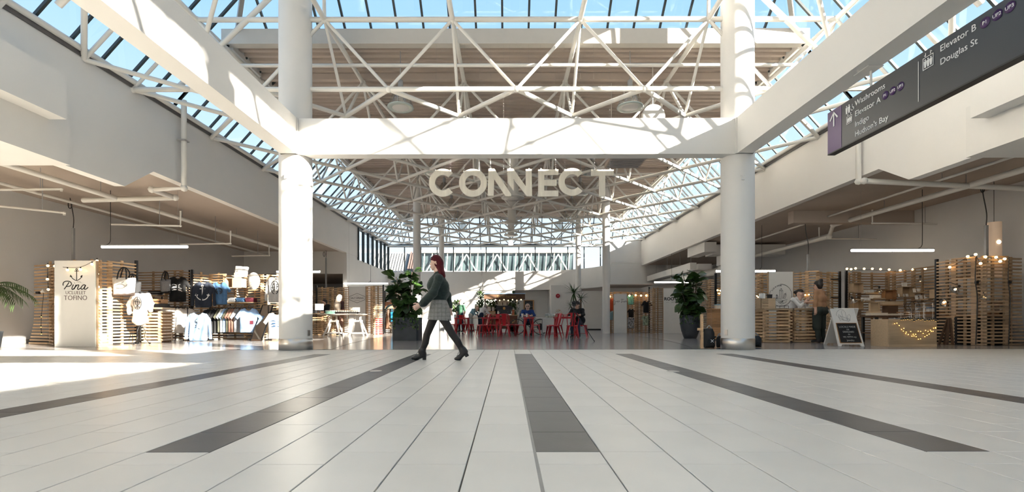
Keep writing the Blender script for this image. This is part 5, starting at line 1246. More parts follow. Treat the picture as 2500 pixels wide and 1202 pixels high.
# menu board, bell, partition
D = 33.5; c = W(1291,755,D); e = empty('menu_board', (c.x, D, c.z-.7), label='black menu board in a wooden frame on the far wall behind the man in blue', cat='menu board')
MB().box(c.x-.28,c.x+.28,D,D+.05,c.z-.58,c.z+.56).build('slate', M_BLACK, e)
for bx in ((c.x-.36,c.x-.28,c.z-.62,c.z+.62),(c.x+.28,c.x+.36,c.z-.62,c.z+.62),(c.x-.28,c.x+.28,c.z+.56,c.z+.62),(c.x-.28,c.x+.28,c.z-.62,c.z-.58)): MB().box(bx[0],bx[1],D-.03,D+.05,bx[2],bx[3]).build('frame', M_OAK, e)
for k in range(8): strokes([[(-.2,.4-.11*k),(.12+.07*(k % 3),.4-.11*k)]], .02, frame((c.x,D-.004,c.z),(1,0,0),(0,0,1)), M_GREYF, e, 'chalk_line')
c = W(1362,723,31.5); e = empty('fire_bell', c-Vector((0,0,.13)), label='round red fire bell on the far white pier', cat='bell'); M = Matrix.Translation((c.x,31.49,c.z)) @ Matrix.Rotation(PI/2,4,'X')
MB().lathe([(.14,0),(.14,.04),(.10,.09),(.03,.1),(.0001,.1)], (0,0,0), 20, 0, M).build('gong', M_RED, e); MB().ball((c.x,31.38,c.z), .025, 8).build('boss', M_PAPER, e)
D = 30.2; struct('wall_partition', MB().box(XD(1424,D), XD(1468,D), D, D+.35, .08, 2.42), M_WHITE); struct('baseboard_partition', MB().box(XD(1424,D)+.02, XD(1468,D)-.02, D+.03, D+.3, 0, .08), M_BLACK)
# white serving table with jars, flowers, pink box
D = 21.0; a, b = XD(1322,D), XD(1402,D); e = empty('serving_table', ((a+b)/2, D, 0), label='white serving table behind the nearest red table', cat='table')
MB().box(a,b,D-.3,D+.3,.68,.72).build('table_top', M_PAPER, e); MB().box(a+.03,b-.03,D-.27,D-.25,.1,.68).build('front_cloth', M_WHITE, e)
for x in (a+.05,b-.05): MB().box(x-.02,x+.02,D-.24,D+.27,0,.68).build('leg', M_PALER, e)
M_CLEAR = glass('clear_jar_glass', (.9,.95,.95), .12)
for i, px in enumerate((1334,1341,1348,1354)):
    x = XD(px,D); e = empty('glass_jar', (x,D-.1,.72), label='%s clear glass jar on the white serving table' % ('leftmost','second','third','rightmost')[i], cat='jar', group='glass jars on the serving table')
    MB().lathe([(.05,.721),(.065,.78),(.065,.86),(.05,.89)], (x,D-.1,0), 12).build('glass', M_CLEAR, e); MB().lathe([(.052,.89),(.052,.91),(.0001,.92)], (x,D-.1,0), 12).build('lid', M_CHROME, e); MB().lathe([(.045,.725),(.055,.80),(.0001,.81)], (x,D-.1,0), 10).build('contents', M_KRAFT, e)
bush('dried flowers in a small vase on the white serving table', W(1363,766,D-.05), (.12,.1,.12), 40, 6, [leaf_mesh(.1,.04,mat('dried_petal',(.45,.28,.13),.8),.3,.1)], pot=(.721,.83,.05))
simple_box('pink_box', 'pink pastry box on the white serving table', 'box', 1380, 0, D, .24, .2, .16, mat('pink_card', (.60,.33,.32), .7), z=.721)
simple_box('menu_card', 'cream menu card standing on the white serving table', 'card', 1371, 0, D-.15, .07, .03, .26, M_KRAFT, z=.721)
# yucca
D = 20.4; yx = XD(1413,D); e = empty('potted_yucca', (yx,D,0), label='potted yucca with spiky heads behind the person in black', cat='plant')
MB().lathe([(.17,.001),(.21,.36),(.19,.36),(.18,.32),(.0001,.32)], (yx+.12,D,0), 16).build('pot', M_PLAST, e)
YL = leaf_mesh(.55,.045,M_LEAF,.18,.3,'leaf',[.8,1,.9,.7,.4,.03]); R = random.Random(9)
for (px,py,rr,n) in ((1401,716,1.0,46),(1418,730,.75,34),(1393,748,.55,22)):
    h = W(px,py,D); MB().tube([(yx+.12,D,.3),(yx+.08,D,.8),(h.x,D,h.z-.02)], [.045,.04,.03], 7).build('trunk', M_STEM, e)
    for i in range(n): leaf_at(YL, h, Vector((R.gauss(0,1), R.gauss(0,1), R.gauss(.45,.7))), e, rr*R.uniform(.8,1.15))
# bicycle behind the seated man
D = 21.3; bx, bz = XD(1319,D), .335; e = empty('bicycle', (bx,D,0), label='parked bicycle with a dark hub disc behind the seated man', cat='bicycle')
def wheel(x): 
    MB().tube([(x+.33*math.cos(t),D,bz+.33*math.sin(t)) for t in [k*PI/14 for k in range(28)]], .02, 6, closed=True).build('tyre', M_BLACK, e)
    w_ = MB()
    for k in range(12): t = k*PI/6; w_.tube([(x,D,bz),(x+.32*math.cos(t),D,bz+.32*math.sin(t))], .002, 4)
    tag(w_.build('spokes', M_CHROME, e), kind='stuff')
wheel(bx); wheel(bx-1.02)
MB().lathe([(.15,-.03),(.15,.03)], (0,0,0), 20, 0, Matrix.Translation((bx,D,bz)) @ Matrix.Rotation(PI/2,4,'X')).build('hub_disc', M_BLACK, e)
MB().tube([(bx,D,bz),(bx-.35,D,.75),(bx-.45,D,.3),(bx,D,bz)], .014, 6).build('rear_frame', M_METALK, e); MB().tube([(bx-.45,D,.3),(bx-.9,D,.78),(bx-.36,D,.74)], .016, 6).build('main_frame', M_METALK, e); MB().tube([(bx-1.02,D,bz),(bx-.88,D,.95)], .015, 6).build('fork', M_METALK, e)
MB().box(bx-.2,bx+.25,D-.07,D+.07,.72,.74).build('carrier', M_CHROME, e); MB().tube([(bx+.02,D,bz),(bx+.1,D,.72)], .006, 5).build('carrier_stay', M_CHROME, e); MB().ball((bx-.38,D,.86),(.13,.07,.04),10).build('saddle', M_BLACK, e); MB().tube([(bx-.36,D,.75),(bx-.38,D,.84)], .012, 6).build('seat_post', M_METALK, e); MB().tube([(bx-.88,D-.25,1.0),(bx-.88,D,.96),(bx-.88,D+.25,1.0)], .012, 6).build('handlebar', M_METALK, e)
# tripod
D = 14.9; tx = XD(1400,D); e = empty('camera_tripod', (tx,D,0), label='black camera tripod with a spread leg before the person in black', cat='tripod'); hd = Vector((XD(1404,D),D+.25,ZD(748,D)))
for f in (Vector((XD(1451,14.2),14.2,0)), Vector((XD(1386,14.3),14.3,0)), Vector((XD(1399,15.6),15.6,0))):
    k = hd-Vector((0,0,.12)); MB().tube([k,k+(f-k)*.5], .016, 6).build('leg', M_METALK, e); MB().tube([k+(f-k)*.5,f], .010, 6).build('lower_leg', M_METALK, e); MB().ball(f+Vector((0,0,.015)), .018, 6).build('foot', M_BLACK, e)
MB().tube([hd-Vector((0,0,.35)),hd], .016, 6).build('centre_column', M_METALK, e); MB().box(hd.x-.05,hd.x+.05,hd.y-.04,hd.y+.04,hd.z,hd.z+.05).build('head', M_BLACK, e); MB().tube([hd,hd+Vector((.28,.2,.12))], .009, 6).build('pan_handle', M_BLACK, e)
e = empty('camera', hd+Vector((0,0,.05)), label='black camera mounted on the tripod', cat='camera'); MB().box(hd.x-.07,hd.x+.07,hd.y-.035,hd.y+.035,hd.z+.051,hd.z+.15).build('body', M_BLACK, e); MB().lathe([(.035,0),(.035,.09),(.03,.1)], (0,0,0), 14, 0, Matrix.Translation((hd.x,hd.y-.03,hd.z+.095)) @ Matrix.Rotation(PI/2,4,'X')).build('lens', M_METALK, e); MB().box(hd.x-.025,hd.x+.025,hd.y-.03,hd.y+.03,hd.z+.15,hd.z+.175).build('prism', M_BLACK, e)
# small black-framed side table
D = 24.3; a, b = XD(1141,D), XD(1176,D); e = empty('side_table', ((a+b)/2,D,0), label='thin black framed side table left of the long red table', cat='table')
MB().box(a,b,D-.22,D+.22,.72,.745).build('table_top', M_PLY, e)
for x in (a+.02,b-.02):
    for y in (D-.2,D+.2): MB().box(x-.012,x+.012,y-.012,y+.012,0,.72).build('leg', M_METALK, e)
MB().box(a+.02,b-.02,D-.01,D+.01,.12,.14).build('stretcher', M_METALK, e)
simple_box('napkin_box', 'white napkin box on the thin black framed side table', 'box', 1160, 0, D-.05, .2, .14, .1, M_PAPER, z=.746)
# ================================================================== RIGHT OF CENTRE: small stall and Rootside banner
D = 23.2
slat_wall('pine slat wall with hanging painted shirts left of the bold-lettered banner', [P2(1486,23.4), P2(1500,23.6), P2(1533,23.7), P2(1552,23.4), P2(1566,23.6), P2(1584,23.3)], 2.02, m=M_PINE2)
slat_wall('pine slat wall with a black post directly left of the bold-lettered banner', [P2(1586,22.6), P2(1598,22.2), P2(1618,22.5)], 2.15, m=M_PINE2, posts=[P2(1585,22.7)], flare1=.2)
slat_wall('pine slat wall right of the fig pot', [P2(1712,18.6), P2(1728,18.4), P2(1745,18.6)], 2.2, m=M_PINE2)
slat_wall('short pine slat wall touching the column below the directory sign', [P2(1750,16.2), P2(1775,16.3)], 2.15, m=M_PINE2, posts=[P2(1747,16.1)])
def board(label, px0, px1, D, z1, fn, name='banner_sign', z0=0.0):
    e = empty(name, ((XD(px0,D)+XD(px1,D))/2, D, z0), label=label, cat='sign'); a, b = XD(px0,D), XD(px1,D)
    MB().box(a,b,D,D+.04,z0,z1).build('board', M_BANNER, e)
    for x in (a,b): MB().box(x-.012,x+.012,D-.005,D+.05,z0,z1+.005).build('edge_frame', M_PINE2, e)
    fn(e, D); return e
def scribble(e, D):
    c = W(1515,737,D); k = D/F
    strokes([spline([(-15*k,4*k),(-13*k,-6*k),(-16*k,-8*k),(-12*k,0),(-9*k,-1*k),(-8*k,2*k),(-6*k,-2*k),(-4*k,2*k),(-2*k,-1*k)],4), spline([(1*k,6*k),(8*k,5*k)],3), spline([(4*k,5*k),(2*k,-3*k),(6*k,1*k),(8*k,-2*k),(10*k,1*k),(11*k,-2*k),(13*k,2*k),(15*k,-2*k)],4)], .02, frame((c.x,D-.004,c.z),(1,0,0),(0,0,1)), M_GREYF, e, 'script_lettering')
board('white banner board with a handwritten name left of the painted shirts', 1498, 1531, 22.9, 1.86, scribble)
def rootside(e, D):
    c = W(1648,731,D); M = frame((c.x,D-.004,c.z),(1,0,0),(0,0,1)); text('ROOTSIDE', .20, M, M_INK, e, sx=1.05, bold=.006); text('PROVISIONS', .07, M @ Matrix.Translation((.02,-.15,0)), M_GREYF, e)
    strokes([[(-.42,-.15),(-.28,-.15)],[(.3,-.15),(.44,-.15)],[(-.2,.17),(.2,.17)]], .008, M, M_GREYF, e, 'rule_line')
board('white banner board with bold black lettering behind the tall fig pot', 1619, 1678, 22.4, 2.1, rootside)
bulbs('string_lights', 'warm bulbs along the top of the small stall with painted shirts', [W(px,py,23.3) for px,py in ((1489,722),(1500,724),(1512,725),(1525,724),(1537,720),(1552,719),(1565,720),(1578,720))], .05, .045)
M_ORNG = mat('orange_red_fabric', (.45,.07,.025), .85); M_TEAL = mat('teal_fabric', (.12,.38,.36), .85, var=.3, scale=12); M_TIE = mat('tie_dye_fabric', (.35,.42,.30), .85, var=.7, scale=9); M_FLOR = mat('black_white_floral', (.30,.30,.30), .85, var=.95, scale=14); M_PALEB = mat('pale_blue_fabric', (.25,.42,.52), .85)
garment('orange-red jacket hanging at the left end of the small stall', 'tee', M_ORNG, W(1491,760,23.25), .4, scale=.9); garment('pale blue shirt hanging under the orange-red jacket', 'tee', M_PALEB, W(1491,782,23.2), .4, scale=.6)
garment('teal and pink printed shirt hanging on the small stall', 'tee', M_TEAL, W(1541,745,23.5), .0, scale=.72); garment('black shirt hanging under the bulbs at the right of the small stall', 'tee', M_BLKC, W(1579,765,23.2), .2, scale=.85)
garment('tie-dyed shirt low at the right of the small stall', 'tee', M_TIE, W(1577,796,23.15), .1, scale=.72); garment('black and white floral top low on the small stall', 'tee', M_FLOR, W(1539,803,23.45), -.1, scale=.8); garment('black handbag-shaped top above the floral top', 'tee', M_BLKC, W(1541,776,23.5), -.1, scale=.6)
# oak cabinet behind the column, wooden easel, backpacks
D = 15.0; a, b = XD(1739,D), XD(1772,D); e = empty('oak_cabinet', ((a+b)/2,D,0), label='oak cabinet half hidden behind the column below the directory sign', cat='cabinet')
for k in range(10): MB().box(a,b,D,D+.4,.03+k*.092,.03+k*.092+.089).build('plank', M_OAK, e)
MB().box(a-.02,b+.02,D-.02,D+.42,.95,.975).build('cabinet_top', M_OAK, e); MB().box(a+.03,b-.03,D+.03,D+.38,0,.03).build('plinth', M_BLACK, e)
simple_box('pottery_box', 'orange box with a blue pot on the oak cabinet', 'box', 1756, 0, D+.1, .22, .2, .14, M_KRAFT, M_PALEB, z=.976)
bulbs('string_lights', 'two warm bulbs by the black post left of the column', [W(1752,706,16.15), W(1759,707,16.15), W(1756,714,16.15)], .05, .03)
D = 10.75; x = XD(1714,D); e = empty('wooden_easel', (x,D,0), label='slim wooden easel standing left of the column below the directory sign', cat='easel')
MB().box(x-.022,x+.022,D-.02,D+.02,0,ZD(768,D)).build('leg', M_PINE, e); MB().box(x+.10,x+.13,D+.33,D+.37,0,ZD(768,D)-.02).build('leg', M_PINE, e); MB().box(x-.10,x+.0,D-.018,D+.018,ZD(808,D),ZD(802,D)).build('crossbar', M_PINE, e); MB().bar((x,D,ZD(768,D)-.015),(x+.115,D+.35,ZD(768,D)-.015),.03,.03).build('top_bar', M_PINE, e)
def backpack(label, px, D, w, h, rz=0.0, mark=True):
    x = XD(px,D); e = empty('backpack', (x,D,0), rz, label=label, cat='backpack'); bx = inflate('pack', [(-w/2,0),(w/2,0),(w/2,h*.75),(w*.3,h),(-w*.3,h),(-w/2,h*.75)], .12, .02, M_CANB, .004, 1, .1); put('body', bx, e, Matrix.Translation((0,0,.005)) @ Matrix.Rotation(PI/2,4,'X'))
    bp = inflate('pocket', [(-w*.38,.03),(w*.38,.03),(w*.36,h*.45),(-w*.36,h*.45)], .06, .02, M_BLKC, 0, 0, .05); put('pocket', bp, e, Matrix.Translation((0,-.10,0)) @ Matrix.Rotation(PI/2,4,'X'))
    o = MB().tube(spline([(-.06,0,h-.02),(0,0,h+.06),(.06,0,h-.02)],4), .014, 5).build('handle', M_PLAST); o.parent = e
    for s in (-1,1): o = MB().tube(spline([(s*w*.25,.1,h*.95),(s*w*.42,.19,h*.6),(s*w*.35,.14,h*.15)],4), .02, 5).build('strap', M_CANB); o.parent = e
    if mark: strokes_local([[(-.03,-.03),(.03,.03)],[(-.03,.03),(.03,-.03)]], .012, frame((0,-.168,h*.38),(1,0,0),(0,0,1)), M_WHITEINK, e)
backpack('black backpack with a white cross mark left of the column', 1731, 10.75, .24, .44); backpack('smaller black bag squeezed beside the column base', 1757, 10.98, .15, .26, .2, False); backpack('black bag half hidden at the right of the column base', 1845, 11.1, .24, .26, -.3, False)
# ================================================================== RIGHT: crystal stall
slat_wall('pine slat wall behind the wooden crate left of the crystal banner', [P2(1838,15.4), P2(1852,15.2), P2(1876,15.3)], 2.15, flare0=.1)
slat_wall('pine slat wall with two black posts behind the talking women', [P2(1936,15.6), P2(1970,15.3), P2(1996,15.2), P2(2022,15.6), P2(2049,15.9)], 2.18, posts=[P2(2050,15.8), P2(2066,15.6)])
def flux(e, D):
    c = W(1906,722,D); k = D/F; M = frame((c.x,D-.004,c.z),(1,0,0),(0,0,1)); r = 27*k
    strokes([arc(0,0,r,-205,92,40), arc(0,0,r,92,155,2)[:1]+arc(0,0,r,92,93,1)], .010, M, M_INK, e, 'emblem')
    s = 'FLUX & STONE'
    for i, chh in enumerate(s):
        if chh == ' ': continue
        a = math.radians(152-5.6*i*1.06); text(chh, .058, M @ Matrix.Translation((math.cos(a)*r*.87, math.sin(a)*r*.87, 0)) @ Matrix.Rotation(a-PI/2,4,'Z'), M_INK, e)
    def cr(cx, cy, w, h, a):
        p = [(-w/2,0),(-w/2,h*.8),(0,h),(w/2,h*.75),(w/2,0),(-w/2,0)]; q = [(0,0),(0,h)]; t = [(-w/2,h*.8),(0,h*.72),(w/2,h*.75)]
        return [[(cx+x*math.cos(a)-y*math.sin(a), cy+x*math.sin(a)+y*math.cos(a)) for x,y in l] for l in (p,q,t)]
    ls = cr(1*k,-8*k,8*k,25*k,0)+cr(8*k,-8*k,5*k,14*k,-.3)+cr(-8*k,-8*k,4*k,10*k,.2)+cr(4*k,-16*k,6*k,24*k,1.15)+[[(-6*k,-18*k),(4*k,-14*k),(16*k,-10*k),(12*k,-18*k),(2*k,-22*k),(-6*k,-18*k)],[(-2*k,-20*k),(8*k,-12*k)],[(4*k,-14*k),(6*k,-20*k)]]
    strokes(ls, .008, M, M_INK, e, 'crystal_drawing')
board('white banner board with a round crystal drawing', 1876, 1937, 14.9, 2.11, flux)
counter('pine slat counter carrying the wooden crate, left of the crystal stall pair', XD(1886,13.5), 13.5, .66, .5, .94); counter('pine slat counter where the two women talk', XD(1959,13.7), 13.7, .70, .5, .95)
D = 13.4; x0, x1 = XD(1851,D), XD(1886,D); e = empty('wooden_crate', ((x0+x1)/2,D,.94), label='slatted wooden crate on the left crystal stall counter', cat='crate')
for k in range(4): MB().box(x0,x0+.2,D-.15,D-.138,.945+k*.07,.945+k*.07+.06).build('slat', M_PLY, e)
for bx in ((x0+.2,x1,D-.15,D+.15,.941,1.22),(x0,x0+.012,D-.15,D+.15,.941,1.22),(x0,x1,D+.14,D+.15,.941,1.22)): MB().box(*bx).build('panel', M_PLY, e)
for i, px in enumerate((1858,1864)):
    x = XD(px,D); e = empty('paper_roll', (x,D,1.22), label='%s white paper roll standing on the wooden crate' % ('left','right')[i], cat='paper roll', group='paper rolls on the crate'); MB().lathe([(.05,1.221),(.05,1.36),(.02,1.36),(.02,1.34)], (x,D,0), 14).build('roll', M_PAPER, e); MB().lathe([(.018,1.222),(.018,1.37)], (x,D,0), 10).build('core', M_KRAFT, e)
simple_box('card_sign', 'small black sign with white letters on the wooden crate', 'sign', 1879, 0, D-.02, .13, .03, .11, M_BLACK, z=1.221)
x = XD(1907,D); e = empty('wire_riser', (x,D-.05,.94), label='black wire riser on the left crystal stall counter', cat='stand')
for z in (.945,1.01): MB().tube([(x-.12,D-.15,z),(x+.12,D-.15,z),(x+.12,D+.05,z),(x-.12,D+.05,z)], .005, 5, closed=True).build('wire_ring', M_METALK, e)
for sx_ in (-.12,.12):
    for y in (D-.15,D+.05): MB().tube([(x+sx_,y,.941),(x+sx_,y,1.01)], .005, 5).build('wire_leg', M_METALK, e)
for i in range(5): simple_box('ring_box', '%s small white ring box on the counter where the women talk' % ('leftmost','second','third','fourth','rightmost')[i], 'box', 1952+8.5*i, 0, 13.55, .06, .06, .035, M_PAPER, group='ring boxes on the counter', z=.951)
bulbs('string_lights', 'small warm bulbs glowing behind the leaning woman', [W(1966,719,15.25), W(1975,718,15.2), W(1990,735,15.15)], .03, .022); bulbs('string_lights', 'single warm bulb low beside the wooden crate', [W(1848,722,14.9), W(1851,725,14.9)], .02, .02)
for i, (px,py) in enumerate(((2040,684),(2040,728))):
    c = W(px,py,15.7); e = empty('wall_bracket', c, label='%s black bracket on the double black posts' % ('upper','lower')[i], cat='bracket', group='black post brackets'); MB().box(c.x-.16,c.x+.16,15.66,15.70,c.z-.015,c.z+.015).build('arm', M_METALK, e); MB().ball((c.x-.16,15.68,c.z), .02, 6).build('knob', M_BLACK, e)
# sandwich board
D = 11.5; e = empty('sandwich_board', (XD(2080,D),D,0), label='white sandwich board with a chalk panel beside the woman in tan', cat='sign')
def pan(fx0, fx1, y0, y1, z1, n, m):   # leaning panel
    M = frame((fx0,y0,.0), (1,0,0), (0,y1-y0,z1)); L = math.hypot(y1-y0,z1); w = fx1-fx0
    MB().prism([(0,0),(.06,0),(.09,.05),(w-.09,.05),(w-.06,0),(w,0),(w-.02,L),(.02,L)], M @ Matrix.Translation((0,0,-.03)), .03).build(n, m, e); return M, L, w
fx0, fx1 = XD(2041,D), XD(2103,D)
M, L, w = pan(fx0, fx1, D-.1, D+.22, .90, 'front_panel', M_WHITE)
pan(fx0+.12, fx1+.14, D+.62, D+.25, .90, 'rear_panel', M_WHITE)
MB().prism([(.05,.09),(w-.05,.09),(w-.065,L*.60),(.06,L*.60)], M, .008).build('chalk_panel', M_BLACK, e)
strokes([[(.05,.085),(w-.05,.085),(w-.065,L*.605),(.06,L*.605),(.05,.085)]], .018, M @ Matrix.Translation((0,0,.004)), M_OAK, e, 'chalk_frame', .008)
MC = mat('chalk', (.5,.5,.48), .9, var=.3, scale=60)
for s, dz, sz in (('LOCALS MADE',.53,.062),('OR',.455,.05),('DESIGNED',.39,.06),('IN',.32,.05),('VIC WITH my',.25,.056),('Jewelry',.16,.062)): text(s, sz, M @ Matrix.Translation((w/2,dz*L*.95,.012)), MC, e, sx=.95)
k = .0045; ls = []
for cx,wd,hh,an in ((0,20,62,0),(-20,14,34,.25),(18,14,36,-.3),(20,16,55,1.2)): ls += [[(x*math.cos(an)-y*math.sin(an)+cx*k, x*math.sin(an)+y*math.cos(an)) for x,y in ((-wd*k/2,0),(-wd*k/2,hh*k*.8),(0,hh*k),(wd*k/2,hh*k*.75),(wd*k/2,0),(-wd*k/2,0))]]
strokes(ls+[arc(0,.1,.19,95,175,8)], .006, M @ Matrix.Translation((w/2,L*.68,.003)), M_GREYF, e, 'crystal_drawing')
# jewellery stall back wall and shelves
slat_wall('long pine slat wall of the jewellery stall with bulbs on top', [P2(2070,15.9), P2(2085,15.5), P2(2098,15.6), P2(2165,15.7), P2(2183,15.3), P2(2230,14.6), P2(2284,13.8)], 2.18, m=M_PINE2)
bulbs('string_lights', 'row of warm bulbs standing on the jewellery stall wall', [W(px,py,d) for px,py,d in ((2068,660,15.7),(2078,661,15.6),(2089,659,15.5),(2110,660,15.6),(2130,660,15.6),(2150,661,15.6),(2171,662,15.4),(2198,664,15.0),(2229,662,14.6),(2259,660,14.2))], -.03, .034)
DB = 15.2
def obox(label, px0, px1, py0, py1, D, dep=.2, m=None):
    x0,x1 = XD(px0,D),XD(px1,D); z0,z1 = ZD(py1,D),ZD(py0,D); m = m or M_PLY; e = empty('shadow_box', ((x0+x1)/2,D,z0), label=label, cat='box'); t = .018
    for bx in ((x0,x1,D-dep,D,z0,z0+t),(x0,x1,D-dep,D,z1-t,z1),(x0,x0+t,D-dep,D,z0,z1),(x1-t,x1,D-dep,D,z0,z1),(x0,x1,D-.012,D,z0,z1)): MB().box(*bx).build('panel', m, e)
    return z0+t
def cards(label, pxs, z, D, w=.09, h=.12, m=None):
    nm = ('leftmost','second','third','fourth','fifth')
    for i, px in enumerate(pxs):
        x = XD(px,D); e = empty('jewellery_card', (x,D,z), label=label % nm[i], cat='card', group='jewellery cards'); o = MB().box(-w/2,w/2,-.004,.004,.001,h,0,Matrix.Rotation(-.2,4,'X')).build('card', m or M_PAPER); o.parent = e; o = MB().ball((0,-.014,h*.55),.005,6).build('pendant', M_GOLD); o.parent = e
def jshelf(label, px0, px1, py, D, n, clab):
    x0,x1 = XD(px0,D),XD(px1,D); z = ZD(py,D); e = empty('wall_shelf', ((x0+x1)/2,D,z), label=label, cat='shelf'); MB().box(x0,x1,D-.16,D+.02,z-.025,z).build('board', M_PLY, e); MB().box(x0,x1,D-.165,D-.155,z-.025,z+.02).build('lip', M_PLY, e)
    cards(clab, [px0+(px1-px0)*(i+.5)/n for i in range(n)], z, D-.08)
obox('tall plywood box at the left of the jewellery stall', 2073, 2097, 693, 717, 15.2); obox('lower plywood box lit by a small lamp at the left of the jewellery stall', 2073, 2097, 733, 757, 15.1)
jshelf('upper left card shelf of the jewellery stall', 2104, 2135, 718, 15.3, 4, '%s card on the upper left jewellery shelf'); jshelf('second left card shelf of the jewellery stall', 2123, 2152, 731, 15.2, 4, '%s card on the second left jewellery shelf'); jshelf('lower left card shelf of the jewellery stall', 2102, 2126, 737, 15.0, 3, '%s card on the lower left jewellery shelf')
obox('wicker-backed frame box in the middle of the jewellery stall', 2152, 2180, 710, 733, 15.2, .15, M_OAK)
z = obox('framed plywood box with white cards at the right of the jewellery stall', 2190, 2221, 702, 728, 14.6); cards('%s card inside the framed plywood box', [2197,2206,2215], z, 14.5, .08, .09)
simple_box('picture_card', 'white framed picture on the framed plywood box', 'picture', 2208, 702, 14.5, .14, .03, .13, M_PAPER); jshelf('upper right card shelf of the jewellery stall', 2228, 2259, 716, 14.3, 3, '%s card on the upper right jewellery shelf'); jshelf('lower right card shelf of the jewellery stall', 2233, 2266, 733, 14.2, 3, '%s card on the lower right jewellery shelf')
obox('small plywood box at the right end of the jewellery stall', 2268, 2284, 707, 732, 13.8)
def clamp_lamp(label, px, py, D, tilt=0.0, s=1.0):
    c = W(px,py,D); e = empty('clamp_lamp', c, label=label, cat='lamp', group='clamp lamps'); M = Matrix.Translation(c) @ Matrix.Rotation(tilt,4,'Y') @ Matrix.Scale(s,4)
    MB().lathe([(.025,.11),(.04,.07),(.10,.01),(.115,.0),(.105,.0),(.035,.06)], (0,0,0), 18, 0, M).build('shade', M_CHROME, e); MB().ball(M @ Vector((0,0,.025)), .026*s, 10).build('bulb', M_BULB, e); MB().lathe([(.028,.11),(.028,.17),(.015,.18)], (0,0,0), 10, 0, M).build('socket', M_BLACK, e)
    MB().tube([M @ Vector((0,0,.17)), c+Vector((0,.12,.2)), c+Vector((0,.24,.18))], .008, 5).build('arm', M_BLACK, e)
clamp_lamp('lit clamp lamp above the wicker-backed frame box', 2147, 714, 15.0); clamp_lamp('lit domed clamp lamp high at the right of the jewellery stall', 2247, 689, 14.0); clamp_lamp('tilted steel clamp lamp lighting the lower plywood box', 2086, 739, 14.8, -.5); clamp_lamp('lit clamp lamp inside the rightmost slat stall', 2402, 731, 11.7); clamp_lamp('steel clamp lamp fixed outside the rightmost slat stall', 2330, 710, 11.95, .9); clamp_lamp('lit clamp lamp low by the black post of the rightmost stall', 2302, 741, 12.4, 1.2)
# dark display table with trays
D = 13.4; a, b = XD(2118,D), XD(2208,D); zt = ZD(772,D); e = empty('display_table', ((a+b)/2,D,0), label='dark display table of the jewellery stall behind the sandwich board', cat='table')
MB().box(a,b,D-.3,D+.3,zt-.04,zt).build('table_top', M_DKWOOD, e)
for x in (a+.06,b-.06):
    for y in (D-.25,D+.25): MB().box(x-.03,x+.03,y-.03,y+.03,0,zt-.04).build('leg', M_BLACK, e)
MB().box(a+.06,b-.06,D-.26,D-.24,.3,.42).build('lower_rail', M_DKWOOD, e); MB().box(a,b,D-.28,D+.28,.25,.28).build('lower_shelf', M_DKWOOD, e)
obox('framed display of white cards standing on the dark table', 2120, 2145, 739, 771.6, 13.4, .06, M_PLY); simple_box('tray_box', 'long cream tray on the dark table', 'box', 2140, 0, 13.25, .46, .2, .07, M_KRAFT, z=zt+.001); simple_box('tray_box', 'short cream tray stacked on the long cream tray', 'box', 2133, 0, 13.27, .3, .15, .05, M_PLY, z=zt+.073); simple_box('tray_box', 'flat cream tray at the right end of the dark table', 'box', 2185, 0, 13.25, .3, .22, .05, M_KRAFT, z=zt+.001)
simple_box('riser_box', 'plywood riser with a dark slot behind the dark table', 'box', 2172, 0, 14.1, .62, .22, .1, M_PLY, M_PLY, z=ZD(746,14.1)); e = empty('riser_stand', (XD(2172,14.1),14.1,0), label='dark stand carrying the plywood riser', cat='stand'); zq = ZD(746,14.1); MB().box(XD(2160,14.1),XD(2186,14.1),14.0,14.2,0,zq-.03).build('pillar', M_DKWOOD, e); MB().box(XD(2148,14.1),XD(2197,14.1),13.98,14.22,zq-.03,zq).build('ledge', M_OAK, e)
e = empty('log_bench', (XD(2155,13.2),13.2,0), label='low yellow-brown log under the dark table', cat='log'); MB().tube([(XD(2128,13.2),13.0,.10),(XD(2170,13.2),13.0,.10)], .09, 14).build('log', M_PINE, e); MB().tube([(XD(2127.6,13.2),13.0,.10),(XD(2128,13.2),13.0,.10)], .075, 14).build('cut_end', M_KRAFT, e)
x0,x1 = XD(2190,13.6),XD(2284,13.6); z = ZD(763,13.6); e = empty('wall_shelf', ((x0+x1)/2,13.6,z), label='long dark shelf carrying the wire terrarium', cat='shelf'); MB().box(x0,x1,13.3,13.62,z-.03,z).build('board', M_OAK, e); MB().box(x0,x1,13.29,13.30,z-.08,z).build('lip', M_OAK, e)
c = W(2227,748,13.45); e = empty('wire_terrarium', (c.x,c.y,z), label='hexagonal wire terrarium on the long dark shelf', cat='terrarium'); r = .17; zc = z+.155
hx = [(c.x+r*math.cos(k*PI/3), zc+.15*math.sin(k*PI/3)) for k in range(6)]
for y in (13.38,13.52): MB().tube([(x,y,zz_) for x,zz_ in hx], .006, 5, closed=True).build('wire_ring', M_METALK, e)
for x,zz_ in hx: MB().tube([(x,13.38,zz_),(x,13.52,zz_)], .006, 5).build('wire_bar', M_METALK, e)
simple_box('gem_box', 'white box with a blue gem at the right end of the long dark shelf', 'box', 2274, 0, 13.4, .2, .1, .12, M_PAPER, M_BLUEC, z=z+.001)
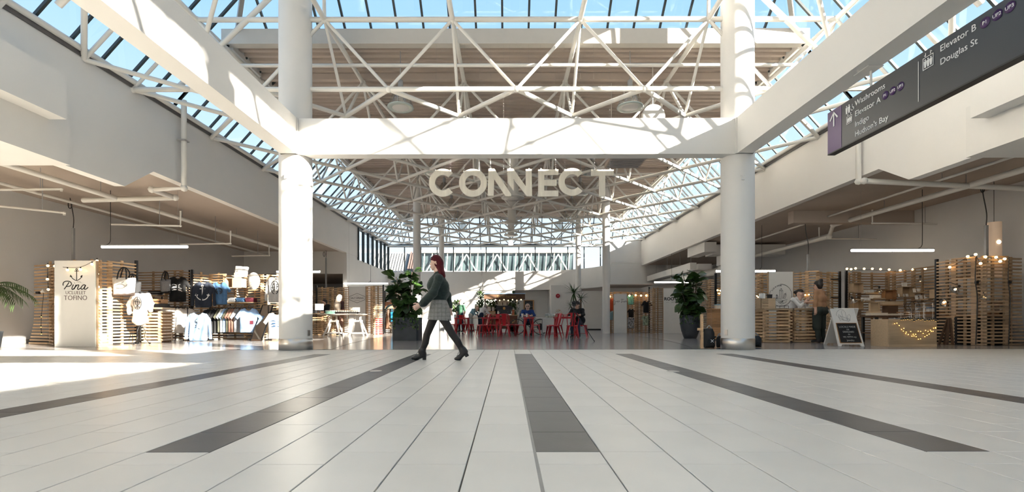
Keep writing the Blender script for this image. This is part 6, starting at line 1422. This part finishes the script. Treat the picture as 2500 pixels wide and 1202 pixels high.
# plywood counter with fairy lights
D = 11.35; x0,x1 = XD(2169,11.2),XD(2287,11.2); h = .62; e = empty('plywood_counter', ((x0+x1)/2,D,0), label='low plywood counter hung with fairy lights on the right', cat='counter')
MB().box(x0,x1,D-.15,D-.13,0.0,h).build('front_panel', M_PLY, e)
for x in (x0,x1-.02): MB().box(x,x+.02,D-.13,D+.4,0,h).build('side_panel', M_PLY, e)
MB().box(x0,x1,D-.15,D+.4,h,h+.02).build('counter_top', M_PLY, e); MB().box(x0+.02,x1-.02,D+.36,D+.38,0,h).build('back_panel', M_PLY, e); MB().box(x0,x1,D-.155,D-.13,0,.06).build('kick_board', M_PLY, e)
R = random.Random(5); fp = []
for k in range(18): fp.append((x0+.28+.05*k, D-.17, h+.015+R.uniform(-.03,.02)))
e = bulbs('fairy_lights', 'fairy lights swagged over the low plywood counter', fp, .01, .009, m=M_FAIRY)
fb = MB().ball((0,0,0),.009,6).mesh('bulb', M_FAIRY); inv = wm(e).inverted()
for (ax,az,bx_,bz,sag,n) in ((.10,.58,.42,.36,.02,6),(.3,.36,1.1,.42,.07,14),(.50,.24,.75,.20,.02,5),(.80,.25,1.1,.50,.02,6)):
    cp = [(x0+ax+(bx_-ax)*t, D-.165, az+(bz-az)*t-sag*4*t*(1-t)) for t in [q/12 for q in range(13)]]; MB().tube(cp, .003, 4).build('cord', M_CABLE, e)
    for q in range(n):
        t = (q+.5)/n; put('bulb', fb, e, inv @ Matrix.Translation((x0+ax+(bx_-ax)*t, D-.172, az+(bz-az)*t-sag*4*t*(1-t)+R.uniform(-.045,.045))))
def wirecube(label, px, z, D, w, hh, n):
    x = XD(px,D); e = empty('wire_display', (x,D,z), label=label, cat='stand', group='wire displays on the plywood counter')
    for k in range(n+1):
        zz_ = z+.003+hh*k/n; MB().tube([(x-w/2,D-w/2,zz_),(x+w/2,D-w/2,zz_),(x+w/2,D+w/2,zz_),(x-w/2,D+w/2,zz_)], .004, 4, closed=True).build('wire_ring', M_CHROME, e)
    for sx_ in (-1,1):
        for sy in (-1,1): MB().tube([(x+sx_*w/2,D+sy*w/2,z+.001),(x+sx_*w/2,D+sy*w/2,z+hh)], .004, 4).build('wire_post', M_CHROME, e)
    MB().box(x-w/2,x+w/2,D-w/2,D+w/2,z+.001,z+.008).build('tray', M_PALER, e)
wirecube('wide low wire display on the plywood counter', 2222, .64, 11.45, .24, .16, 3); wirecube('tall wire display on the plywood counter', 2256, .64, 11.5, .22, .38, 4); wirecube('middle wire display on the plywood counter', 2240, .64, 11.62, .16, .26, 3)
simple_box('acrylic_tray', 'flat pale tray on the plywood counter', 'tray', 2192, 0, 11.4, .28, .2, .03, M_PALER, z=.641)
# rightmost slat stall
slat_wall('tall dark pine slat wall at the far right with bulbs on top', [P2(2288,12.6), P2(2330,12.2), P2(2378,11.85), P2(2402,11.7), P2(2455,11.75), P2(2492,11.85)], 2.18, m=M_PINE2, posts=[P2(2287,12.65)], flare1=.22)
slat_wall('inner slat fin of the far right stall', [P2(2398,12.0), P2(2392,12.8)], 2.1, m=M_PINE2)
bulbs('string_lights', 'warm bulbs along the top of the far right slat stall', [W(px,py,d) for px,py,d in ((2319,654,12.2),(2363,628,11.9),(2382,623,11.75),(2394,645,11.6),(2406,629,11.65),(2432,630,11.65),(2442,640,11.6),(2453,634,11.65))], .0, .032)
for k, px in enumerate((2383, 2463)):
    x = XD(px,11.74); e = empty('black_cable', (x,11.74,0), label='black cable hanging down the far right slat stall, %s one' % ('left','right')[k], cat='cable'); MB().tube(spline([(x,11.74,2.15),(x-.03,11.73,1.6),(x+.02,11.73,1.1),(x-.02,11.73,.02)],5), .012, 5).build('cord', M_CABLE, e); MB().box(x-.03,x+.03,11.70,11.75,1.5,1.56).build('clip', M_BLACK, e)
D = 12.35; a, b = XD(2315,D), XD(2445,D); e = empty('draped_table', ((a+b)/2,D,0), label='black draped table inside the far right stall', cat='table'); MB().box(a,b,D-.2,D+.28,.70,.74).build('table_top', M_OAK, e); MB().prism([(a,D-.22),(b,D-.22),(b+.02,D+.3),(a-.02,D+.3)], Matrix(), .70).build('drape', M_CANB, e)
for i,(px,w,h_,m,n) in enumerate(((2332,.30,.14,M_KRAFT,'cream box'),(2352,.2,.1,M_PAPER,'white box'),(2420,.5,.12,M_OAK,'orange-brown tray'),(2440,.2,.3,M_KRAFT,'tall cream box'))): simple_box('goods_box', n+' on the black draped table inside the far right stall', 'box', px, 0, D+.1, w, .2, h_, m, z=.741)
folded('%s pale folded blanket on the high shelf of the far right stall', 2350, 0, 12.55, .36, .26, 4, [M_WHTC, M_GRYC], 'folded_blanket', base=1.73, th=.07); e = empty('wall_shelf', (XD(2350,12.55),12.55,1.73), label='high shelf inside the far right stall', cat='shelf'); MB().box(XD(2326,12.55),XD(2376,12.55),12.35,12.75,1.70,1.73).build('board', M_OAK, e); MB().box(XD(2350,12.55)-.02,XD(2350,12.55)+.02,12.7,12.75,.74,1.70).build('upright', M_OAK, e)
jshelf('lit card shelf inside the far right stall', 2308, 2352, 733, 12.5, 5, '%s card on the lit shelf inside the far right stall'); jshelf('second shelf inside the far right stall', 2412, 2450, 742, 12.2, 3, '%s card on the second shelf inside the far right stall')
for k,(px,dx) in enumerate(((2312,.10),(2326,-.02))):
    x = XD(px,11.9); e = empty('trestle_leg_frame', (x,11.9,0), label='dark %s trestle frame leaning by the plywood counter' % ('left','right')[k], cat='trestle'); MB().bar((x,11.9,0),(x+dx,11.95,.66), .045,.035,0,(0,1,0)).build('leg', M_DKWOOD, e); MB().bar((x+.02,12.15,0),(x+dx,11.98,.66), .045,.035,0,(0,1,0)).build('leg', M_DKWOOD, e); MB().bar((x+dx*.5,11.92,.3),(x+dx*.5,12.06,.3), .03,.02).build('brace', M_DKWOOD, e)
# ================================================================== PEOPLE
M_EYE = mat('dark_eye', (.02,.015,.012), .3, var=0); M_LIP = mat('lip', (.45,.16,.14), .5, var=0)
def hand(w, d, side, m, curl=.5, sc_=1.0, up=None):
    """palm and five fingers: wrist w, direction d, side = direction of the thumb"""
    w = Vector(w); d = Vector(d).normalized(); s = Vector(side); s = (s-d*s.dot(d)).normalized(); n = d.cross(s).normalized(); P = []
    if up is not None and n.dot(Vector(up)) < 0: n = -n
    k = sc_; c = w+d*.05*k
    P.append((w, w+d*.08*k, .028*k, .036*k, m, .02))
    for o in (-.5, .5): P.append((w+d*.03*k+s*o*.035*k, w+d*.085*k+s*o*.045*k, .017*k, .016*k, m, .012))
    for i,(o,L) in enumerate(((.036,.068),(.012,.078),(-.012,.072),(-.035,.056))):
        a = w+d*.085*k+s*o*k; b = a+(d*math.cos(curl*.6)-n*math.sin(curl*.6))*L*.5*k; e = b+(d*math.cos(curl*1.6)-n*math.sin(curl*1.6))*L*.5*k
        P += [(a,b,.0095*k,.009*k,m,.006), (b,e,.009*k,.0075*k,m,.006)]
    a = w+d*.03*k+s*.03*k; b = a+(d*.7+s*.75).normalized()*.04*k; P += [(a,b,.014*k,.011*k,m,.008), (b,b+(d*.9+s*.25-n*.3).normalized()*.032*k,.011*k,.009*k,m,.006)]
    return P
def head(c, f, up, m, s=1.0, glasses=False):
    """head ellipsoid with face looking along f"""
    c = Vector(c); f = Vector(f).normalized(); up = Vector(up); up = (up-f*up.dot(f)).normalized(); r = f.cross(up); P = []
    q = lambda a,b,d_: c+f*a*s+up*b*s+r*d_*s
    P += [(q(-.02,.03,0), q(.0,.035,0), .088*s, .085*s, m), (q(.02,.0,0), q(.045,-.075,0), .068*s, .042*s, m), (q(-.03,-.05,0), q(-.035,-.14,0), .055*s, .052*s, m)]
    P += [(q(.082,.008,0), q(.096,-.022,0), .008*s, .0105*s, m, .010)]
    for sd in (-1,1):
        P += [(q(-.005,.015,sd*.078), q(-.012,-.02,sd*.078), .016*s, .012*s, m, .01), (q(.082,.018,sd*.032), q(.083,.018,sd*.034), .0075*s, .0075*s, 4, .004), (q(.078,.038,sd*.042), q(.084,.04,sd*.02), .003*s, .003*s, 4, .002)]
    P += [(q(.087,-.058,-.02), q(.087,-.058,.02), .008*s, .008*s, 5, .004)]
    return P
def figure(label, loc, rz, J, mats, hairs=None, hm=None, h=.013, head_dir=(0,-1,0), fem=False, extra=(), extra_parts=None, hs=1.0, hands=True, curl=.6, bare_arm=False, name='person'):
    """J: joints in local metres, the figure faces local -Y; mats = skin, top, bottoms, shoes"""
    d = dict(pel=(0,0,.93), che=(0,0,1.27), nec=(0,.01,1.42), hea=(0,-.015,1.56), sl=(-.17,.01,1.37), sr=(.17,.01,1.37), el=(-.23,.03,1.09), er=(.23,.03,1.09), wl=(-.24,-.06,.86), wr=(.24,-.06,.86), hl=(-.085,0,.90), hr=(.085,0,.90), kl=(-.095,-.01,.48), kr=(.095,-.01,.48), al=(-.10,.03,.09), ar=(.10,.03,.09), tl=(-.11,-.13,.035), tr=(.11,-.13,.035))
    d.update(J); V = {k: Vector(v) for k, v in d.items()}; R_ = Matrix.Translation(loc) @ Matrix.Rotation(rz, 4, 'Z'); G = {k: R_ @ v for k, v in V.items()}
    rot = lambda v: (R_.to_3x3() @ Vector(v)); e = empty(name, loc, rz, label=label, cat='person')
    wst = G['pel'].lerp(G['che'], .42); P = []
    P += [(G['hl'], G['hr'], .115, .115, 2), (G['pel'], wst, .125, .118, 1), (wst, G['che'], .118, .135, 1), (G['che'], G['nec'].lerp(G['che'],.3), .135, .085, 1), (G['sl'], G['sr'], .068, .068, 1), (G['nec'].lerp(G['che'],.2), G['nec'].lerp(G['hea'],.4), .055, .05, 0)]
    for s in ('l','r'):
        P += [(G['s'+s], G['e'+s], .058, .046, 1), (G['e'+s], G['e'+s].lerp(G['w'+s],.55), .045, .038, 0 if bare_arm else 1), (G['e'+s].lerp(G['w'+s],.55), G['w'+s], .036, .028, 0)]
        P += [(G['h'+s], G['k'+s], .092, .062, 2), (G['k'+s], G['a'+s], .062, .046, 2), (G['a'+s]+Vector((0,0,-.02)), G['t'+s], .045, .034, 3), (G['a'+s]+Vector((0,0,-.03)), G['a'+s]+Vector((0,0,.04)), .05, .05, 3)]
        if hands: P += hand(G['w'+s], G['w'+s]-G['e'+s], rot((1 if s == 'l' else -1,0,0)) if abs((G['w'+s]-G['e'+s]).normalized().dot(rot((1,0,0)))) < .8 else Vector((0,0,1)), 0, curl)
    P += head(G['hea'], rot(head_dir), (0,0,1), 0, hs)
    P += [tuple([R_ @ Vector(p[0]), R_ @ Vector(p[1])]+list(p[2:])) for p in extra]
    blob('body', P, h, list(mats)+[M_EYE, M_LIP], e, .035)
    if hairs:
        hp = [tuple([R_ @ Vector(p[0]), R_ @ Vector(p[1])]+list(p[2:])) for p in hairs]
        blob('hair', hp, h, [hm], e, .03, noise=lambda Q: .004*np.sin(Q[...,0]*140)*np.sin(Q[...,1]*150))
    return e, R_
M_HAIRD = mat('dark_hair', (.018,.012,.010), .5, var=.3, scale=40); M_HAIRG = mat('grey_hair', (.42,.38,.35), .6, var=.3, scale=40); M_HAIRB = mat('pale_blonde_hair', (.52,.42,.33), .5, var=.25, scale=30, stretch=(8,8,.6)); M_HAIRR = mat('dark_red_hair', (.085,.006,.011), .6, spec=.2, var=.35, scale=30, stretch=(8,8,.8))
M_TANK = mat('tan_knit', (.40,.22,.12), .9, var=.1, bump=.1, bscale=120); M_DKGREEN = mat('dark_green_trouser', (.025,.032,.026), .85); M_BLKSHOE = mat('black_leather', (.015,.014,.014), .35); M_BLUEJ = mat('royal_blue_jacket', (.010,.045,.20), .7, var=.15); M_JEAN = mat('dark_jeans', (.02,.03,.06), .85, var=.2)
def top_hair(hx, hy, hz, r=.1, extra=()): return [((hx,hy+.03,hz+.055),(hx,hy+.01,hz+.06),r,r*.93,0),((hx,hy+.06,hz+.03),(hx,hy+.06,hz-.03),r*.8,r*.65,0)]+list(extra)
# woman in tan, seen from behind, looking left to the other woman
figure('woman in a tan sweater and dark cropped trousers seen from behind at the slat counter', (XD(2000,13.2), 13.2, 0), PI+.55,
       dict(hea=(.03,-.03,1.55), wl=(-.20,-.34,1.12), el=(-.26,-.08,1.10), er=(.27,.03,1.10), wr=(.28,.04,.90), kl=(-.12,-.02,.48), al=(-.15,.03,.09), tl=(-.17,-.14,.035), ar=(.10,.05,.09), tr=(.12,-.12,.035)), [M_SKIN, M_TANK, M_DKGREEN, M_BLKSHOE],
       top_hair(.03,-.03,1.55,.1,[((.03,.05,1.68),(.03,.06,1.70),.05,.05,0)]), M_HAIRD, head_dir=(.55,-.8,.0), extra=[((-.13,.06,.88),(.13,.06,.88),.12,.12,2),((-.10,.02,1.02),(.10,.02,1.02),.125,.125,1),((-.09,.04,1.2),(.09,.04,1.2),.12,.12,1)]+[((s*.12,.0,.8),(s*.13,.0,.42),.11,.10,2) for s in (-1,1)]+[((s*.13,.03,.30),(s*.13,.03,.16),.062,.056,2) for s in (-1,1)])
e = empty('umbrella', (XD(2030,13.1),13.1,.55), label='folded grey umbrella held by the woman in tan', cat='umbrella')
a, b = W(2022,757,13.1), W(2042,790,13.0); MB().tube([a,a.lerp(b,.45),b], [.012,.035,.05], 8).build('canopy', M_GREYF, e); MB().tube([a+(a-b).normalized()*.12,a], .012, 6).build('handle', M_BLACK, e); MB().tube([b,b+(b-a).normalized()*.05], .006, 5).build('tip', M_CHROME, e)
# woman leaning behind the counter, hands clasped
figure('woman in a white shirt leaning on the slat counter with clasped hands', (XD(1938,14.35), 14.35, 0), .5,
       dict(pel=(0,.16,.88), hl=(-.085,.16,.86), hr=(.085,.16,.86), kl=(-.09,.14,.46), kr=(.09,.14,.46), al=(-.1,.16,.09), ar=(.1,.16,.09), tl=(-.1,0,.035), tr=(.1,0,.035), che=(.02,-.06,1.15), nec=(.02,-.12,1.27), hea=(.03,-.18,1.38), sl=(-.16,-.08,1.22), sr=(.18,-.08,1.22), el=(-.16,-.28,1.02), er=(.20,-.28,1.02), wl=(-.02,-.36,1.17), wr=(.08,-.36,1.17)), [M_SKIN2, M_WHTC, M_JEAN, M_BLKSHOE], top_hair(.03,-.18,1.38,.1,[((-.03,-.08,1.44),(-.05,-.06,1.44),.05,.04,0)]), M_HAIRD, head_dir=(.75,-.6,.1))
# man in blue at the cafe table
SEAT = dict(pel=(0,.05,.55), hl=(-.09,.03,.54), hr=(.09,.03,.54), kl=(-.12,-.40,.52), kr=(.12,-.40,.52), al=(-.12,-.36,.09), ar=(.12,-.36,.09), tl=(-.13,-.52,.035), tr=(.13,-.52,.035), che=(0,-.02,.88), nec=(0,-.05,1.02), hea=(0,-.10,1.16), sl=(-.19,-.03,.98), sr=(.19,-.03,.98), el=(-.27,-.22,.82), er=(.27,-.22,.82), wl=(-.08,-.38,.80), wr=(.10,-.38,.80))
figure('seated man in a royal blue jacket leaning on the red table with a cup', (XD(1288,19.55), 19.55, 0), 0.0, SEAT, [M_SKIN2, M_BLUEJ, M_JEAN, M_BLKSHOE], [((0,.02,1.20),(0,.03,1.16),.097,.09,0)], M_HAIRG, hs=1.08, extra=[((-.08,0,.75),(.08,0,.75),.13,.13,1)])
o = empty('spectacles', (XD(1288,19.4),19.35,1.17), label='thin spectacles worn by the man in blue', cat='spectacles')
for s in (-1,1): MB().tube([(o.location.x+s*.035+.025*math.cos(t),19.35,1.175+.02*math.sin(t)) for t in [k*PI/5 for k in range(10)]], .003, 4, closed=True).build('rim', M_METALK, o)
MB().tube([(o.location.x-.012,19.35,1.18),(o.location.x+.012,19.35,1.18)], .003, 4).build('bridge', M_METALK, o)
# person in black behind the tripod
figure('seated person in a black coat behind the tripod', (XD(1410,17.35), 17.35, 0), -.35, SEAT, [M_SKIN, M_BLKC, M_JEAN, M_BLKSHOE], top_hair(0,-.10,1.16,.105,[((0,.02,1.12),(0,.06,.95),.08,.06,0)]), M_HAIRD, extra=[((-.1,.06,.62),(.1,.06,.62),.17,.17,1),((-.08,.02,.82),(.08,.02,.82),.15,.15,1)], hs=.98)
# white shirted person hunched at the cart, seen from behind
figure('person in a white shirt hunched at the left end of the coffee cart', (XD(1173,24.6), 24.6, 0), 2.3, dict(che=(0,-.14,1.14), nec=(0,-.24,1.24), hea=(0,-.36,1.29), sl=(-.18,-.16,1.2), sr=(.18,-.16,1.2), el=(-.22,-.34,1.0), er=(.22,-.34,1.0), wl=(-.12,-.52,.96), wr=(.12,-.52,.96)), [M_SKIN2, M_WHTC, M_JEAN, M_BLKSHOE], top_hair(0,-.36,1.29,.11), M_HAIRG, head_dir=(0,-.8,-.6), h=.016)
figure('barista with dark red hair behind the espresso machine', (XD(1213,26.2), 26.2, 0), .2, dict(), [M_SKIN2, M_BLKC, M_JEAN, M_BLKSHOE], top_hair(0,-.015,1.56,.105), M_HAIRR, h=.016)
figure('person in a green vest standing behind the leftmost cafe table', (XD(1125,25.4), 25.4, 0), -.5, dict(), [M_SKIN2, mat('green_vest', (.06,.16,.10), .85), M_JEAN, M_BLKSHOE], top_hair(0,-.015,1.56,.105), M_HAIRB, h=.016, bare_arm=True).__class__
figure('sunlit person in white bending beside the thin side table', (XD(1150,25.9), 25.9, 0), 1.2, dict(che=(0,-.16,1.12), nec=(0,-.26,1.2), hea=(0,-.36,1.28), sl=(-.18,-.18,1.18), sr=(.18,-.18,1.18), el=(-.24,-.3,.98), er=(.24,-.3,.98), wl=(-.16,-.46,.88), wr=(.16,-.46,.88)), [M_SKIN2, M_PALEB, M_WHTC, M_BLKSHOE], top_hair(0,-.36,1.28,.105), M_HAIRB, h=.016)
# stall keeper looking down, and shopper with long pale hair
figure('dark-haired stall keeper in black looking down behind the till tablet', (XD(797,21.7), 21.7, 0), -.7, dict(hea=(0,-.10,1.42), nec=(0,-.03,1.32), che=(0,0,1.2), sl=(-.17,0,1.28), sr=(.17,0,1.28), el=(-.22,-.08,1.03), er=(.22,-.08,1.03), wl=(-.12,-.28,1.0), wr=(.12,-.28,1.0)), [M_SKIN, M_BLKC, M_JEAN, M_BLKSHOE], top_hair(0,-.10,1.42,.105), M_HAIRD, head_dir=(0,-.85,-.5), h=.015)
figure('shopper with long pale hair seen from behind at the trestle table', (XD(829,20.25), 20.25, 0), 2.7, dict(), [M_SKIN2, mat('plum_cardigan', (.10,.045,.045), .9), M_BROWNC, M_BLKSHOE], [((0,.02,1.60),(0,0,1.62),.1,.1,0),((0,.07,1.55),(0,.12,1.2),.10,.13,0),((-.06,.10,1.3),(-.08,.12,1.05),.10,.07,0),((.06,.10,1.3),(.08,.12,1.05),.10,.07,0)], M_HAIRB, h=.015)
# ------------------------------------------------------------------ the walking woman
M_KNIT = mat('dark_green_knit', (.019,.032,.026), .9, var=.25, scale=30, bump=.25, bscale=140, sheen=.2); M_TIGHT = mat('black_tights', (.007,.005,.005), .6, var=.1); M_BOOT = mat('black_boot_leather', (.016,.016,.017), .3, var=.15)
M_PLAID = mat('grey_plaid_wool', (.27,.265,.25), .9, var=.15, scale=40, bump=.1, bscale=150)
nt = M_PLAID.node_tree; bs = nt.nodes['Principled BSDF']; tcn = nt.nodes.new('ShaderNodeTexCoord')
src = bs.inputs['Base Color'].links[0].from_socket
for sc_, dr in ((5.0, 'Z'), (5.5, 'X')):
    wv_ = nt.nodes.new('ShaderNodeTexWave'); wv_.bands_direction = dr; wv_.inputs['Scale'].default_value = sc_; wv_.inputs['Distortion'].default_value = .3
    cr_ = nt.nodes.new('ShaderNodeValToRGB'); cr_.color_ramp.elements[0].position = .0; cr_.color_ramp.elements[0].color = (.80,.80,.80,1); cr_.color_ramp.elements[1].position = .35; cr_.color_ramp.elements[1].color = (1,1,1,1)
    mx_ = nt.nodes.new('ShaderNodeMix'); mx_.data_type = 'RGBA'; mx_.blend_type = 'MULTIPLY'; mx_.inputs[0].default_value = 1.0
    nt.links.new(tcn.outputs['Object'], wv_.inputs['Vector']); nt.links.new(wv_.outputs[0], cr_.inputs[0]); nt.links.new(src, mx_.inputs[6]); nt.links.new(cr_.outputs[0], mx_.inputs[7]); src = mx_.outputs[2]
nt.links.new(src, bs.inputs['Base Color'])
DW = 7.62
def w_(px, py, dy=0.0): return W(px, py, DW+dy)*1.0
wl = empty('person', (XD(1073,DW), DW, 0), label='woman with dark red hair striding left in a green sweater and grey skirt', cat='person')
hc = w_(1064.5,643); fdir = Vector((-1,-.06,-.02))
B_ = head(hc, fdir, (0,0,1), 0, .95)
B_ += [(w_(1068,664),w_(1069,676),.050,.06,0)]
neck = w_(1070,672)
B_ += [(w_(1071,690),w_(1071,722),.125,.105,1),(w_(1071,722),w_(1072,738),.105,.105,1),(w_(1071,682,-.13),w_(1071,682,.13),.055,.055,1),(w_(1073,750,-.05),w_(1073,750,.05),.11,.11,2)]
# arms: near (left) arm swings forward, far arm back
nA = [w_(1071,682,-.16), w_(1057,716,-.24), w_(1027,744,-.22)]; fA = [w_(1076,684,.16), w_(1091,722,.22), w_(1098,752,.22)]
for A3, fw in ((nA,1),(fA,-1)):
    B_ += [(A3[0],A3[1],.052,.042,1),(A3[1],A3[2],.040,.026,0)]
B_ += hand(nA[2], w_(1014,751,-.22)-w_(1026,744,-.22), (-.3,0,.9), 0, .7, 1.0, up=(0,-1,0)); B_ += hand(fA[2], w_(1099,770,.22)-w_(1098,752,.22), (-.9,0,0), 0, .6, 1.0)
# legs: far leg forward, near leg pushing off behind
fl = [w_(1067,756,.06), w_(1042,818,.08), w_(1030,860,.07)]; nl = [w_(1070,756,-.06), w_(1103,815,-.08), w_(1130,858,-.08)]
B_ += [(fl[0],fl[1],.080,.055,2,.006),(fl[1],fl[1].lerp(fl[2],.45)+Vector((.012,0,0)),.055,.054,2,.006),(fl[1].lerp(fl[2],.45)+Vector((.012,0,0)),fl[2],.054,.038,2,.006),(nl[0],nl[1],.080,.055,2,.006),(nl[1],nl[1].lerp(nl[2],.45)+Vector((.01,0,.006)),.055,.054,2,.006),(nl[1].lerp(nl[2],.45)+Vector((.01,0,.006)),nl[2],.054,.038,2,.006)]
# boots
def boot(ank, ball, toe, heel_top, sole_dir):
    return [(ank,ank+Vector((0,0,-.02)),.052,.052,3),(ank,heel_top,.05,.042,3),(heel_top,ball,.042,.036,3),(ball,toe,.036,.022,3)]
z0 = .03
fa = fl[2]+Vector((0,0,.02)); fb_ = boot(fa, Vector((w_(1015,0).x,DW+.07,.034)), Vector((w_(1005,0).x,DW+.07,.028)), Vector((w_(1032,0).x,DW+.07,.085)), None)
na = nl[2]+Vector((0,0,.02)); nb_ = boot(na, Vector((w_(1122,0).x,DW-.08,.042)), Vector((w_(1113.5,0).x,DW-.08,.028)), Vector((w_(1136,0).x,DW-.08,.135)), None)
B_ += fb_+nb_
blob('body', B_, .0068, [M_SKIN2, M_KNIT, M_TIGHT, M_BOOT, M_EYE, M_LIP], wl, .028)
# boot heels and soles
def heel(x, y, z0_, z1_, tilt=0.0):
    MB().lathe([(.030,0),(.034,z1_-z0_)], (0,0,0), 12, 0, Matrix.Translation((x,y,z0_)) @ Matrix.Rotation(tilt,4,'Y')).build('boot_heel', M_BLKSHOE, wl)
heel(w_(1034,0).x, DW+.07, .0, .07); heel(w_(1142,0).x, DW-.08, .062, .14, -.5)
for y, xs in ((DW+.07,(1036,1026)),(DW-.08,(1130,1138))):
    pass
for (a0,b0,c0) in ((fa,.4,DW+.07),(na,.4,DW-.08)):
    for k in range(4): 
        p = a0.lerp(Vector((fb_[2][1] if a0 is fa else nb_[2][1])), .15+.2*k); MB().tube([p+Vector((-.035,-.045,.01)), p+Vector((-.055,-.0,.0)), p+Vector((-.035,.045,.01))], .004, 4).build('lace', M_BLKSHOE, wl)
# sweater: body, ribbed hem, sleeves
rib = lambda Q: .0035*np.sin(Q[...,0]*170+Q[...,2]*40)*np.sin(Q[...,1]*150)
S_ = [(w_(1071,679,-.14),w_(1071,679,.14),.066,.066,0),(w_(1068,694),w_(1071,716),.150,.140,0),(w_(1056,699,-.06),w_(1056,699,.06),.085,.085,0),(w_(1078,700,-.05),w_(1080,716,.05),.12,.115,0),(w_(1071,722,-.03),w_(1071,731,.03),.125,.118,0),(w_(1070,667.5),w_(1070,674),.062,.085,0)]
S_ += [(nA[0],nA[1],.062,.064,0),(nA[1],w_(1035,739,-.23),.066,.064,0),(w_(1035,739,-.23),w_(1029,743,-.225),.046,.038,0),(fA[0],fA[1],.062,.064,0),(fA[1],w_(1096,744,.22),.066,.056,0),(w_(1096,744,.22),w_(1098,750,.22),.045,.036,0)]
blob('sweater', S_, .0085, [M_KNIT], wl, .03, noise=rib)
MB().lathe([(.128,.0),(.134,.01),(.134,.085),(.128,.10)], (w_(1071,0).x, DW, ZD(733,DW)), 28, 0, None, (1.0,1.12)).build('sweater_hem', M_KNIT, wl)
# skirt
pr = [(ZD(730,DW),.118),(ZD(738,DW),.128),(ZD(750,DW),.148),(ZD(765,DW),.158),(ZD(782,DW),.168)]; b = MB(); n = 32; vs = []; fs = []
for i,(z,r) in enumerate(pr):
    cx = w_([1071,1071.5,1072,1071.5,1071][i],0).x
    for k in range(n):
        a = 2*PI*k/n; vs.append((cx+r*math.cos(a)*(1.0+(.13*i/4 if math.cos(a) > 0 else .05*i/4))+(.012*math.sin(6*a)*i/4), DW+r*1.18*math.sin(a), z-(.012*math.cos(a) if i == 4 else 0)))
for i in range(len(pr)-1):
    for k in range(n): fs.append((i*n+k, i*n+(k+1) % n, (i+1)*n+(k+1) % n, (i+1)*n+k))
m_ = len(vs); vs += [(x*.985+.015*w_(1071,0).x, DW+(y-DW)*.97, z) for x,y,z in vs[:]]
fs += [tuple(m_+q for q in f[::-1]) for f in fs[:]]
for k in range(n): q = (len(pr)-1)*n; fs.append((q+k, m_+q+k, m_+q+(k+1) % n, q+(k+1) % n))
b.add(vs, fs, 0, True); b.build('skirt', M_PLAID, wl)
# hair: long, dark red, blown back
hq = lambda px, py, dy=0: w_(px, py, dy)
Hh = [(hq(1065,635),hq(1069,641),.086,.086,0),(hq(1072,646),hq(1074,656),.068,.058,0),(hq(1073,650,-.05),hq(1077,668,-.055),.034,.034,0),(hq(1073,650,.05),hq(1077,668,.055),.034,.034,0),(hq(1074,654),hq(1080,674),.055,.046,0),(hq(1079,668,-.02),hq(1084.5,683,-.02),.045,.016,0),(hq(1077,668,.03),hq(1081,678,.03),.038,.02,0)]
blob('hair', Hh, .0075, [M_HAIRR], wl, .025, noise=lambda Q: .0022*np.sin(Q[...,0]*260+3*np.sin(Q[...,2]*14))*np.sin(Q[...,1]*150))
# fin
